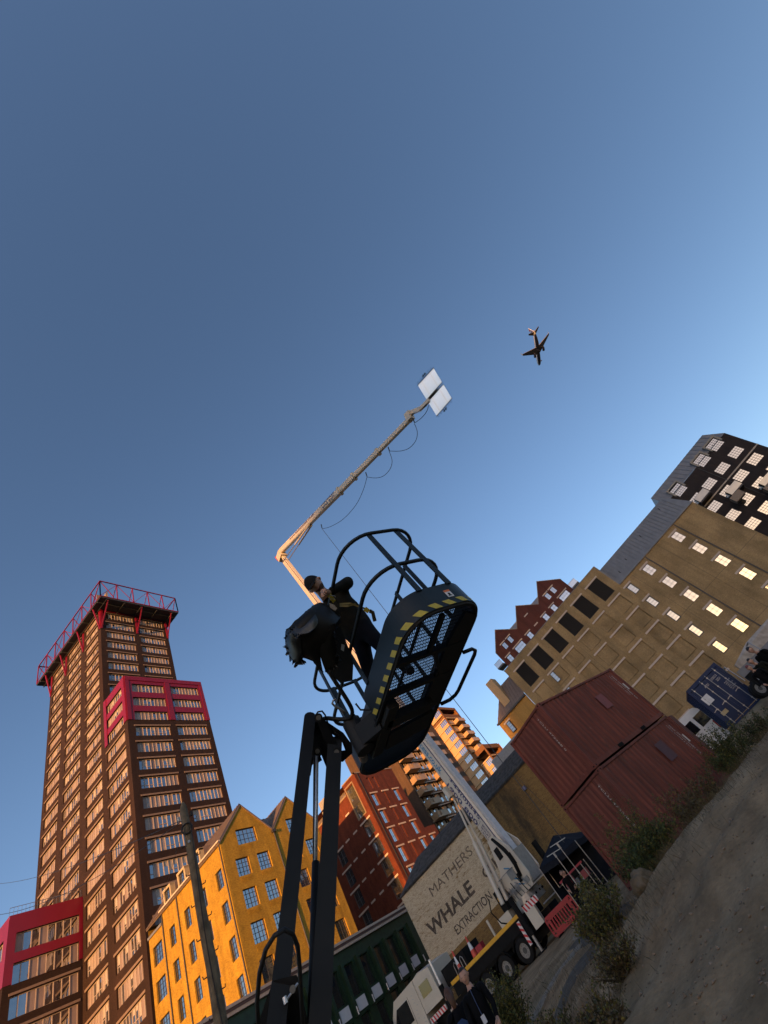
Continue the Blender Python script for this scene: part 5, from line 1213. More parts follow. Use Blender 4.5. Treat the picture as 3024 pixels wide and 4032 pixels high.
def person(name, label, foot, facing, h, top, legs, pose=None, hair=None, group=None, long=False, cap=None):
    """standing or leaning figure; foot = ground point, facing = heading in degrees"""
    s = h / 1.75; f = V(math.cos(R_(facing)), math.sin(R_(facing)), 0); r = V(f.y, -f.x, 0); up = V(0, 0, 1); foot = Vector(foot); lean = (pose or {}).get('lean', 0.0)
    P = empty(name, foot, label, "person", group)
    bend = lambda z: f * lean * max(0, z - .9) * s
    q = lambda x, y, z: foot + (f * x + r * y + up * z) * s + bend(z)
    arm = (pose or {}).get('arm', 0.0)
    J = {'pel': q(0, 0, .95), 'bel': q(0, 0, 1.12), 'che': q(0.01, 0, 1.32), 'nk': q(0, 0, 1.49), 'hd': q(.02, 0, 1.56)}
    rad = {'pel': (.15 * s, .12 * s), 'bel': (.14 * s, .11 * s), 'che': (.165 * s, .12 * s), 'nk': .058 * s, 'hd': .055 * s}; E = [('pel', 'bel'), ('bel', 'che'), ('che', 'nk'), ('nk', 'hd')]
    for sd, k in (('l', -1), ('r', 1)):
        st = .06 * k; a = arm if k == 1 else arm * .7
        J.update({sd + 'hip': q(0, .09 * k, .88), sd + 'kn': q(.03 + st, .1 * k, .48), sd + 'an': q(st * 1.2, .105 * k, .09), sd + 'to': q(st * 1.2 + .15, .115 * k, .04),
                  sd + 'sh': q(0, .19 * k, 1.42), sd + 'el': q(.03 + .12 * a, .24 * k, 1.14 + .03 * a), sd + 'wr': q(.1 + .28 * a, .22 * k - .06 * a * k, .92 + .26 * a)})
        rad.update({sd + 'hip': .095 * s, sd + 'kn': .062 * s, sd + 'an': .045 * s, sd + 'to': .038 * s, sd + 'sh': .07 * s, sd + 'el': .05 * s, sd + 'wr': .036 * s})
        E += [('pel', sd + 'hip'), (sd + 'hip', sd + 'kn'), (sd + 'kn', sd + 'an'), (sd + 'an', sd + 'to'), ('che', sd + 'sh'), (sd + 'sh', sd + 'el'), (sd + 'el', sd + 'wr')]
    zc = foot.z + .9 * s; zn = foot.z + 1.47 * s; zf = foot.z + .1 * s; shoe = plain("dark_shoe", (.015, .013, .012), rough=.5)
    hp = q(0, 0, .9)
    def mf(c):
        if c.z > zn and (c - J['nk']).length < .14: return 2
        if c.z < zf: return 3
        return 1 if c.z < zc and (c - J['lwr']).length > .12 and (c - J['rwr']).length > .12 else 0
    skin_body(name, J, E, rad, P, [top, legs, SKIN(), shoe], mf, 'pel')
    hdv = (f * 1.0 - up * (pose or {}).get('down', .0)).normalized()
    head_parts(P, q(.035, 0, 1.64), hdv, up, .118 * s, hair or plain("dark_hair", (.02, .014, .01)), long=long, cap=cap)
    for sd, k in (('l', -1), ('r', 1)):
        d = (J[sd + 'wr'] - J[sd + 'el']); hand(P, J[sd + 'wr'], d, -r * k, curl=.45)
    return P, J
# ================================================================== truck-mounted crane platform
mWHITE = plain("white_truck_paint", (0.50, 0.45, 0.37), rough=.35, var=.05, scale=1.5, dirt=.15, dcol=(.4, .35, .28))
mBLK = plain("black_chassis", (0.010, 0.010, 0.010), rough=.85, var=.2, spec=.15)
mRUB = plain("tyre_rubber", (0.014, 0.014, 0.014), rough=.85, var=.2, scale=8)
mSTEEL = plain("grey_steel", (0.30, 0.29, 0.28), rough=.4, metal=.6)
mCHROME = plain("chrome_rod", (0.62, 0.62, 0.63), rough=.3, metal=.35, var=.03)
mYEL = plain("safety_yellow", (0.62, 0.32, 0.01), rough=.5)
mBLUEP = plain("lettering_blue", (0.03, 0.17, 0.33), rough=.5); mNAVYP = plain("lettering_navy", (0.035, 0.03, 0.10), rough=.5)
mREDP = plain("hazard_red", (0.45, 0.02, 0.025), rough=.5)
def wheel(parent, c, ax, r, w):
    ax = Vector(ax).normalized(); m = MB(); n = 28; prof = [(-.5, .58), (-.5, .9), (-.42, .98), (-.2, 1.0), (.2, 1.0), (.42, .98), (.5, .9), (.5, .58)]
    x = ax.orthogonal().normalized(); y = ax.cross(x); vs = [c + ax * (a * w) + (x * math.cos(2 * math.pi * k / n) + y * math.sin(2 * math.pi * k / n)) * (b * r) for a, b in prof for k in range(n)]
    fs = [(i * n + k, i * n + (k + 1) % n, (i + 1) * n + (k + 1) % n, (i + 1) * n + k) for i in range(len(prof) - 1) for k in range(n)]
    m.raw(vs, fs); t = m.build("wheel", mRUB, parent, smooth=True)
    m = MB(); m.cyl(c - ax * w * .30, c + ax * w * .30, r * .58, 24); m.build("rim", plain("wheel_steel", (.20, .19, .18), rough=.5, metal=.3), t)
    m = MB(); m.cyl(c - ax * w * .36, c + ax * w * .36, r * .24, 16)
    for k in range(10): q = (x * math.cos(.628 * k) + y * math.sin(.628 * k)) * r * .40; m.cyl(c + q - ax * w * .33, c + q + ax * w * .33, r * .035, 6)
    m.build("hub", plain("dark_hub", (.05, .05, .052), rough=.4, metal=.4), t); return t
def crane_truck():
    X0, X1 = 28.75, 31.25
    T = empty("crane_truck", (30, 19, 0), "white crane truck with tall telescopic mast parked before the painted wall", "truck")
    # wheels: three rear axles and one front
    for y in (15.96, 17.41, 18.85, 23.4):
        for x in (X0 + .2, X1 - .2): wheel(T, V(x, y, .52), (1, 0, 0), .52, .36)
    m = MB(); m.box((X0 + .6, 13.6, .75), (X1 - .6, 25.2, 1.1)); m.build("chassis", mBLK, T)
    m = MB(); m.box((X0 + .02, 14.8, 1.12), (X1 - .02, 20.95, 1.58)); m.box((X0 + .3, 15.0, .95), (X1 - .3, 20.8, 1.12)); m.build("deck", mBLK, T)
    m = MB(); m.box((X0 + .06, 15.0, 1.583), (X1 - .06, 20.9, 1.64)); m.build("deck_boards", plain("deck_timber", (.16, .11, .06), rough=.9, var=.3, scale=6), T)
    m = MB(); m.box((X0 - .03, 15.15, 1.60), (X0 + .055, 20.95, 1.76)); m.build("yellow_edge", mYEL, T)
    for y in (15.96, 17.41, 18.85):      # wheel arches
        m = MB(); pts = [V(X0 + .25, y + .62 * math.cos(a), .52 + .62 * math.sin(a)) for a in [R_(20 + 14 * k) for k in range(11)]]
        for i in range(10): m.bar(pts[i], pts[i + 1], .5, .03, (pts[i] + pts[i + 1]) / 2 - V(X0 + .25, y, .52))
        m.build("mudguard", mBLK, T)
    m = MB(); m.box((X0 + .25, 19.55, .35), (X0 + .7, 22.6, 1.1)); m.build("shade_box", mBLK, T)  # black box added to darken the shadowed side between the axles
    m = MB(); m.box((X0 + .9, 14.0, .32), (X1 - .9, 24.0, .75)); m.build("shade_spine", mBLK, T)  # black spine added to hide bright ground and deepen shade under the chassis
    m = MB(); m.box((X0 + .12, 15.2, .98), (X0 + .2, 20.8, 1.13)); m.build("shade_skirt", mBLK, T)  # black strip added below the deck in place of shade
    # outriggers
    def outrigger(x, y, zt, r=.1):
        m = MB(); m.cyl((x, y, 1.0), (x, y, zt), r * 1.45, 14); o = m.build("outrigger", mBLK, T)
        m = MB(); m.cyl((x, y, .06), (x, y, 1.0), r * .85, 12); m.build("outrigger_ram", mSTEEL, o); m = MB(); m.cyl((x, y, .0), (x, y, .07), .3, 16); m.build("foot_plate", mBLK, o)
    outrigger(X0 - .25, 14.92, 2.42); outrigger(X1 + .5, 13.1, 3.6, .13); outrigger(X0 - .1, 21.6, 2.0); outrigger(X1 + .2, 21.6, 2.0)
    m = MB(); m.box((X0 - .34, 14.75, .72), (X1 + .4, 15.08, 1.0)); m.build("outrigger_beam", mBLK, T)
    m = MB(); m.box((X0 - .36, 15.12, .5), (X0 - .34, 15.3, 1.5)); hz = m.build("hazard_plate", plain("plate_white", (.6, .58, .55)), T)
    for k in range(4): m = MB(); z = .52 + .25 * k; m.prism([(X0 - .365, 15.12, z), (X0 - .365, 15.3, z + .12), (X0 - .365, 15.3, z + .24), (X0 - .365, 15.12, z + .12)], (-.004, 0, 0)); m.build("hazard_stripe", mREDP, hz)
    m = MB(); m.box((X0 - .3, 13.9, .75), (X0 - .05, 14.55, 1.5)); m.build("white_locker", mWHITE, T)
    m = MB(); m.box((X0 - .02, 13.6, 1.5), (X0 + .0, 14.7, 1.78)); h2 = m.build("hazard_plate", MATS["plate_white"], T)
    for k in range(5): m = MB(); y = 13.62 + .22 * k; m.prism([(X0 - .025, y, 1.5), (X0 - .025, y + .1, 1.5), (X0 - .025, y + .18, 1.78), (X0 - .025, y + .08, 1.78)], (-.004, 0, 0)); m.build("hazard_stripe", mREDP, h2)
    # rear work platform frame
    m = MB(); rr = .03
    for x in (X0, X1): m.tube([(x, 12.2, 1.25), (x, 13.5, 1.25)], rr, 6); m.tube([(x, 12.2, 1.25), (x, 12.2, 2.1), (x, 13.4, 2.1)], rr, 6)
    m.tube([(X0, 12.2, 2.1), (X1, 12.2, 2.1)], rr, 6); m.tube([(X0, 12.2, 1.25), (X1, 12.2, 1.25)], rr, 6); m.build("rear_rail", mSTEEL, T)
    # turntable and white turret body
    TC = V(30.0, 14.7, 0)
    m = MB(); m.cyl(TC + V(0, 0, 1.55), TC + V(0, 0, 1.95), 1.05, 28); m.cyl(TC + V(0, 0, 1.95), TC + V(0, 0, 2.1), .9, 28); m.build("turntable", mSTEEL, T)
    pl = (V(.34, .94, 0)).normalized(); sd_ = V(.94, -.34, 0)     # boom plane and its side normal
    for s in (-1, 1):
        m = MB(); o = TC + sd_ * (.46 * s); prof = [(1.05, 2.1), (-1.5, 2.1), (-1.75, 2.6), (-1.55, 4.1), (-.9, 5.0), (-.3, 5.0), (.2, 3.6), (1.0, 2.9)]
        m.prism([o + pl * a + V(0, 0, z) for a, z in prof], sd_ * (.08 * s)); m.build("turret_plate", mWHITE, T)
    m = MB(); m.obox(TC - pl * 1.35 + V(0, 0, 3.0), pl * .32, sd_ * .45, V(0, 0, .8)); m.build("counterweight", plain("counterweight_grey", (.22, .21, .19), rough=.5), T)
    m = MB(); m.obox(TC + pl * .9 - sd_ * .85 + V(0, 0, 2.62), pl * .26, sd_ * .22, V(0, 0, .5)); cbx = m.build("control_console", mBLK, T)
    m = MB(); m.obox(TC + pl * .9 - sd_ * 1.075 + V(0, 0, 2.75), pl * .14, sd_ * .008, V(0, 0, .08)); m.build("yellow_label", mYEL, cbx)
    m = MB()
    for z in (2.5, 3.3): m.tube([TC - sd_ * .56 - pl * .9 + V(0, 0, z), TC - sd_ * 1.0 - pl * .8 + V(0, 0, z), TC - sd_ * 1.0 + pl * .3 + V(0, 0, z), TC - sd_ * .56 + pl * .4 + V(0, 0, z)], .02, 6)
    m.build("grab_rail", mSTEEL, T)
    # blue chevrons on the turret side
    for k in range(4):
        m = MB(); o = TC - sd_ * .545 - pl * (1.0 - .12 * k) + V(0, 0, 2.35 + .32 * k); m.prism([o, o + pl * .42 + V(0, 0, .2), o + pl * .42 + V(0, 0, .27), o + V(0, 0, .07)], -sd_ * .006); m.build("chevron", mBLUEP, T)
    # turret fittings: hatches, pipework, valve blocks
    o = TC - sd_ * .55
    for a, z, w, h, mt in ((-.55, 3.1, .3, .22, mSTEEL), (-1.25, 3.55, .16, .3, mBLK), (-.2, 2.5, .34, .18, mSTEEL), (-.95, 2.75, .12, .2, mBLK), (.45, 2.45, .2, .2, mSTEEL), (-1.3, 2.45, .22, .14, mSTEEL), (-.55, 4.2, .2, .28, mBLK)):
        m = MB(); m.obox(o + pl * a + V(0, 0, z), pl * w, sd_ * .035, V(0, 0, h)); m.build("turret_hatch", mt, T)
    for k in range(7):
        m = MB(); a = -1.3 + .33 * k; m.tube([o - sd_ * .05 + pl * a + V(0, 0, 2.12), o - sd_ * .12 + pl * (a + .05) + V(0, 0, 2.4 + .1 * (k % 3)), o - sd_ * .06 + pl * (a + .22) + V(0, 0, 2.75 + .12 * (k % 2))], .022, 6); m.build("turret_pipe", mBLK if k % 2 else mSTEEL, T, smooth=True)
    for k in range(9): m = MB(); c = TC + V(1.06 * math.cos(.35 * k + 2.4), 1.06 * math.sin(.35 * k + 2.4), 1.75); m.cyl(c, c + V(0, 0, .1), .05, 8); m.build("ring_bolt", mBLK, T)
    # telescopic mast
    A = V(29.75, 13.95, 3.0); E_ = V(30.95, 17.75, 41.0); ax = (E_ - A).normalized()
    bt = (ax.cross(sd_)).normalized()         # boom "back" direction within the plane
    def sect(name, t0, t1, w, h, mat=mWHITE, off=V(0, 0, 0)):
        m = MB(); p, q = A.lerp(E_, t0) + off, A.lerp(E_, t1) + off; c = .12
        prof = [(-.5 + c, -.5), (.5 - c, -.5), (.5, -.5 + c), (.5, .5 - c), (.5 - c, .5), (-.5 + c, .5), (-.5, .5 - c), (-.5, -.5 + c)]
        m.prism([p + sd_ * (a * w) + bt * (b * h) for a, b in prof], q - p); return m.build(name, mat, T)
    b1 = sect("mast_section", 0.0, .36, .74, .98); b2 = sect("mast_section", .36, .70, .62, .84); b3 = sect("mast_section", .70, .985, .52, .72)
    sect("mast_collar", .352, .366, .82, 1.06); sect("mast_collar", .692, .706, .70, .92)
    back = bt if bt.y < 0 else -bt
    m = MB(); p, q = A.lerp(E_, .02) + back * .60, A.lerp(E_, .36) + back * .60; m.bar(p, q, .42, .22, back); m.build("mast_track", plain("pale_grey_track", (.42, .42, .44), rough=.4), T)
    m = MB()
    for t0, t1 in ((.03, .36), (.37, .7), (.71, .97)):
        w = .378 if t0 < .1 else (.316 if t0 < .5 else .266); m.bar(A.lerp(E_, t0) - sd_ * w + back * .34, A.lerp(E_, t1) - sd_ * w + back * .34 * (.84 if t0 > .1 else 1), .05, .05)
    m.build("hydraulic_line", mNAVYP, T)
    # lettering on the side facing the yard, reading downwards
    rgt = -ax; upv = -back * -1.0
    nrm = -sd_; upv = nrm.cross(rgt) * 1.0
    if rgt.cross(upv).dot(nrm) < 0: upv = -upv
    def letter(txt, t, lat, ln, hgt, mat, w=.37, bold=.02):
        me = text_mesh("lettering", txt, mat, ln, hgt, bold=bold); put_text("lettering", me, T, A.lerp(E_, t) - sd_ * (w + .004) + upv * lat, rgt, upv)
    letter("www.bladeaccess.co.uk", .3197, -.22, 5.5, .44, mBLUEP); letter("+44(0)845", .157, .02, 2.9, .30, mNAVYP); letter("1900 800", .156, -.40, 2.9, .30, mNAVYP)
    letter("BRONTO", .0735, .0, .72, .15, mNAVYP); letter("SKYLIFT", .0735, -.18, .72, .14, mNAVYP); letter("S 90 HLA", .0715, -.35, .66, .12, mNAVYP)
    o = A.lerp(E_, .050) - sd_ * .376
    m = MB(); m.prism([o + upv * -.3, o + upv * .1, o + upv * .1 + rgt * .16, o + upv * -.12 + rgt * .16, o + upv * -.12 + rgt * .42, o + upv * -.3 + rgt * .42], -sd_ * .005); m.build("logo_mark", mBLUEP, T)
    o = A.lerp(E_, .0785) - sd_ * .376; m = MB(); tri = [o + upv * -.12 - rgt * .3, o + upv * .12, o + upv * -.36 ]; m.tube(tri, .014, 4, closed=True); m.build("logo_mark", mNAVYP, T)
    # lifting rams beside the mast
    B0 = V(29.0, 15.72, 2.45)
    top = A.lerp(E_, .1476) - back * .62 - sd_ * .2; md = B0.lerp(top, .5)
    for dx in (0, .42):
        d = sd_ * dx; m = MB(); m.cyl(B0 + d, md + d, .13, 14); cy = m.build("lift_cylinder", mWHITE, T); m = MB(); m.cyl(md + d, top + d * .4, .07, 12); m.build("lift_rod", mWHITE, cy)
    m = MB(); m.obox(top, ax * .35, sd_ * .42, back * .16); m.build("ram_bracket", mWHITE, T)
    m = MB(); pts = [A - sd_ * .5 + back * .2 + ax * 1.9, A - sd_ * .6 + back * .55 + ax * 1.0, A - sd_ * .6 + back * .6 + ax * .4, A - sd_ * .55 + back * .3 - ax * .3]; m.tube(pts, .08, 8); m.tube([p - sd_ * .12 for p in pts], .07, 8); m.build("hose_bundle", mBLK, T, smooth=True)
    m = MB(); m.tube([B0 + V(-.2, .5, .6), B0 + V(-.3, .75, .1), B0 + V(-.2, .6, -.5), B0 + V(-.1, .2, -.8)], .035, 6); m.build("hose", mBLK, T, smooth=True)
    # head of the mast: elbow block
    m = MB(); m.obox(E_ + ax * -.1, sd_ * .42, bt * .55, ax * .55); m.build("mast_head", mWHITE, T)
    m = MB(); m.obox(E_ + ax * .2 - back * .55, sd_ * .44, bt * .05, ax * .5); m.build("red_white_marker", mREDP, T)
    # jib
    tip = PV(1612, 1652, (E_.x, E_.y), 250.0); jb = (tip - E_); jn = jb.normalized(); ju = sd_.cross(jn).normalized(); ju = ju if ju.z > 0 else -ju
    J0 = E_ + back * .45 + ax * .35
    def jsec(t0, t1, w, h):
        m = MB(); p, q = J0.lerp(tip, t0), J0.lerp(tip, t1); c = .14; prof = [(-.5 + c, -.5), (.5 - c, -.5), (.5, -.5 + c), (.5, .5 - c), (.5 - c, .5), (-.5 + c, .5), (-.5, .5 - c), (-.5, -.5 + c)]
        m.prism([p + sd_ * (a * w) + ju * (b * h) for a, b in prof], q - p); return m.build("jib_section", mWHITE, T)
    jsec(0, .56, .56, .74); jsec(.56, .66, .50, .66); jsec(.66, .82, .42, .56); jsec(.82, 1.0, .36, .46)
    for t, w in ((.55, .66), (.655, .60), (.815, .52)):
        m = MB(); p, q = J0.lerp(tip, t), J0.lerp(tip, t + .012); m.bar(p, q, w, w * 1.25, ju); m.build("jib_collar", mWHITE, T)
    for s in (-.3, .3):
        m = MB(); a_ = E_ - ju * .2 + jn * .6 - ju * 1.0 + sd_ * s; b_ = J0.lerp(tip, .30) - ju * .42 + sd_ * s * .6; md2 = a_.lerp(b_, .5); m.cyl(md2, b_, .10, 10); cy = m.build("jib_cylinder", mWHITE, T); m = MB(); m.cyl(a_, md2, .055, 8); m.build("jib_rod", mSTEEL, cy)
    m = MB(); m.bar(E_ + jn * .2 - ju * .3, E_ + jn * .6 - ju * 1.1, .7, .3); m.build("jib_link", mBLK, T)
    # jib lettering on its side
    nrm = -sd_; rg = jn if jn.dot(V(0, -1, 0)) > 0 else -jn; uj = nrm.cross(rg); uj = uj if rg.cross(uj).dot(nrm) > 0 else -uj
    for txt, t, lat, ln, hh in (("www.bladeaccess.co.uk", .12, -.05, 6.3, .30), ("1900 800", .42, -.30, 2.9, .24), ("+44(0)845", .42, .06, 2.9, .24)):
        me = text_mesh("lettering", txt, mNAVYP, ln, hh, bold=.015); put_text("lettering", me, T, J0.lerp(tip, t) - sd_ * .285 + uj * lat, rg, uj)
    # fly arm carrying the light frame
    k1 = PV(1612, 1628, (tip.x, tip.y), 250.0); k2 = PV(1655, 1610, (tip.x, tip.y), 250.0); k3 = PV(1690, 1575, (tip.x, tip.y), 250.0)
    m = MB(); m.obox(tip.lerp(k1, .5), sd_ * .26, jn * .3, ju * .42); m.build("fly_knuckle", mWHITE, T)
    m = MB(); m.bar(k1, k2, .26, .36); m.bar(k2, k3, .22, .3); m.build("fly_arm", mWHITE, T); m = MB(); m.bar(k1.lerp(k2, .1) - V(0, 0, .3), k2.lerp(k3, .5) - V(0, 0, .25), .08, .08); m.build("fly_ram", mBLK, T)
    # cables: loops under the jib, one long drop to the truck
    cab = plain("black_cable", (.02, .025, .03), rough=.6)
    def pj(u, v): return PV(u, v, (E_.x, E_.y), 250.0)
    for pts in ([(1268, 2082), (1300, 2074), (1350, 2045), (1400, 1990), (1430, 1930), (1445, 1878)], [(1445, 1878), (1480, 1882), (1510, 1874), (1535, 1848), (1544, 1815), (1533, 1778)], [(1535, 1776), (1575, 1776), (1610, 1765), (1637, 1735), (1643, 1700), (1632, 1668)], [(1632, 1666), (1660, 1645), (1680, 1620), (1688, 1595)]):
        P3 = [pj(*q) for q in pts]; sm_ = []
        for i in range(len(P3) - 1):
            p0, p1, p2, p3 = P3[max(i - 1, 0)], P3[i], P3[i + 1], P3[min(i + 2, len(P3) - 1)]
            for k in range(6): t = k / 6; sm_.append(.5 * ((2 * p1) + (p2 - p0) * t + (2 * p0 - 5 * p1 + 4 * p2 - p3) * t * t + (3 * p1 - p0 - 3 * p2 + p3) * t ** 3))
        sm_.append(P3[-1]); m = MB(); m.tube(sm_, .026, 5); m.build("power_cable", cab, T, smooth=True)
    d0 = pj(1268, 2082); m = MB(); m.tube([d0, V(d0.x + .1, d0.y + .05, 20), V(d0.x + .2, d0.y + .1, 2.0)], .024, 5); m.build("power_cable", cab, T)
    for q in ((1268, 2080), (1445, 1876), (1534, 1777), (1632, 1663)): m = MB(); c = pj(*q); m.bar(c, c + ju * .5, .07, .07); m.build("cable_hanger", cab, T)
    # cab
    y0, y1 = 21.9, 25.95; zt = 3.05; cx0, cx1 = X0, X1
    m = MB(); prof = [(y0 + 1.5, .75), (y1, .75), (y1 + .05, 1.55), (y1 - .25, 2.45), (y1 - .75, 2.98), (y0 + 1.5, 3.05)]
    m.prism([(cx0, a, z) for a, z in prof], (cx1 - cx0, 0, 0)); cb = m.build("cab", mWHITE, T)
    m = MB(); prof = [(y0, 1.55), (y0 + 1.62, 1.55), (y0 + 1.62, 3.02), (y0 + 1.0, 3.12), (y0 + .1, 2.95)]; m.prism([(cx0 + .06, a, z) for a, z in prof], (cx1 - cx0 - .12, 0, 0)); m.build("sleeper_cab", mWHITE, T)
    gd = glass("cab_glass", tint=(.012, .013, .015), refl=.05)
    m = MB(); m.prism([(cx0 - .006, a, z) for a, z in ((y0 + 2.35, 1.75), (y1 - .28, 1.75), (y1 - .38, 2.2), (y1 - .75, 2.62), (y0 + 2.35, 2.62))], (-.006, 0, 0)); m.build("door_window", gd, cb)
    m = MB(); m.box((cx0 + .045, y0 + .45, 2.1), (cx0 + .056, y0 + 1.25, 2.65)); m.build("rear_window", gd, cb)
    m = MB(); m.prism([(cx0 + .12, y1 + .03, 1.62), (cx1 - .12, y1 + .03, 1.62), (cx1 - .12, y1 - .24, 2.5), (cx0 + .12, y1 - .24, 2.5)], (0, .02, .006)); m.build("windscreen", gd, cb)
    m = MB(); m.box((cx0 - .004, y0 + 2.25, .9), (cx0 - .001, y0 + 2.27, 2.7)); m.box((cx0 - .03, y0 + 2.4, 1.45), (cx0 - .004, y0 + 2.62, 1.5)); m.build("door_seam", mBLK, cb)
    m = MB(); m.obox((cx0 - .32, y1 - .35, 2.15), (.05, 0, 0), (0, .07, 0), (0, 0, .3)); m.bar((cx0 - .3, y1 - .35, 2.5), (cx0, y1 - .3, 2.6), .03, .03); m.build("mirror", mBLK, cb)
    for txt, z, h in (("BLADE", 1.3, .16), ("ACCESS", 1.08, .16)): me = text_mesh("lettering", txt, mBLUEP, .9, h); put_text("lettering", me, T, V(cx0 - .004, y0 + 2.15 + 1.2, z), (0, -1, 0), (0, 0, 1))
    rng = random.Random(2)
    for k in range(11):
        a = y0 + 1.58 + rng.uniform(0, .45); z = 1.05 + k * .15; m = MB(); m.prism([(cx0 - .003, a, z), (cx0 - .003, a + .16, z + .06), (cx0 - .003, a + .05, z + .03)], (-.004, 0, 0)); m.build("blade_mark", mBLUEP, T)
    m = MB(); m.box((cx0 - .01, y0 + 1.6, .8), (cx0 - .005, y0 + 2.4, .87)); m.build("orange_marker", mYEL, cb)
    m = MB(); m.box((cx0 - .02, y0 + .0, 1.1), (cx0, y0 + 1.35, 1.32)); hz = m.build("hazard_plate", MATS["plate_white"], T)
    for k in range(6): m = MB(); y = y0 + .03 + .22 * k; m.prism([(cx0 - .022, y, 1.1), (cx0 - .022, y + .1, 1.1), (cx0 - .022, y + .18, 1.32), (cx0 - .022, y + .08, 1.32)], (-.004, 0, 0)); m.build("hazard_stripe", mREDP, hz)
    m = MB(); m.cyl((cx0 + .1, y0 - .18, 1.3), (cx0 + .1, y0 - .18, 3.15), .07, 12); m.build("exhaust_stack", mCHROME, T)
    m = MB(); m.box((X0 + .35, 19.6, 1.65), (X1 - .2, 21.5, 2.42)); m.build("ballast_box", mBLK, T)
    m = MB(); m.box((X0 + .5, 15.8, 1.65), (X0 + 1.2, 16.7, 2.15)); m.build("white_tool_box", mWHITE, T)
    m = MB(); m.box((X0 + .4, 18.35, 1.65), (X0 + .8, 18.8, 2.05)); m.build("red_fuel_can", plain("fuel_red", (.28, .01, .02), rough=.5), T)
    m = MB(); m.cyl((X0 + .5, 17.3, 1.65), (X0 + .5, 17.3, 2.5), .07, 10); m.build("white_post", mWHITE, T)
    m = MB()
    for y in (20.1, 19.55): m.tube([(X0 + .02, y, 1.7), (X0 + .02, y + .02, 2.15), (X0 + .02, y + .12, 2.25), (X0 + .02, y + .22, 2.15), (X0 + .02, y + .24, 1.7)], .018, 6)
    m.build("step_rail", mSTEEL, T)
    return tip, k3, sd_
tipP, lampP, sdN = crane_truck()

# ================================================================== light panel of tubes on the jib
def light_panel():
    # the four outer corners seen in the photo, at the depth of the fly arm
    d = RM[2].dot(lampP - C0)
    A, B, Cc, D = PD(1645, 1517, d), PD(1707, 1449, d * 1.02), PD(1780, 1577, d * 1.03), PD(1719, 1638, d * 1.01)
    L = empty("tube_light_panel", (A + Cc) / 2, "white panel of parallel light tubes held up at the end of the crane jib", "light")
    tube = emis("lit_tube", (.85, .82, .78), .30); blk = mBLK
    ex = (B - A); ey = (D - A)
    for half in (0, 1):
        o = A + ey * (0 if half == 0 else .535); v = ey * .465; n = 16
        for i in range(n):
            p = o + ex * ((i + .5) / n); m = MB(); m.cyl(p, p + v, .024, 8); m.build("light_tube", tube, L, smooth=True)
        for p in (o, o + v):
            m = MB(); m.bar(p - ex * .01, p + ex * 1.01, .05, .05); m.build("frame_rail", blk, L)
        e0 = o if half == 0 else o + v; s = -1 if half == 0 else 1
        for i in range(6):
            c = e0 + ex * (.08 + .16 * i); r = .09; m = MB(); vv = v.normalized() * s; m.tube([c + ex.normalized() * (r * math.cos(a)) + vv * (r * 1.1 + r * math.sin(a)) for a in [math.pi * 2 * k / 10 for k in range(10)]], .012, 5, closed=True); m.build("cable_loop", blk, L)
        c = e0 + ex * .42; vv = v.normalized() * s; m = MB(); m.bar(c, c + vv * .32, .05, .05); m.bar(c + ex * .1, c + ex * .1 + vv * .32, .05, .05); m.bar(c - ex * .06 + vv * .2, c + ex * .16 + vv * .2, .05, .05); m.build("end_clamp", blk, L)
    c0 = A + ey * .5; m = MB(); m.bar(c0 + ex * .02, c0 + ex * .62, .16, .22); m.build("spine", blk, L)
    m = MB()
    for t in (.25, .75): m.bar(A + ex * t + V(.06, .02, .06), D + ex * t + V(.06, .02, .06), .05, .05)
    m.build("back_batten", plain("timber_batten", (.3, .18, .08)), L)
light_panel()
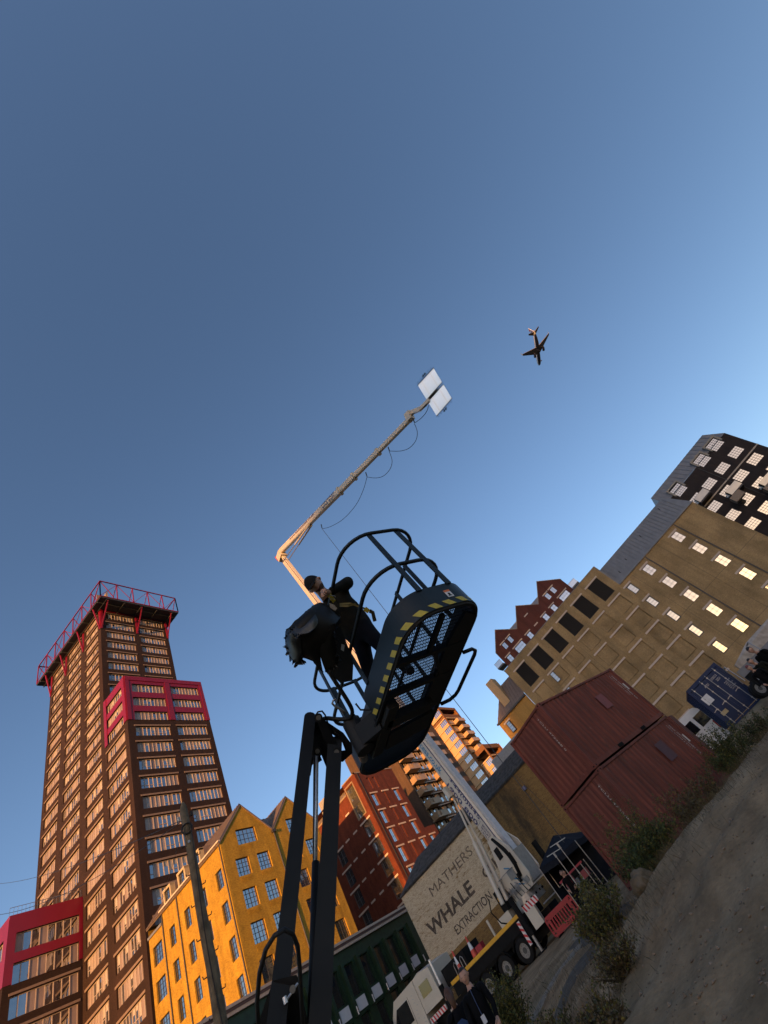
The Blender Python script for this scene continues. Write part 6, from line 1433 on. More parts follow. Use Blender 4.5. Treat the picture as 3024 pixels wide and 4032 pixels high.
# ================================================================== boom lift with its basket
def rr_path(A, e1, e2, L, W, r, z, n=7):
    """rounded rectangle, closed, starting on the near long side"""
    pts = []
    for cx, cy, a0 in ((L - r, r, -90), (L - r, W - r, 0), (r, W - r, 90), (r, r, 180)):
        for k in range(n + 1):
            a = R_(a0 + 90 * k / n); x = cx + r * math.cos(a); y = cy + r * math.sin(a); pts.append(A + e1 * x + e2 * y + V(0, 0, z))
    return pts
def lift():
    teal = plain("slate_teal_paint", (0.009, 0.015, 0.019), spec=.3, rough=.42, var=.12, scale=4, dirt=.3, dcol=(.028, .026, .024))
    arm = plain("charcoal_boom_paint", (0.006, 0.007, 0.009), spec=.22, rough=.5, var=.15, scale=5, dirt=.3, dcol=(.028, .025, .022))
    blk = plain("matt_black", (0.004, 0.004, 0.005), rough=.7, var=.2); yel = plain("hazard_yellow", (0.42, 0.33, 0.03), rough=.5, var=.12, scale=30)
    e1 = V(math.cos(R_(58)), math.sin(R_(58)), 0); e2 = V(math.sin(R_(58)), -math.cos(R_(58)), 0); up = V(0, 0, 1)
    A = V(2.83, .90, 0); L, W, zf = 2.52, .94, 2.96; r = .33
    B = empty("boom_lift", (1.3, 6.4, 0), "dark boom lift with mesh-floored basket raised overhead", "lift")
    # kick plate: a tall band round the floor
    pts = rr_path(A, e1, e2, L, W, r, zf, 14); n = len(pts); kh = .265
    m = MB(); ctr = A + e1 * L / 2 + e2 * W / 2
    inn = rr_path(A + e1 * .012 + e2 * .012, e1, e2, L - .024, W - .024, r - .012, zf, 14)
    # the band is open where the gate is, in the middle of the far side
    # on the near side it stops short either side of the basket mount
    c0, c1 = A + e1 * 1.36 + up * zf, A + e1 * 2.12 + up * zf; ci0, ci1 = c0 + e2 * .012, c1 + e2 * .012; segs = []
    for i in range(n):
        j = (i + 1) % n
        if j == 0: segs += [(pts[i], c0, inn[i], ci0), (c1, pts[j], ci1, inn[j])]
        else: segs.append((pts[i], pts[j], inn[i], inn[j]))
    for p, q, a, b in segs:
        m.quad(p, q, q + up * kh, p + up * kh); m.quad(b, a, a + up * kh, b + up * kh); m.quad(p + up * kh, q + up * kh, b + up * kh, a + up * kh); m.quad(q, p, a, b)
    m.build("kick_plate", teal, B, smooth=True, sharp=30)
    m = MB(); m.obox(A + e1 * 1.74 + e2 * .10 + up * (zf + .12), e1 * .30, e2 * .012, up * .17); m.build("mount_backplate", plain("blue_grey_plate", (.06, .075, .09), rough=.45), B)
    # bottom rim tube
    m = MB(); m.tube(rr_path(A + e1 * .03 + e2 * .03, e1, e2, L - .06, W - .06, r - .03, zf + .0), .022, 6, closed=True); m.build("floor_rim", blk, B)
    # hazard blocks along the lower edge of the band
    per = []; tot = 0.0
    for i in range(n): per.append((tot, pts[i])); tot += (pts[(i + 1) % n] - pts[i]).length
    def along(s):
        s %= tot
        for i in range(n):
            a, p = per[i]; b = per[i + 1][0] if i + 1 < n else tot
            if a <= s <= b:
                q = pts[(i + 1) % n]; t = (s - a) / max(b - a, 1e-6); return p.lerp(q, t), (q - p).normalized()
        return pts[0], e1
    s = 0.0
    while s < tot - .05:
        p0, d0 = along(s)
        if 1.34 < (p0 - A).dot(e1) < 2.2 and (p0 - A).dot(e2) < .05: s += .163; continue
        sh = .05
        m = MB(); k = 5; lo = []; hi = []
        for i in range(k):
            a, d = along(s + .085 * i / (k - 1)); b, d2 = along(s + .085 * i / (k - 1) + sh); o1 = V(d.y, -d.x, 0); o2 = V(d2.y, -d2.x, 0)
            if o1.dot(a - ctr) < 0: o1 = -o1
            if o2.dot(b - ctr) < 0: o2 = -o2
            lo.append(a + o1 * .003 + up * .004); hi.append(b + o2 * .003 + up * .064)
        for i in range(k - 1): m.quad(lo[i], lo[i + 1], hi[i + 1], hi[i])
        m.build("hazard_block", yel, B); s += .163
    # expanded-metal floor
    g = MB(); p_ = .019; zz = zf + .03; w_ = .0055
    x = .02
    def chord(y):   # inside the rounded rectangle at distance y from the near side
        d = min(y, W - y); c = 0 if d >= r else r - math.sqrt(max(0, r * r - (r - d) ** 2)); return c + .015, L - c - .015
    y = .03
    while y < W - .03:
        a, b = chord(y); g.bar(A + e2 * y + e1 * a + up * zz, A + e2 * y + e1 * b + up * zz, w_, .006); y += p_
    x = .03
    while x < L - .03:
        d = min(x, L - x); c = 0 if d >= r else r - math.sqrt(max(0, r * r - (r - d) ** 2)); g.bar(A + e1 * x + e2 * (c + .015) + up * (zz + .006), A + e1 * x + e2 * (W - c - .015) + up * (zz + .006), .007, .005); x += .05
    o = g.build("floor_mesh", blk, B); o["kind"] = "stuff"
    # floor beams
    for t in (.60, 1.05, 1.9):
        m = MB(); m.bar(A + e1 * t + e2 * .02 + up * (zf + .005), A + e1 * t + e2 * (W - .02) + up * (zf + .005), .05, .05); m.build("floor_beam", blk, B)
    m = MB(); m.bar(A + e1 * .1 + e2 * .42 + up * (zf + .004), A + e1 * .62 + e2 * .42 + up * (zf + .004), .04, .04); m.bar(A + e1 * .62 + e2 * .5 + up * (zf - .002), A + e1 * 1.02 + e2 * .72 + up * (zf - .002), .04, .04); m.build("floor_beam", blk, B)
    m = MB(); m.prism([A + e1 * .15 + e2 * (W - .22) + up * (zf - .015), A + e1 * .5 + e2 * (W - .30) + up * (zf - .015), A + e1 * 1.6 + e2 * (W - .30) + up * (zf - .015), A + e1 * 1.6 + e2 * (W - .03) + up * (zf - .015), A + e1 * .25 + e2 * (W - .03) + up * (zf - .015)], up * .03); m.build("floor_plate", blk, B)
    # rails
    zt, zm = zf + 1.20, zf + .655
    for name, z, rad, off in (("top_rail", zt, .021, -.02), ("mid_rail", zm, .021, -.0)):
        P = rr_path(A + e1 * off + e2 * off, e1, e2, L - 2 * off, W - 2 * off, r + .02, z, 8); m = MB(); m.tube(P, rad, 10, closed=True); m.build(name, teal, B, smooth=True)
    # flat posts
    for a, b in ((-.005, .30), (-.005, .66), (.55, W + .005), (1.0, W + .005), (1.55, W + .005), (2.05, W + .005), (1.12, -.005), (1.95, -.005), (L + .005, .3), (L + .005, .64)):
        m = MB(); c = A + e1 * a + e2 * b; wd = e2 if (a < 0 or a > L) else e1; nd = e1 if wd is e2 else e2
        m.obox(c + up * (zf + (kh + 1.20) / 2 - .0), wd * .028, nd * .009, up * ((1.20 - kh) / 2 + .02)); m.build("rail_post", teal, B)
    # entry step hung off the far side
    z0 = zf - .02; q0 = A + e1 * .78 + e2 * (W + .0); q1 = A + e1 * 1.62 + e2 * (W + .0)
    P = [q0 + up * z0, q0 + e2 * .13 + up * z0, q0 + e2 * .20 + e1 * .05 + up * (z0 - .0), q0 + e2 * .22 + e1 * .12 + up * z0, q1 + e2 * .22 - e1 * .12 + up * z0, q1 + e2 * .20 - e1 * .05 + up * z0, q1 + e2 * .13 + up * z0, q1 + up * z0]
    m = MB(); m.tube(P, .02, 8); m.build("step_rail", teal, B, smooth=True)
    # warning decal on the kick plate
    m = MB(); c = A + e2 * .56 + up * (zf + .13) - e1 * .004; m.obox(c, e1 * .001, e2 * .035, up * .045); d = m.build("warning_decal", plain("decal_white", (.55, .55, .55)), B); m = MB(); m.obox(c + up * .033 - e1 * .0015, e1 * .001, e2 * .035, up * .012); m.build("decal_band", plain("decal_orange", (.6, .14, .03)), d)
    m = MB(); m.obox(c - e1 * .0015 - up * .008, e1 * .001, e2 * .012, up * .014); m.obox(c - e1 * .0015 - up * .028, e1 * .001, e2 * .022, up * .004); m.build("decal_pictogram", blk, d)
    # ---- jib arms, from photo pixels at measured depths
    la0, la1 = PD(1219, 2835, 4.45), PD(1085, 4060, 2.62); ra0, ra1 = PD(1318, 2935, 4.3), PD(1258, 4060, 2.72)
    view = lambda p: (p - C0).normalized()
    def flatarm(name, p, q, w, th, mat, roundtop=True):
        d = (q - p).normalized(); v = view((p + q) / 2); sx = d.cross(v).normalized(); sy = sx.cross(d); m = MB(); pts = []
        if roundtop:
            for k in range(7): a = math.pi * k / 6; pts.append(p + sx * (w / 2 * math.cos(a)) - d * (w / 2 * .8 * math.sin(a)))
        else: pts = [p + sx * w / 2, p - sx * w / 2]
        pts += [q - sx * w / 2, q + sx * w / 2]; m.prism([x - sy * th / 2 for x in pts], sy * th); return m.build(name, mat, B), sx, sy, d
    o, sx, sy, dd = flatarm("jib_arm", la0, la1, .125, .14, arm); flatarm("jib_link_arm", ra0, ra1, .15, .14, arm)
    m = MB(); c = PD(1245, 2905, 4.4); m.prism([PD(1216, 2840, 4.42), PD(1256, 2830, 4.4), PD(1275, 2900, 4.38), PD(1268, 2950, 4.36), PD(1232, 2990, 4.36), PD(1226, 3030, 4.34), PD(1200, 3050, 4.34)], sy * .12); m.build("jib_head", arm, B)
    # link plates to the rotator
    def plate(name, pix, dep, th=.03, mat=arm):
        P = [PD(u, v, dep) for u, v in pix]; m = MB(); v = (C0 - P[0]).normalized(); m.prism(P, -v * th); return m.build(name, mat, B)
    plate("tension_link", [(1240, 2818), (1262, 2815), (1275, 2830), (1345, 2962), (1335, 2985), (1312, 2985), (1296, 2965)], 4.24, .04)
    plate("lever_plate", [(1262, 2822), (1285, 2840), (1352, 2885), (1385, 2930), (1388, 2965), (1350, 3000), (1325, 2998), (1318, 2960), (1360, 2955), (1345, 2915), (1290, 2880), (1265, 2850)], 4.28, .05)
    plate("lower_lever", [(1258, 2880), (1275, 2905), (1310, 2985), (1312, 3040), (1288, 3030), (1258, 2955)], 4.34, .05)
    for u, v, d, rr in ((1254, 2826, 4.2, .025), (1325, 2962, 4.2, .026), (1250, 2958, 4.28, .024)):
        c = PD(u, v, d); w = view(c); m = MB(); m.cyl(c - w * .03, c + w * .2, rr, 14); pn = m.build("pivot_pin", plain("worn_pin", (.16, .15, .14), rough=.4, metal=.5), B); m = MB(); m.cyl(c - w * .02, c + w * .02, rr * 1.7, 16); m.build("pin_washer", arm, pn)
    # jib cylinder
    c0, c1, c2 = PD(1249, 2962, 4.36), PD(1243, 3395, 3.62), PD(1228, 4060, 2.72)
    m = MB(); m.cyl(c0, c1, .016, 12); m.build("cylinder_rod", mCHROME, B, smooth=True); m = MB(); m.cyl(c1, c2, .034, 14); m.build("cylinder_barrel", blk, B, smooth=True); m = MB(); m.cyl(PD(1238, 2990, 4.36), PD(1236, 3390, 3.66), .012, 8); m.build("hose", blk, B)
    m = MB(); k0 = PD(1248, 2985, 4.36); m.obox(k0, view(k0).cross(up).normalized() * .04, up * .05, view(k0) * .03); m.build("rod_eye", arm, B)
    # rotator drum and basket mount
    dc = PD(1408, 2890, 4.25); m = MB(); m.cyl(dc - up * .19, dc + up * .15, .10, 20); m.cyl(dc + up * .15, dc + up * .19, .075, 16); m.build("rotator", blk, B, smooth=True, sharp=40)
    m = MB(); m.cyl(PD(1425, 2965, 4.2), PD(1432, 2985, 4.35), .05, 16); m.build("rotator_motor", plain("grey_motor", (.12, .11, .10), rough=.4, metal=.4), B)
    mc = A + e1 * 1.45 + e2 * .12; m = MB(); m.bar(dc - up * .05, mc + up * (zf + .02), .16, .2); m.bar(mc - e1 * .3 + up * (zf - .03), mc + e1 * .5 + up * (zf - .03), .12, .09); m.bar(mc + up * (zf - .03), A + e1 * 1.45 + e2 * .7 + up * (zf - .03), .14, .09); m.build("basket_mount", blk, B)
    m = MB(); m.bar(mc + e1 * .35 + e2 * .1 + up * (zf - .05), A + e1 * 1.75 + e2 * .8 + up * (zf - .05), .3, .03); m.build("mount_plate", blk, B)
    for k in range(3):
        c = dc + (C0 - dc).normalized() * .1 + V(.02, -.03 + .03 * k, .02); m = MB(); m.tube([c + up * .12, c - up * .12], .006, 6); m.build("drum_rib", arm, B)
    # hose bundle curling from console to jib
    for k, (rd, off) in enumerate(((.021, 0), (.016, .035), (.014, -.03))):
        P = [PD(1292 + off * 90, 2640, 4.15), PD(1330 + off * 90, 2700, 4.15), PD(1366 + off * 90, 2755, 4.18), PD(1388 + off * 80, 2795, 4.22), PD(1386 + off * 60, 2822, 4.26), PD(1360, 2832 + off * 100, 4.3), PD(1320, 2832 + off * 100, 4.32), PD(1285, 2826 + off * 60, 4.34), PD(1255, 2838, 4.36)]
        sm_ = []
        for i in range(len(P) - 1):
            for t in range(4): sm_.append(P[i].lerp(P[i + 1], t / 4))
        sm_.append(P[-1]); 
        for _ in range(3): sm_ = [sm_[0]] + [(sm_[i - 1] + sm_[i] * 2 + sm_[i + 1]) / 4 for i in range(1, len(sm_) - 1)] + [sm_[-1]]
        m = MB(); m.tube(sm_, rd, 8); m.build("hose_bundle", blk, B, smooth=True)
    m = MB(); P = [PD(1240, 2820, 4.3), PD(1252, 2803, 4.3), PD(1268, 2800, 4.3), PD(1280, 2815, 4.3), PD(1292, 2850, 4.3), PD(1320, 2885, 4.28), PD(1338, 2895, 4.27)]; m.tube(P, .009, 6); m.build("hose", blk, B, smooth=True)
    m = MB(); P = [PD(1400, 2770, 4.1), PD(1420, 2795, 4.08), PD(1455, 2795, 4.05), PD(1480, 2775, 4.0), PD(1520, 2765, 4.0)]; m.tube(P, .01, 6); m.build("hose", blk, B, smooth=True)
    # lower parts: jib foot, hose loop, latch pin
    plate("jib_foot", [(1078, 3860), (1168, 3838), (1185, 3900), (1225, 4080), (1000, 4080), (1050, 3930)], 2.75, .25, plain("boom_head_black", (.015, .015, .016), rough=.55))
    m = MB(); a, b = PD(1122, 3948, 2.68), PD(1172, 3872, 2.72); m.cyl(a, b, .007, 8); m.build("latch_pin", mCHROME, B); m = MB(); c = PD(1124, 3942, 2.66); m.cyl(c - up * .012, c + up * .022, .014, 10); m.build("latch_knob", mCHROME, B); m = MB(); c = PD(1152, 3895, 2.68); m.cyl(c - view(c) * .01, c + view(c) * .02, .02, 12); m.build("latch_boss", plain("worn_pin", (.16, .15, .14)), B)
    P = [PD(1020, 4090, 2.5), PD(1012, 3950, 2.5), PD(1022, 3830, 2.5), PD(1046, 3740, 2.5), PD(1080, 3685, 2.5), PD(1120, 3660, 2.52), PD(1152, 3676, 2.54), PD(1172, 3725, 2.56), PD(1180, 3810, 2.58), PD(1186, 3920, 2.6), PD(1195, 4080, 2.6)]
    m = MB(); m.tube(P, .014, 8); m.build("hose_loop", blk, B, smooth=True)
    # main boom and carriage, standing on the ground to the left of the frame
    bm0 = PD(1120, 4010, 2.72); bm1 = V(1.7, 5.6, 1.55); m = MB(); m.bar(bm0 - up * .12, bm1, .22, .26); m.build("main_boom", arm, B)
    g0 = gz(1.3, 6.6); cc = V(1.3, 6.6, g0); m = MB(); m.box(cc + V(-.9, -.7, .35), cc + V(.9, .9, .75)); m.build("carriage", arm, B); m = MB(); m.box(cc + V(-.5, -.6, .76), cc + V(.6, .8, 1.5)); m.build("turret", teal, B); m = MB(); m.bar(cc + V(.2, .2, 1.4), bm1, .24, .3); m.build("riser", arm, B)
    for sx_ in (-.95, .95):
        for sy_ in (-.55, .75): wheel(B, cc + V(sx_, sy_, .38), (1, 0, 0), .38, .26)
    # control console hood with torn black sheeting
    grid = [[(1232, 2384, 4.22), (1262, 2372, 4.22), (1298, 2388, 4.2), (1342, 2428, 4.2)], [(1190, 2418, 4.02), (1225, 2408, 3.98), (1272, 2438, 3.96), (1318, 2462, 3.98)], [(1135, 2470, 3.95), (1175, 2478, 3.86), (1225, 2510, 3.86), (1285, 2520, 3.92)], [(1124, 2500, 3.98), (1160, 2548, 3.9), (1212, 2560, 3.9), (1262, 2575, 3.98)], [(1128, 2545, 4.05), (1160, 2590, 4.02), (1220, 2598, 4.02), (1272, 2648, 4.12)]]
    def surf(name, G, mat, rag=0.0, th=.012, sub_=5, seed=1, both=True):
        rng = random.Random(seed); P = [[PD(*q) for q in row] for row in G]; nr, nc = len(P), len(P[0]); R2 = (nr - 1) * sub_ + 1; C2 = (nc - 1) * sub_ + 1; vs = []
        def cr(a, b, c, d, t): return .5 * ((2 * b) + (c - a) * t + (2 * a - 5 * b + 4 * c - d) * t * t + (3 * b - a - 3 * c + d) * t ** 3)
        for i in range(R2):
            for j in range(C2):
                u, v = i / sub_, j / sub_; i0 = min(int(u), nr - 2); j0 = min(int(v), nc - 2); tu, tv = u - i0, v - j0
                row = []
                for k in range(-1, 3):
                    a = P[min(max(i0 + k, 0), nr - 1)]; row.append(cr(a[max(j0 - 1, 0)], a[j0], a[j0 + 1], a[min(j0 + 2, nc - 1)], tv))
                p = cr(*row, tu)
                if rag and (i == R2 - 1 or j == 0): p = p + V(rng.uniform(-1, 1), rng.uniform(-1, 1), rng.uniform(-1.4, .6)) * rag
                vs.append(p)
        m = MB(); fs = [(i * C2 + j, i * C2 + j + 1, (i + 1) * C2 + j + 1, (i + 1) * C2 + j) for i in range(R2 - 1) for j in range(C2 - 1)]
        nrm = (P[0][-1] - P[0][0]).cross(P[-1][0] - P[0][0]).normalized(); m.raw(vs, fs); m.raw([v + nrm * th for v in vs], [f[::-1] for f in fs]); return m.build(name, mat, B, smooth=True)
    hood = plain("black_moulded_plastic", (.008, .0075, .0075), spec=.2, rough=.5, var=.15, scale=6); rag = plain("torn_black_sheet", (.006, .006, .007), rough=.35, var=.3, scale=14)
    surf("console_hood", grid, hood, .012, .012, 6)
    surf("torn_sheet", [[(1222, 2402, 4.05), (1238, 2400, 4.02), (1246, 2408, 4.0), (1250, 2420, 4.0)], [(1182, 2440, 3.97), (1200, 2452, 3.9), (1232, 2442, 3.9), (1250, 2452, 3.9)], [(1160, 2462, 3.9), (1178, 2490, 3.83), (1214, 2492, 3.82), (1222, 2488, 3.82)], [(1140, 2480, 3.9), (1152, 2500, 3.83), (1172, 2500, 3.8), (1180, 2496, 3.8)]], rag, .03, .012, 8, seed=4)
    surf("torn_sheet", [[(1122, 2485, 3.94), (1142, 2482, 3.88), (1172, 2488, 3.85), (1182, 2492, 3.84)], [(1121, 2515, 3.96), (1140, 2525, 3.88), (1165, 2530, 3.85), (1184, 2520, 3.84)], [(1124, 2555, 4.0), (1145, 2565, 3.95), (1170, 2575, 3.92), (1188, 2570, 3.9)], [(1138, 2585, 4.02), (1155, 2605, 4.0), (1178, 2616, 3.98), (1190, 2588, 3.98)]], rag, .035, .02, 8, seed=9)
    surf("torn_sheet", [[(1320, 2455, 3.96), (1300, 2462, 3.95), (1295, 2475, 3.94), (1285, 2490, 3.94)], [(1318, 2490, 3.98), (1300, 2505, 3.95), (1278, 2520, 3.93), (1262, 2540, 3.93)], [(1320, 2540, 4.02), (1305, 2560, 4.0), (1285, 2570, 3.97), (1262, 2585, 3.96)], [(1335, 2600, 4.1), (1318, 2620, 4.08), (1300, 2630, 4.08), (1280, 2640, 4.08)]], rag, .03, .012, 8, seed=12)
    plate("console_side", [(1262, 2374), (1300, 2385), (1338, 2420), (1345, 2450), (1330, 2460), (1300, 2440), (1275, 2405)], 4.18, .03, teal)
    plate("console_body", [(1270, 2400), (1340, 2470), (1392, 2600), (1388, 2680), (1340, 2690), (1290, 2640), (1262, 2560)], 4.26, .12, blk)
    plate("console_label", [(1345, 2535), (1357, 2540), (1354, 2565), (1342, 2558)], 4.12, .004, MATS["decal_white"])
    plate("console_light", [(1296, 2374), (1316, 2382), (1328, 2396), (1320, 2404), (1300, 2392)], 4.15, .01, plain("crumpled_foil", (.28, .26, .24), rough=.4, var=.5, scale=60))
    # harness lanyard hook hanging on the rail
    m = MB(); P = [PD(1322, 2752, 4.3), PD(1312, 2758, 4.3), PD(1308, 2770, 4.3), PD(1318, 2780, 4.3), PD(1340, 2792, 4.3), PD(1358, 2808, 4.3)]; m.tube(P, [.008, .01, .012, .012, .014, .016], 8); m.build("lanyard_hook", mSTEEL, B, smooth=True)
    return A, e1, e2, L, W, zf
LA, L1, L2, LL, LW, LZ = lift()

# ================================================================== man in the basket
def man():
    up = V(0, 0, 1); P = empty("person", (3.64, 1.75, LZ + .04), "man in black cap and dark jacket leaning over the basket rail, hand on it", "person")
    jac = plain("dark_olive_jacket", (.012, .011, .008), spec=.1, rough=.8, var=.35, scale=9, bump=.5, bscale=14); trs = plain("navy_trousers", (.004, .0045, .007), spec=.1, rough=.8, var=.3, scale=8); shoe = plain("black_boot", (.008, .008, .008), rough=.5)
    f = V(-.88, -.47, 0).normalized(); z0 = LZ + .05
    hip = V(3.72, 1.74, 3.87); ch = V(3.62, 1.75, 4.22); nk = V(3.40, 1.71, 4.42)
    J = {'pel': hip, 'bel': hip.lerp(ch, .5) + V(.02, 0, 0), 'che': ch, 'nk': nk, 'hd': V(3.34, 1.69, 4.455),
         'lhip': V(3.70, 1.66, 3.80), 'lkn': V(3.62, 1.58, 3.43), 'lan': V(3.70, 1.52, z0 + .07), 'lto': V(3.56, 1.46, z0 + .03),
         'rhip': V(3.76, 1.84, 3.80), 'rkn': V(3.70, 1.92, 3.43), 'ran': V(3.80, 1.94, z0 + .07), 'rto': V(3.67, 1.88, z0 + .03),
         'lsh': V(3.53, 1.55, 4.40), 'lel': V(3.47, 1.38, 4.30), 'lwr': V(3.13, 1.52, 4.13),
         'rsh': V(3.52, 1.91, 4.34), 'rel': V(3.36, 1.99, 4.12), 'rwr': V(3.24, 1.84, 4.02)}
    rad = {'pel': (.18, .15), 'bel': (.18, .155), 'che': (.195, .165), 'nk': .066, 'hd': .062, 'lsh': .095, 'lel': .075, 'lwr': .046, 'rsh': .085, 'rel': .06, 'rwr': .042}
    for s in 'lr': rad.update({s + 'hip': .105, s + 'kn': .075, s + 'an': .055, s + 'to': .042})
    E = [('pel', 'bel'), ('bel', 'che'), ('che', 'nk'), ('nk', 'hd')]
    for s in 'lr': E += [('pel', s + 'hip'), (s + 'hip', s + 'kn'), (s + 'kn', s + 'an'), (s + 'an', s + 'to'), ('che', s + 'sh'), (s + 'sh', s + 'el'), (s + 'el', s + 'wr')]
    def mf(c):
        if (c - J['nk']).length < .12 and c.z > 4.43: return 2
        if c.z < z0 + .12: return 3
        return 1 if c.z < 3.9 else 0
    skin_body("person", J, E, rad, P, [jac, trs, SKIN(), shoe], mf, 'pel')
    hc = PZ(1240, 2302, 4.53); look = (C0 - hc).normalized() + V(.0, .25, .05)
    upd = (V(0, 0, 1) + V(-.1, .16, 0)).normalized()
    head_parts(P, hc, look, upd, .130, plain("short_hair", (.03, .02, .014)), cap=plain("black_cap", (.012, .012, .013), rough=.8), beard=plain("stubble", (.10, .06, .045), rough=.8))
    m = MB(); m.tube([nk + V(.02, 0, -.05), nk.lerp(hc, .35), hc + V(.03, .0, -.07)], [.075, .062, .06], 12); m.build("neck", SKIN(), P, smooth=True)
    hand(P, V(3.13, 1.52, 4.13), V(-1, .12, -.12), V(0, 0, -1), curl=.85); hand(P, V(3.24, 1.84, 4.02), V(-.7, -.5, -.5), V(0, 0, -1), curl=.5)
    m = MB(); m.tube([V(3.17, 1.50, 4.15), V(3.20, 1.49, 4.16)], [.048, .05], 12); m.build("cuff", jac, P)
    # safety harness
    hy = plain("harness_yellow", (.38, .30, .02), rough=.6); ol = plain("harness_olive", (.14, .11, .03), rough=.7)
    def strap(pts, w, mat):
        m = MB(); pts = [Vector(p) for p in pts]
        for i in range(len(pts) - 1): m.bar(pts[i], pts[i + 1], w, .008, (C0 - pts[i]))
        m.build("harness_strap", mat, P)
    strap([PD(1293, 2335, 4.42), PD(1300, 2350, 4.40), PD(1318, 2368, 4.42)], .045, hy); strap([PD(1338, 2378, 4.5), PD(1380, 2376, 4.46), PD(1425, 2392, 4.5), PD(1445, 2400, 4.55)], .02, ol); strap([PD(1338, 2386, 4.5), PD(1372, 2386, 4.46), PD(1400, 2378, 4.48)], .018, ol); strap([PD(1436, 2396, 4.5), PD(1452, 2408, 4.5)], .05, hy)
    m = MB(); c = PD(1308, 2352, 4.37); v = (C0 - c).normalized(); x = v.cross(up).normalized(); y = x.cross(v); q = (x + y).normalized(); w_ = (x - y).normalized(); m.tube([c + q * .03 + w_ * .018, c + q * .03 - w_ * .018, c - q * .03 - w_ * .018, c - q * .03 + w_ * .018], .004, 6, closed=True); m.build("buckle", mSTEEL, P)
    m = MB(); m.tube([PD(1455, 2405, 4.5), PD(1468, 2412, 4.5), PD(1472, 2430, 4.5), PD(1476, 2445, 4.5)], .022, 8); m.build("lanyard_pack", plain("dark_olive_pack", (.04, .035, .02), rough=.8), P)
man()
# ================================================================== airliner
def airliner():
    c = PD(2115, 1372, 420); hd = R_(17.4); f = V(math.cos(hd), math.sin(hd), 0); r = V(f.y, -f.x, 0); up = V(0, 0, 1)
    A = empty("airliner", c, "twin-engined airliner with striped tail crossing the sky", "aeroplane")
    wh = plain("airliner_white", (.62, .60, .58), rough=.3, var=.03); nv = plain("airliner_belly", (.02, .022, .045), rough=.35, var=.05); gy = plain("wing_grey", (.11, .10, .10), rough=.4)
    k = 42.0 / 38
    T = lambda x, y, z: c + (f * x + r * y + up * z) * k
    m = MB(); st = [(19, .15), (18.2, 1.0), (16.8, 1.6), (14, 1.95), (8, 2.0), (-6, 2.0), (-11, 1.7), (-15, 1.05), (-18.6, .35)]; n = 20; vs = []
    for x, rr in st:
        zo = 0 if x > -6 else (-6 - x) * .09
        for i in range(n): a = 2 * math.pi * i / n; vs.append(T(x, rr * math.cos(a), rr * math.sin(a) + zo))
    fs = []; ms = []
    for j in range(len(st) - 1):
        for i in range(n): fs.append((j * n + i, j * n + (i + 1) % n, (j + 1) * n + (i + 1) % n, (j + 1) * n + i)); ms.append(1 if math.sin(2 * math.pi * (i + .5) / n) < -.25 and st[j][0] > -12 else 0)
    m.raw(vs, fs); m.m = ms; m.build("fuselage", [wh, nv], A, smooth=True)
    def surface(name, root, tip_, th, mat):
        m = MB(); (x0, x1, y0, z0), (x2, x3, y1, z1) = root, tip_
        m.raw([T(x0, y0, z0 + th), T(x1, y0, z0 + th), T(x3, y1, z1 + th * .4), T(x2, y1, z1 + th * .4), T(x0, y0, z0 - th), T(x1, y0, z0 - th), T(x3, y1, z1 - th * .4), T(x2, y1, z1 - th * .4)], [(0, 1, 2, 3), (7, 6, 5, 4), (0, 3, 7, 4), (1, 0, 4, 5), (2, 1, 5, 6), (3, 2, 6, 7)]); return m.build(name, mat, A)
    for s in (-1, 1):
        surface("wing", (5.2, -2.6, 1.6 * s, -1.0), (-3.2, -5.0, 17.0 * s, 1.0), .35, gy); surface("winglet", (-3.2, -5.0, 17.0 * s, 1.0), (-5.2, -6.0, 17.5 * s, 2.9), .1, wh); surface("tailplane", (-13.5, -17.2, .6 * s, 1.0), (-17.2, -18.8, 6.3 * s, 1.6), .2, gy)
        m = MB(); m.tube([T(5.4, 5.6 * s, -2.0), T(4.9, 5.6 * s, -2.0), T(2.6, 5.6 * s, -2.0), T(1.0, 5.6 * s, -1.9)], [1.0 * k, 1.12 * k, 1.05 * k, .6 * k], 16); m.bar(T(2.6, 5.6 * s, -1.2), T(.5, 5.6 * s, -.7), .4, 1.2); m.build("engine", nv, A, smooth=True, sharp=40)
    fin = surface("fin", (-11.8, -17.4, 0, 1.5), (-17.0, -19.2, 0, 7.6), .001, wh)
    m = MB(); m.prism([T(-11.8, .18, 1.6), T(-17.4, .18, 1.6), T(-19.2, .12, 7.6), T(-17.0, .12, 7.6)], r * (-.36 * k)); bpy.data.objects.remove(fin); fin = m.build("fin", wh, A)
    rd = plain("tail_red", (.42, .03, .04), rough=.4); bl = plain("tail_blue", (.03, .05, .2), rough=.4)
    for i, mt in enumerate((rd, bl, rd)):
        t0 = .1 + .3 * i; t1 = t0 + .17; q = lambda a, t, s: T(-11.8 - 5.2 * t - a * (5.6 - 3.4 * t), .24 * s, 1.6 + 6.0 * t)
        for s in (-1, 1): m = MB(); m.quad(q(.03, t0, s), q(.97, t0, s), q(.97, t1, s), q(.03, t1, s)); m.build("tail_stripe", mt, fin)
    for x, y in ((12.5, 0), (-.8, 2.6), (-.8, -2.6)): m = MB(); m.cyl(T(x, y, -1.5), T(x, y, -3.4), .13, 8); m.cyl(T(x, y - .45, -3.5), T(x, y + .45, -3.5), .5, 12); m.build("landing_gear", nv, A)
airliner()

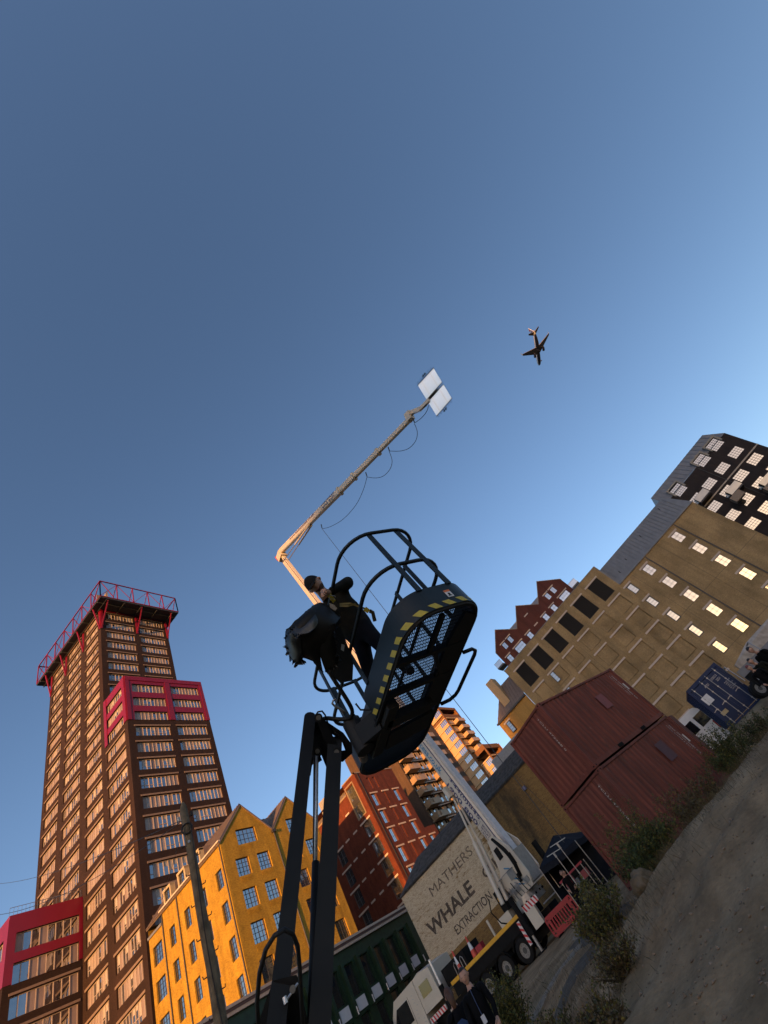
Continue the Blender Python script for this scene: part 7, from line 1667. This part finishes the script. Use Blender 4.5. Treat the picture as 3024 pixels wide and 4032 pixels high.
# ================================================================== utility pole
def pole():
    b = V(8.1, 11.4, 0); g0 = gz(b.x, b.y); T = V(8.05, 11.43, 7.98)
    P = empty("utility_pole", V(b.x, b.y, g0), "weathered timber utility pole with climbing spikes in front of the yellow warehouse", "pole")
    wd = plain("weathered_timber", (.15, .11, .07), rough=.9, var=.35, scale=5, bump=.8, bscale=30); ir = plain("rusty_iron", (.03, .022, .018), rough=.7, metal=.3)
    m = MB(); n = 14; m.tube([b.lerp(T, i / n) + V(.012 * math.sin(i * 1.7), .012 * math.cos(i * 2.1), 0) + V(0, 0, g0 * (1 - i / n) - .0) for i in range(n + 1)], [.165 - .07 * i / n for i in range(n + 1)], 14); m.build("shaft", wd, P, smooth=True)
    m = MB(); m.tube([T - V(0, 0, .02), T + V(0, 0, .16)], [.1, .03], 12); m.build("pole_cap", wd, P)
    v = (C0 - T); v.z = 0; v.normalize(); s = V(-v.y, v.x, 0)
    for i in range(11):
        z = 3.6 + .34 * i; c = b.lerp(T, z / 8) ; d = (s if i % 2 else -s); c = V(c.x, c.y, z); m = MB(); m.tube([c + d * .1, c + d * .19, c + d * .2 + V(0, 0, .05)], .012, 6); m.build("climbing_spike", ir, P)
    c = T - V(0, 0, .62) + v * .12; m = MB(); m.tube([c + s * (.13 * math.cos(a)) + V(0, 0, .13 * math.sin(a)) for a in [math.pi * 2 * k / 16 for k in range(16)]], .022, 8, closed=True); m.build("cable_coil", ir, P)
    for k, d in enumerate((s, -s)):
        c = T - V(0, 0, .28) + d * .16; m = MB(); m.bar(T - V(0, 0, .33), c, .03, .03); m.cyl(c - V(0, 0, .02), c + V(0, 0, .09), .035, 10); m.build("insulator", plain("pale_ceramic", (.4, .37, .32), rough=.3) if k else ir, P)
    m = MB(); c = T - V(0, 0, .95) + v * .105; m.cyl(c, c + v * .01, .035, 12); m.build("number_disc", plain("tin_disc", (.3, .3, .3), rough=.4), P)
    m = MB(); m.tube([V(b.x, b.y, z) + v * .165 + s * (.05 * math.sin(z)) for z in [2.2 + .4 * k for k in range(14)]], .014, 6); m.build("riser_cable", ir, P)
    cab = MATS["black_cable"]
    for q in ((-30, 3605, 30), (-60, 3480, 45)):
        e = PR(q[0], q[1], q[2]); m = MB(); a = T - V(0, 0, .3); m.tube([a.lerp(e, t) - V(0, 0, 1.2 * 4 * t * (1 - t) * .4) for t in [k / 14 for k in range(15)]], .01, 5); m.build("overhead_wire", cab, P)
    for q in ((640, 3540, 30), (800, 3700, 28)):
        e = PR(q[0], q[1], q[2]); m = MB(); a = T - V(0, 0, .35); m.tube([a.lerp(e, k / 10) for k in range(11)], .007, 5); m.build("stay_wire", cab, P)
pole()

# ================================================================== plastic barrier, cones, canopy, stands
def barrier():
    rd = plain("barrier_red", (.30, .006, .012), rough=.4, var=.06); c0 = PR(2189, 3705, 30.6); c1 = PR(2300, 3591, 29.6); c0.z = gz(c0.x, c0.y); c1.z = gz(c1.x, c1.y)
    B = empty("plastic_barrier", (c0 + c1) / 2, "red plastic slotted pedestrian barrier standing behind the crane truck", "barrier")
    e = (c1 - c0); e.z = 0; L = 2.0; e.normalize(); mid = (c0 + c1) / 2; o = mid - e * L / 2; up = V(0, 0, 1); F = V(e.y, -e.x, 0); H = .86; z0 = .06
    sl = [(.30 + .175 * i, .30 + .175 * i + .10, .26, .66) for i in range(8)] + [(.10, .24, .70, .78), (L - .24, L - .10, .70, .78), (.10, .22, .16, .22), (L - .22, L - .10, .16, .22), (.06, .16, .3, .6), (L - .16, L - .06, .3, .6)]
    f = Face((o.x, o.y), math.degrees(math.atan2(e.y, e.x))); m = MB(); poly = [(.0, .14), (.1, z0), (L - .1, z0), (L, .14), (L, .76), (L - .12, H), (.12, H), (0, .76)]
    f.wall(m, [poly], sl, .06, out=.03)
    g = Face((o.x + e.x * L, o.y + e.y * L), math.degrees(math.atan2(-e.y, -e.x))); g.wall(m, [[(L - a, z) for a, z in poly][::-1]], [(L - b, L - a, z, w) for a, b, z, w in sl], .0, out=.03)
    for i in range(len(poly)): a, b = poly[i], poly[(i + 1) % len(poly)]; m.quad(f.p(a[0], a[1], .03), f.p(a[0], a[1], -.03), f.p(b[0], b[1], -.03), f.p(b[0], b[1], .03))
    for v in m.v: v.z += mid.z - 0
    m.build("panel", rd, B)
    for a in (.35, L - .35): m = MB(); c = f.p(a, .03 + mid.z); m.obox(c, e * .05, f.n * .3, up * .035); m.build("foot", mBLK, B)
    m = MB(); f.box(m, .15, L - .15, .72, .82, .03, .05); [setattr(v, 'z', v.z + mid.z) for v in m.v]; m.build("rib", rd, B)
barrier()
def cone(label, y):
    x = 29.15; z = 1.64; C = empty("traffic_cone", (x, y, z), label, "cone", "traffic cones on the truck deck")
    rd = plain("cone_orange_red", (.55, .06, .03), rough=.5); wh = plain("cone_white", (.6, .6, .6), rough=.5); H = 1.0
    m = MB(); m.box((x - .22, y - .22, z), (x + .22, y + .22, z + .06)); m.box((x - .2, y - .2, z + .06), (x + .2, y + .2, z + .14)); m.build("base", mBLK, C)
    for a, b, mt, nm in ((.14, .44, rd, "lower_band"), (.44, .78, wh, "white_sleeve"), (.78, 1.05, rd, "tip")):
        r = lambda t: .16 - .135 * (t - .14) / .95; m = MB(); m.tube([(x, y, z + a), (x, y, z + b)], [r(a), r(b)], 18); m.build(nm, mt, C, smooth=True, sharp=40)
cone("red and white traffic cone on the truck deck, nearer the cab", 20.25); cone("red and white traffic cone on the truck deck beside the red can", 19.0)
def canopy():
    blk = plain("black_canvas", (.010, .012, .018), rough=.8, var=.2); d = 31.0
    a, b = PR(2173, 3338, d), PR(2283, 3318, d - 1); up = V(0, 0, 1); T = empty("canopy_tent", V(29.0, 10.9, gz(29, 10.9)), "black canvas canopy tent between the crane truck and the containers", "tent")
    x0, x1, y0, y1 = 28.0, 30.6, 9.6, 12.2; ze = 2.1; zp = 2.95; g = 0.0
    pk = V((x0 + x1) / 2, (y0 + y1) / 2, zp); C = [V(x0, y0, ze), V(x1, y0, ze), V(x1, y1, ze + .25), V(x0, y1, ze + .25)]
    m = MB()
    for i in range(4):
        p, q = C[i], C[(i + 1) % 4]; md = (p + q) / 2 - V(0, 0, .1); m.quad(p, md, pk); m.quad(md, q, pk); m.quad(p, p - up * .3, md - up * .25, md); m.quad(md, md - up * .25, q - up * .3, q)
    m.build("canvas_roof", blk, T)
    m = MB(); m.quad(C[1], C[2], C[2] - up * 2.2, C[1] - up * 2.1); m.quad(C[2], C[3], C[3] - up * 2.2, C[2] - up * 2.2); m.build("canvas_wall", blk, T)
    for c in C: m = MB(); m.cyl(V(c.x, c.y, 0), c, .025, 8); m.build("tent_leg", mSTEEL, T)
canopy()
def stand(label, u, v, rng, h, head=True):
    p = PR(u, v, rng); b = V(p.x, p.y, gz(p.x, p.y)); S = empty("lighting_stand", b, label, "light stand", "lighting stands beside the canopy"); m = MB(); t = b + V(0, 0, h); m.cyl(b + V(0, 0, .3), t, .018, 8); m.cyl(b + V(0, 0, .25), b + V(0, 0, h * .55), .028, 8); m.build("column", mSTEEL, S)
    for k in range(3):
        a = 2.1 * k + u; m = MB(); e = b + V(.5 * math.cos(a), .5 * math.sin(a), .02); m.cyl(b + V(0, 0, .6), e, .014, 6); m.bar(b + V(0, 0, .3), (b + V(0, 0, .6)).lerp(e, .5), .015, .015); m.build("leg", mSTEEL, S)
    m = MB(); m.bar(t - V(.1, .5, .0), t + V(.08, .4, .15), .03, .03); m.cyl(t - V(0, 0, .1), t + V(0, 0, .08), .05, 8); m.build("boom_arm", mSTEEL, S)
stand("silver lighting stand in front of the black canopy, left of the pair", 2262, 3470, 25.5, 2.1); stand("silver lighting stand beside the red container's end, right of the pair", 2300, 3462, 24.5, 2.2)
def cart():
    c = V(27.0, 9.7, 0); T = empty("equipment_cart", c, "equipment cart with red top bar beside the canopy", "cart"); m = MB(); x0, x1, y0, y1 = 26.5, 27.2, 9.6, 11.0
    for z in (.25, .75, 1.2):
        m.box((x0, y0, z), (x1, y1, z + .05))
    m.build("shelf", mBLK, T); m = MB(); m.box((x0 - .03, y0 - .1, 1.3), (x0 + .04, y1 + .1, 1.38)); m.build("red_bar", plain("cart_red", (.3, .02, .03)), T)
    for x in (x0, x1):
        for y in (y0, y1): m = MB(); m.cyl((x, y, .1), (x, y, 1.35), .02, 6); m.build("upright", mSTEEL, T); m = MB(); m.cyl((x - .03, y, .08), (x + .03, y, .08), .08, 10); m.build("castor", mRUB, T)
    for k, (y, w, h) in enumerate(((9.7, .3, .3), (10.2, .35, .25), (10.65, .3, .35))): m = MB(); m.box((x0 + .08, y, .8), (x1 - .1, y + w, .8 + h)); m.build("equipment_case", plain("case%d" % k, ((.3, .05, .05), (.12, .12, .13), (.25, .24, .22))[k]), T)
cart()

# ================================================================== people on the ground
dk1 = plain("black_coat", (.0045, .0045, .0055), rough=.85, var=.3, spec=.1); dk2 = plain("charcoal_trousers", (.005, .005, .006), rough=.85, spec=.1); ol = plain("olive_parka", (.012, .012, .008), rough=.85, var=.2, spec=.1)
brn = plain("auburn_hair", (.07, .028, .012), rough=.6); dkh = plain("dark_hair", (.015, .011, .009), rough=.6)
p = PR(1828, 3842, 11.0); g = gz(p.x, p.y)
W, J = person("person", "dark-haired woman in black coat with lanyard walking beside the truck", (p.x, p.y, p.z - 1.60), 205, 1.70, dk1, dk2, {'arm': .4}, hair=dkh)
m = MB(); c = J['che']; fw = V(math.cos(R_(205)), math.sin(R_(205)), 0); m.obox(c + fw * .16 - V(0, 0, .22), fw * .004, V(-fw.y, fw.x, 0) * .035, V(0, 0, .05)); m.build("lanyard_card", plain("card_white", (.5, .5, .52)), W); m = MB(); m.tube([c + fw * .11 + V(0, 0, .14), c + fw * .15, c + fw * .16 - V(0, 0, .17)], .006, 5); m.build("lanyard", plain("lanyard_blue", (.03, .05, .12)), W)
p = PR(1772, 3925, 11.6)
W2, J2 = person("person", "person with auburn hair and blue bag seen from behind near the truck cab", (p.x, p.y, p.z - 1.5), 40, 1.62, dk1, dk2, {'arm': .3}, hair=brn, long=True)
m = MB(); c = J2['che'] - V(.2, .12, .18); m.tube([c + V(0, 0, .16), c + V(0, 0, .08), c - V(0, 0, .1), c - V(0, 0, .2)], [.05, .13, .15, .06], 12); m.build("backpack", plain("blue_bag", (.012, .03, .08), rough=.7), W2, smooth=True)
# three figures by the quad at the right edge
for lab, u, v, rng, fac, hgt, tp, pz in (("person in black jacket bending forward at the right edge, topmost of three", 2960, 2556, 22.5, 150, 1.75, dk1, {'lean': .55, 'arm': .7, 'down': .5}), ("person in olive parka raising a pale hand at the right edge, middle of three", 2957, 2603, 22.0, 160, 1.72, ol, {'lean': .35, 'arm': .8, 'down': .3}), ("person in dark coat with red hat at the right edge, lowest of three", 2950, 2630, 21.5, 170, 1.68, dk1, {'lean': .3, 'arm': .5, 'down': .4})):
    p = PR(u, v, rng); f = V(math.cos(R_(fac)), math.sin(R_(fac)), 0); ln = pz['lean'] * .72 * hgt / 1.75; b = V(p.x, p.y, 0) - f * ln; gz_ = gz(b.x, b.y)
    person("person", lab, (b.x, b.y, max(gz_, .0)), fac, (p.z - gz_) / .94 if (p.z - gz_) > 1.3 else hgt, tp, dk2, pz, hair=(plain("red_hat", (.14, .03, .03)) if 'red hat' in lab else dkh), group="people at the right edge")
for lab, u, v, rng, tp in (("person in red top half hidden behind the truck's tail", 2235, 3455, 27.5, plain("red_top", (.2, .025, .025))), ("person in black standing beside the lighting stands", 2262, 3505, 26.0, dk1)):
    p = PR(u, v, rng); person("person", lab, (p.x, p.y, gz(p.x, p.y)), 190, 1.6, tp, dk2, {'arm': .5, 'lean': .1}, hair=brn, group="crew by the canopy")

# ================================================================== white van behind the blue container, quad, low wall
def van():
    c = PR(2690, 2800, 37.5); x, y = c.x, 0.9; g = gz(x, y); V_ = empty("white_van", (x, y, g), "white van mostly hidden between the red and blue containers", "van")
    g += .0; L, W_, H = 5.0, 1.95, 2.5; zt = g + 2.62; pr = [(-W_ / 2, g + .35), (-W_ / 2, g + 1.5), (-W_ / 2 + .12, zt - .25), (-W_ / 2 + .3, zt - .05), (-W_ / 2 + .5, zt), (W_ / 2 - .5, zt), (W_ / 2 - .3, zt - .05), (W_ / 2 - .12, zt - .25), (W_ / 2, g + 1.5), (W_ / 2, g + .35)]
    m = MB(); m.prism([(x, y + a, z) for a, z in pr], (L, 0, 0)); m.build("body", plain("van_white", (.62, .60, .58), rough=.3, var=.04), V_)
    for dx in (.8, 4.1):
        for s in (-1, 1): wheel(V_, V(x + dx, y + s * .85, g + .35), (0, 1, 0), .35, .22)
    for s in (-1, 1): m = MB(); m.box((x - .012, y + s * .5 - .38, g + 1.5), (x - .004, y + s * .5 + .38, g + 2.2)); m.build("rear_window", mGLASS_D, V_)
    for s in (-1, 1): m = MB(); m.box((x - .03, y + s * .86 - .06, g + .9), (x - .004, y + s * .86 + .06, g + 1.4)); m.build("tail_lamp", plain("tail_lamp", (.3, .02, .02), rough=.2), V_)
van()
def quad():
    w = PR(2992, 2712, 24.5); g = gz(w.x, w.y); Q = empty("utility_buggy", V(w.x, w.y - .8, g), "black utility buggy with pale wheel rim at the right edge", "buggy")
    for dx in (0, 1.3):
        for dy in (0, -1.25): wheel(Q, V(w.x + dx, w.y + dy, max(w.z, g + .3)), (.96, .25, 0), .33, .22)
    z = w.z; m = MB(); m.box((w.x - .1, w.y - 1.4, z + .05), (w.x + 1.5, w.y - .05, z + .38)); m.box((w.x + .5, w.y - 1.2, z + .38), (w.x + 1.4, w.y - .15, z + .6)); m.build("body", mBLK, Q)
    m = MB(); m.tube([(w.x - .2, w.y + .1, z + .5), (w.x + .1, w.y + .1, z + 1.3), (w.x + 1.3, w.y + .1, z + 1.3), (w.x + 1.6, w.y + .1, z + .5)], .025, 8); m.tube([(w.x - .2, w.y - 1.4, z + .5), (w.x + .1, w.y - 1.4, z + 1.3), (w.x + 1.3, w.y - 1.4, z + 1.3)], .025, 8); m.build("roll_cage", mSTEEL, Q)
    for k in (0, 1): m = MB(); m.cyl((w.x - .13, w.y - .3 - .8 * k, z + .25), (w.x - .1, w.y - .3 - .8 * k, z + .25), .05, 12); m.build("headlamp", plain("lamp_lens", (.5, .5, .5), rough=.15), Q)
quad()
def lowwall():
    p0 = PR(2893, 2618, 31); p1 = PR(2937, 2531, 31.5); p2 = PR(3040, 2500, 29)
    Wl = empty("ramp_wall", V(p1.x, p1.y, gz(p1.x, p1.y)), "pale worn render wall rising behind the people at the right edge", "wall")
    g = .6; m = MB(); q = V(.25, .02, 0); m.prism([V(p0.x, p0.y, g), p0, p1, p1 + (p1 - p0) * .2 + V(0, -3, 0), V(p1.x, p1.y - 3.5, g)], q); m.build("wall", plain("worn_render", (.36, .31, .26), rough=.9, var=.2, scale=4, dirt=.25, dcol=(.12, .09, .07)), Wl)
    m = MB(); a = p0 + V(-1.2, .4, -.3); b = p1 + V(-1.2, .4, -.45); m.prism([V(a.x, a.y, g), V(a.x, a.y, a.z), V(b.x, b.y - .6, b.z - .2), V(b.x, b.y - 3, b.z - .2), V(b.x, b.y - 3, g)], (.1, 0, 0)); m.build("ramp_panel", plain("grey_ramp", (.13, .13, .14), rough=.6), Wl)
lowwall()

# ================================================================== plants, rocks, grit
def leafmat(name, c1, c2):
    m, t, b = newmat(name); L = t.links; oi = N(t, 'ShaderNodeNewGeometry'); cr = N(t, 'ShaderNodeValToRGB'); cr.color_ramp.elements[0].color = rgb(c1); cr.color_ramp.elements[1].color = rgb(c2)
    L.new(oi.outputs['Random Per Island'], cr.inputs[0]); L.new(cr.outputs[0], b.inputs['Base Color']); b.inputs['Roughness'].default_value = .6; b.inputs['Specular IOR Level'].default_value = .3
    return m
mLEAF = leafmat("leaf_green", (.015, .027, .007), (.06, .075, .016)); mLEAFY = leafmat("leaf_yellowing", (.035, .042, .009), (.14, .115, .02)); mDRY = leafmat("dry_stem_leaf", (.05, .034, .014), (.115, .08, .036)); mTWIG = plain("twig", (.05, .038, .022), rough=.9)
def bush(name, label, c, rad, h, nst, nleaf, mats, seed, cat="bush", lsize=.045, group=None, droop=.3):
    rng = random.Random(seed); c = V(c[0], c[1], gz(c[0], c[1])); B = empty(name, c, label, cat, group); st = MB(); lf = [MB() for _ in mats]
    for s in range(nst):
        a = rng.uniform(0, 2 * math.pi); sp = rad * math.sqrt(rng.random()); top = c + V(math.cos(a) * sp, math.sin(a) * sp, h * rng.uniform(.5, 1.0) * (1 - .35 * (sp / rad) ** 2)); b0 = c + V(math.cos(a) * sp * .25, math.sin(a) * sp * .25, -.03); bend = V(rng.uniform(-1, 1), rng.uniform(-1, 1), 0) * .18 * h
        path = [b0.lerp(top, t) + bend * (t * t) - V(0, 0, droop * .2 * h * max(0, t - .7)) for t in [k / 6 for k in range(7)]]; st.tube(path, [.010 * (1 - .8 * k / 6) + .002 for k in range(7)], 4, caps=False)
        for _ in range(nleaf // nst):
            t = .15 + .85 * rng.random() ** .8; i = min(5, int(t * 6)); p = path[i].lerp(path[i + 1], t * 6 - i); d = V(rng.gauss(0, 1), rng.gauss(0, 1), rng.gauss(.1, .7)).normalized(); off = rng.uniform(.01, .13) * (1.2 - .5 * t); p = p + d * off
            l = lsize * rng.uniform(.6, 1.5); w = l * rng.uniform(.25, .42); x = d; y = x.cross(V(rng.gauss(0, 1), rng.gauss(0, 1), rng.gauss(0, 1))).normalized(); z = x.cross(y); q = lf[0 if len(mats) == 1 or rng.random() < .72 else 1]
            q.quad(p, p + x * l * .45 + y * w + z * w * .25, p + x * l, p + x * l * .45 - y * w + z * w * .25)
    st.build("stems", mTWIG, B)
    for q, mt in zip(lf, mats):
        if q.v: q.build("foliage", mt, B)
def px_ground(u, v, rng): p = PR(u, v, rng); return (p.x, p.y)
bush("bush", "dense green bush growing on the bank in front of the red containers", px_ground(2590, 3400, 14.2), .95, 1.15, 60, 9500, [mLEAF, mLEAFY], 1, group="bushes along the bank")
bush("bush", "brownish weedy bush against the lower container's long side", px_ground(2740, 3170, 15.2), .9, 1.1, 44, 5200, [mDRY, mLEAFY], 2, group="bushes along the bank")
bush("bush", "dark bush below the blue container", px_ground(2830, 2930, 19.5), 1.0, 1.5, 54, 7800, [mLEAF, mLEAFY], 3, group="bushes along the bank")
bush("bush", "small bush spreading toward the right edge above the bank", px_ground(2950, 2840, 20.5), .9, 1.0, 40, 4500, [mLEAF, mDRY], 4, group="bushes along the bank")
bush("bush", "sparse weeds climbing in front of the upper dents of the lower container", px_ground(2520, 3300, 15.6), .9, 2.0, 26, 2800, [mLEAFY, mLEAF], 14, lsize=.05, group="bushes along the bank")
bush("weed_clump", "yellow-green weed clump beside the track left of the boulder", px_ground(2380, 3640, 13.6), .75, 1.15, 46, 3600, [mLEAFY, mDRY], 5, lsize=.05, group="weeds by the track")
bush("weed_clump", "tall leaning weeds between the barrier and the boulder", px_ground(2330, 3570, 16.0), .8, 1.25, 36, 3000, [mLEAFY, mLEAF], 6, lsize=.055, group="weeds by the track")
bush("weed_clump", "tall weeds hiding the truck's middle wheels", px_ground(1985, 3960, 17.0), .8, 1.55, 48, 5200, [mLEAFY, mLEAF], 7, lsize=.05, group="weeds by the track")
bush("weed_clump", "low dry weeds at the near corner of the track", px_ground(2300, 3960, 8.2), .5, .42, 50, 3000, [mDRY, mLEAFY], 8, lsize=.035, group="weeds by the track")
bush("weed_clump", "low dry weeds on the bank edge beside the track", px_ground(2440, 3800, 9.6), .5, .45, 46, 2600, [mDRY, mLEAFY], 9, lsize=.035, group="weeds by the track")
bush("weed_clump", "low weeds where the track meets the frame bottom", px_ground(2130, 4040, 11.5), .6, .6, 46, 2400, [mLEAFY, mDRY], 10, lsize=.04, group="weeds by the track")
bush("shrub", "pine-like shrub at the foot of the utility pole", px_ground(930, 4060, 12.5), 1.0, 3.1, 46, 5200, [mLEAF, mLEAFY], 11, cat="shrub", lsize=.07)
def boulder(label, u, v, rng_, r, seed):
    x, y = px_ground(u, v, rng_); z = gz(x, y); bm = bmesh.new(); bmesh.ops.create_icosphere(bm, subdivisions=4, radius=1)
    for w in bm.verts:
        n = w.co.normalized(); k = 1 + .28 * mn.noise(n * 1.6 + V(seed, 0, 0)) + .12 * mn.noise(n * 4 + V(0, seed, 0)) + .05 * mn.noise(n * 11); w.co = n * k
    me = bpy.data.meshes.new("boulder"); bm.to_mesh(me); bm.free()
    for w in me.vertices: w.co = (w.co.x * r, w.co.y * r * .85, w.co.z * r * .75)
    me.materials.append(plain("clay_boulder", (.14, .10, .062), rough=.95, var=.3, scale=5, bump=1.0, bscale=18))
    for p_ in me.polygons: p_.use_smooth = True
    o = bpy.data.objects.new("boulder", me); COL.objects.link(o); o.location = (x, y, z + r * .35); tag(o, label, "rock", "clay boulders on the bank")
boulder("large clay boulder on the bank edge below the dense bush", 2545, 3490, 13.0, .3, 1); boulder("smaller clay lump against the large boulder", 2585, 3560, 12.0, .2, 5)
# loose stones and clods scattered over the dirt
def grit():
    rng = random.Random(11); m = MB(); cols = MB()
    bmx = [(1, 0, 0), (-1, 0, 0), (0, 1, 0), (0, -1, 0), (0, 0, 1), (0, 0, -1)]; fc = [(0, 2, 4), (2, 1, 4), (1, 3, 4), (3, 0, 4), (2, 0, 5), (1, 2, 5), (3, 1, 5), (0, 3, 5)]
    for k in range(3200):
        d = 3.6 + 13 * rng.random() ** 1.5; a = R_(rng.uniform(-8, 34)); x, y = d * math.cos(a), d * math.sin(a); s = .0045 + .011 * rng.random() ** 5 * 2.2 + .002 * d * rng.random() * .5; z = gz(x, y) + s * .2
        jit = [(b[0] * s * rng.uniform(.6, 1.3), b[1] * s * rng.uniform(.6, 1.3), b[2] * s * rng.uniform(.4, .9)) for b in bmx]; th = rng.uniform(0, 6.28); cs, sn = math.cos(th), math.sin(th)
        m.raw([(x + j[0] * cs - j[1] * sn, y + j[0] * sn + j[1] * cs, z + j[2]) for j in jit], fc)
    o = m.build("loose_grit", leafmat("grit_stone", (.12, .082, .05), (.24, .17, .11))); o["kind"] = "stuff"; o["label"] = "small loose stones scattered over the dirt"
grit()
def stubble():
    rng = random.Random(21); m = MB()
    for k in range(5200):
        t = rng.gauss(.6, 1.1); q = rng.uniform(-3.5, 12); p = CREST0 + CD * q + CN * t
        if rng.random() < .25: p = V(rng.uniform(9, 20), rng.uniform(5, 12))
        z = gz(p.x, p.y); h = rng.uniform(.05, .22); a = rng.uniform(0, 6.28); w = .004; d = V(math.cos(a), math.sin(a), 0); ln = V(rng.gauss(0, .4), rng.gauss(0, .4), 0) * h; b = V(p.x, p.y, z)
        m.quad(b - d * w, b + d * w, b + ln * .5 + V(0, 0, h * .6) + d * w * .6, b + ln + V(0, 0, h), b + ln * .5 + V(0, 0, h * .6) - d * w * .6)
    o = m.build("dry_grass", mDRY); o["kind"] = "stuff"; o["label"] = "thin dry grass along the bank"
stubble()
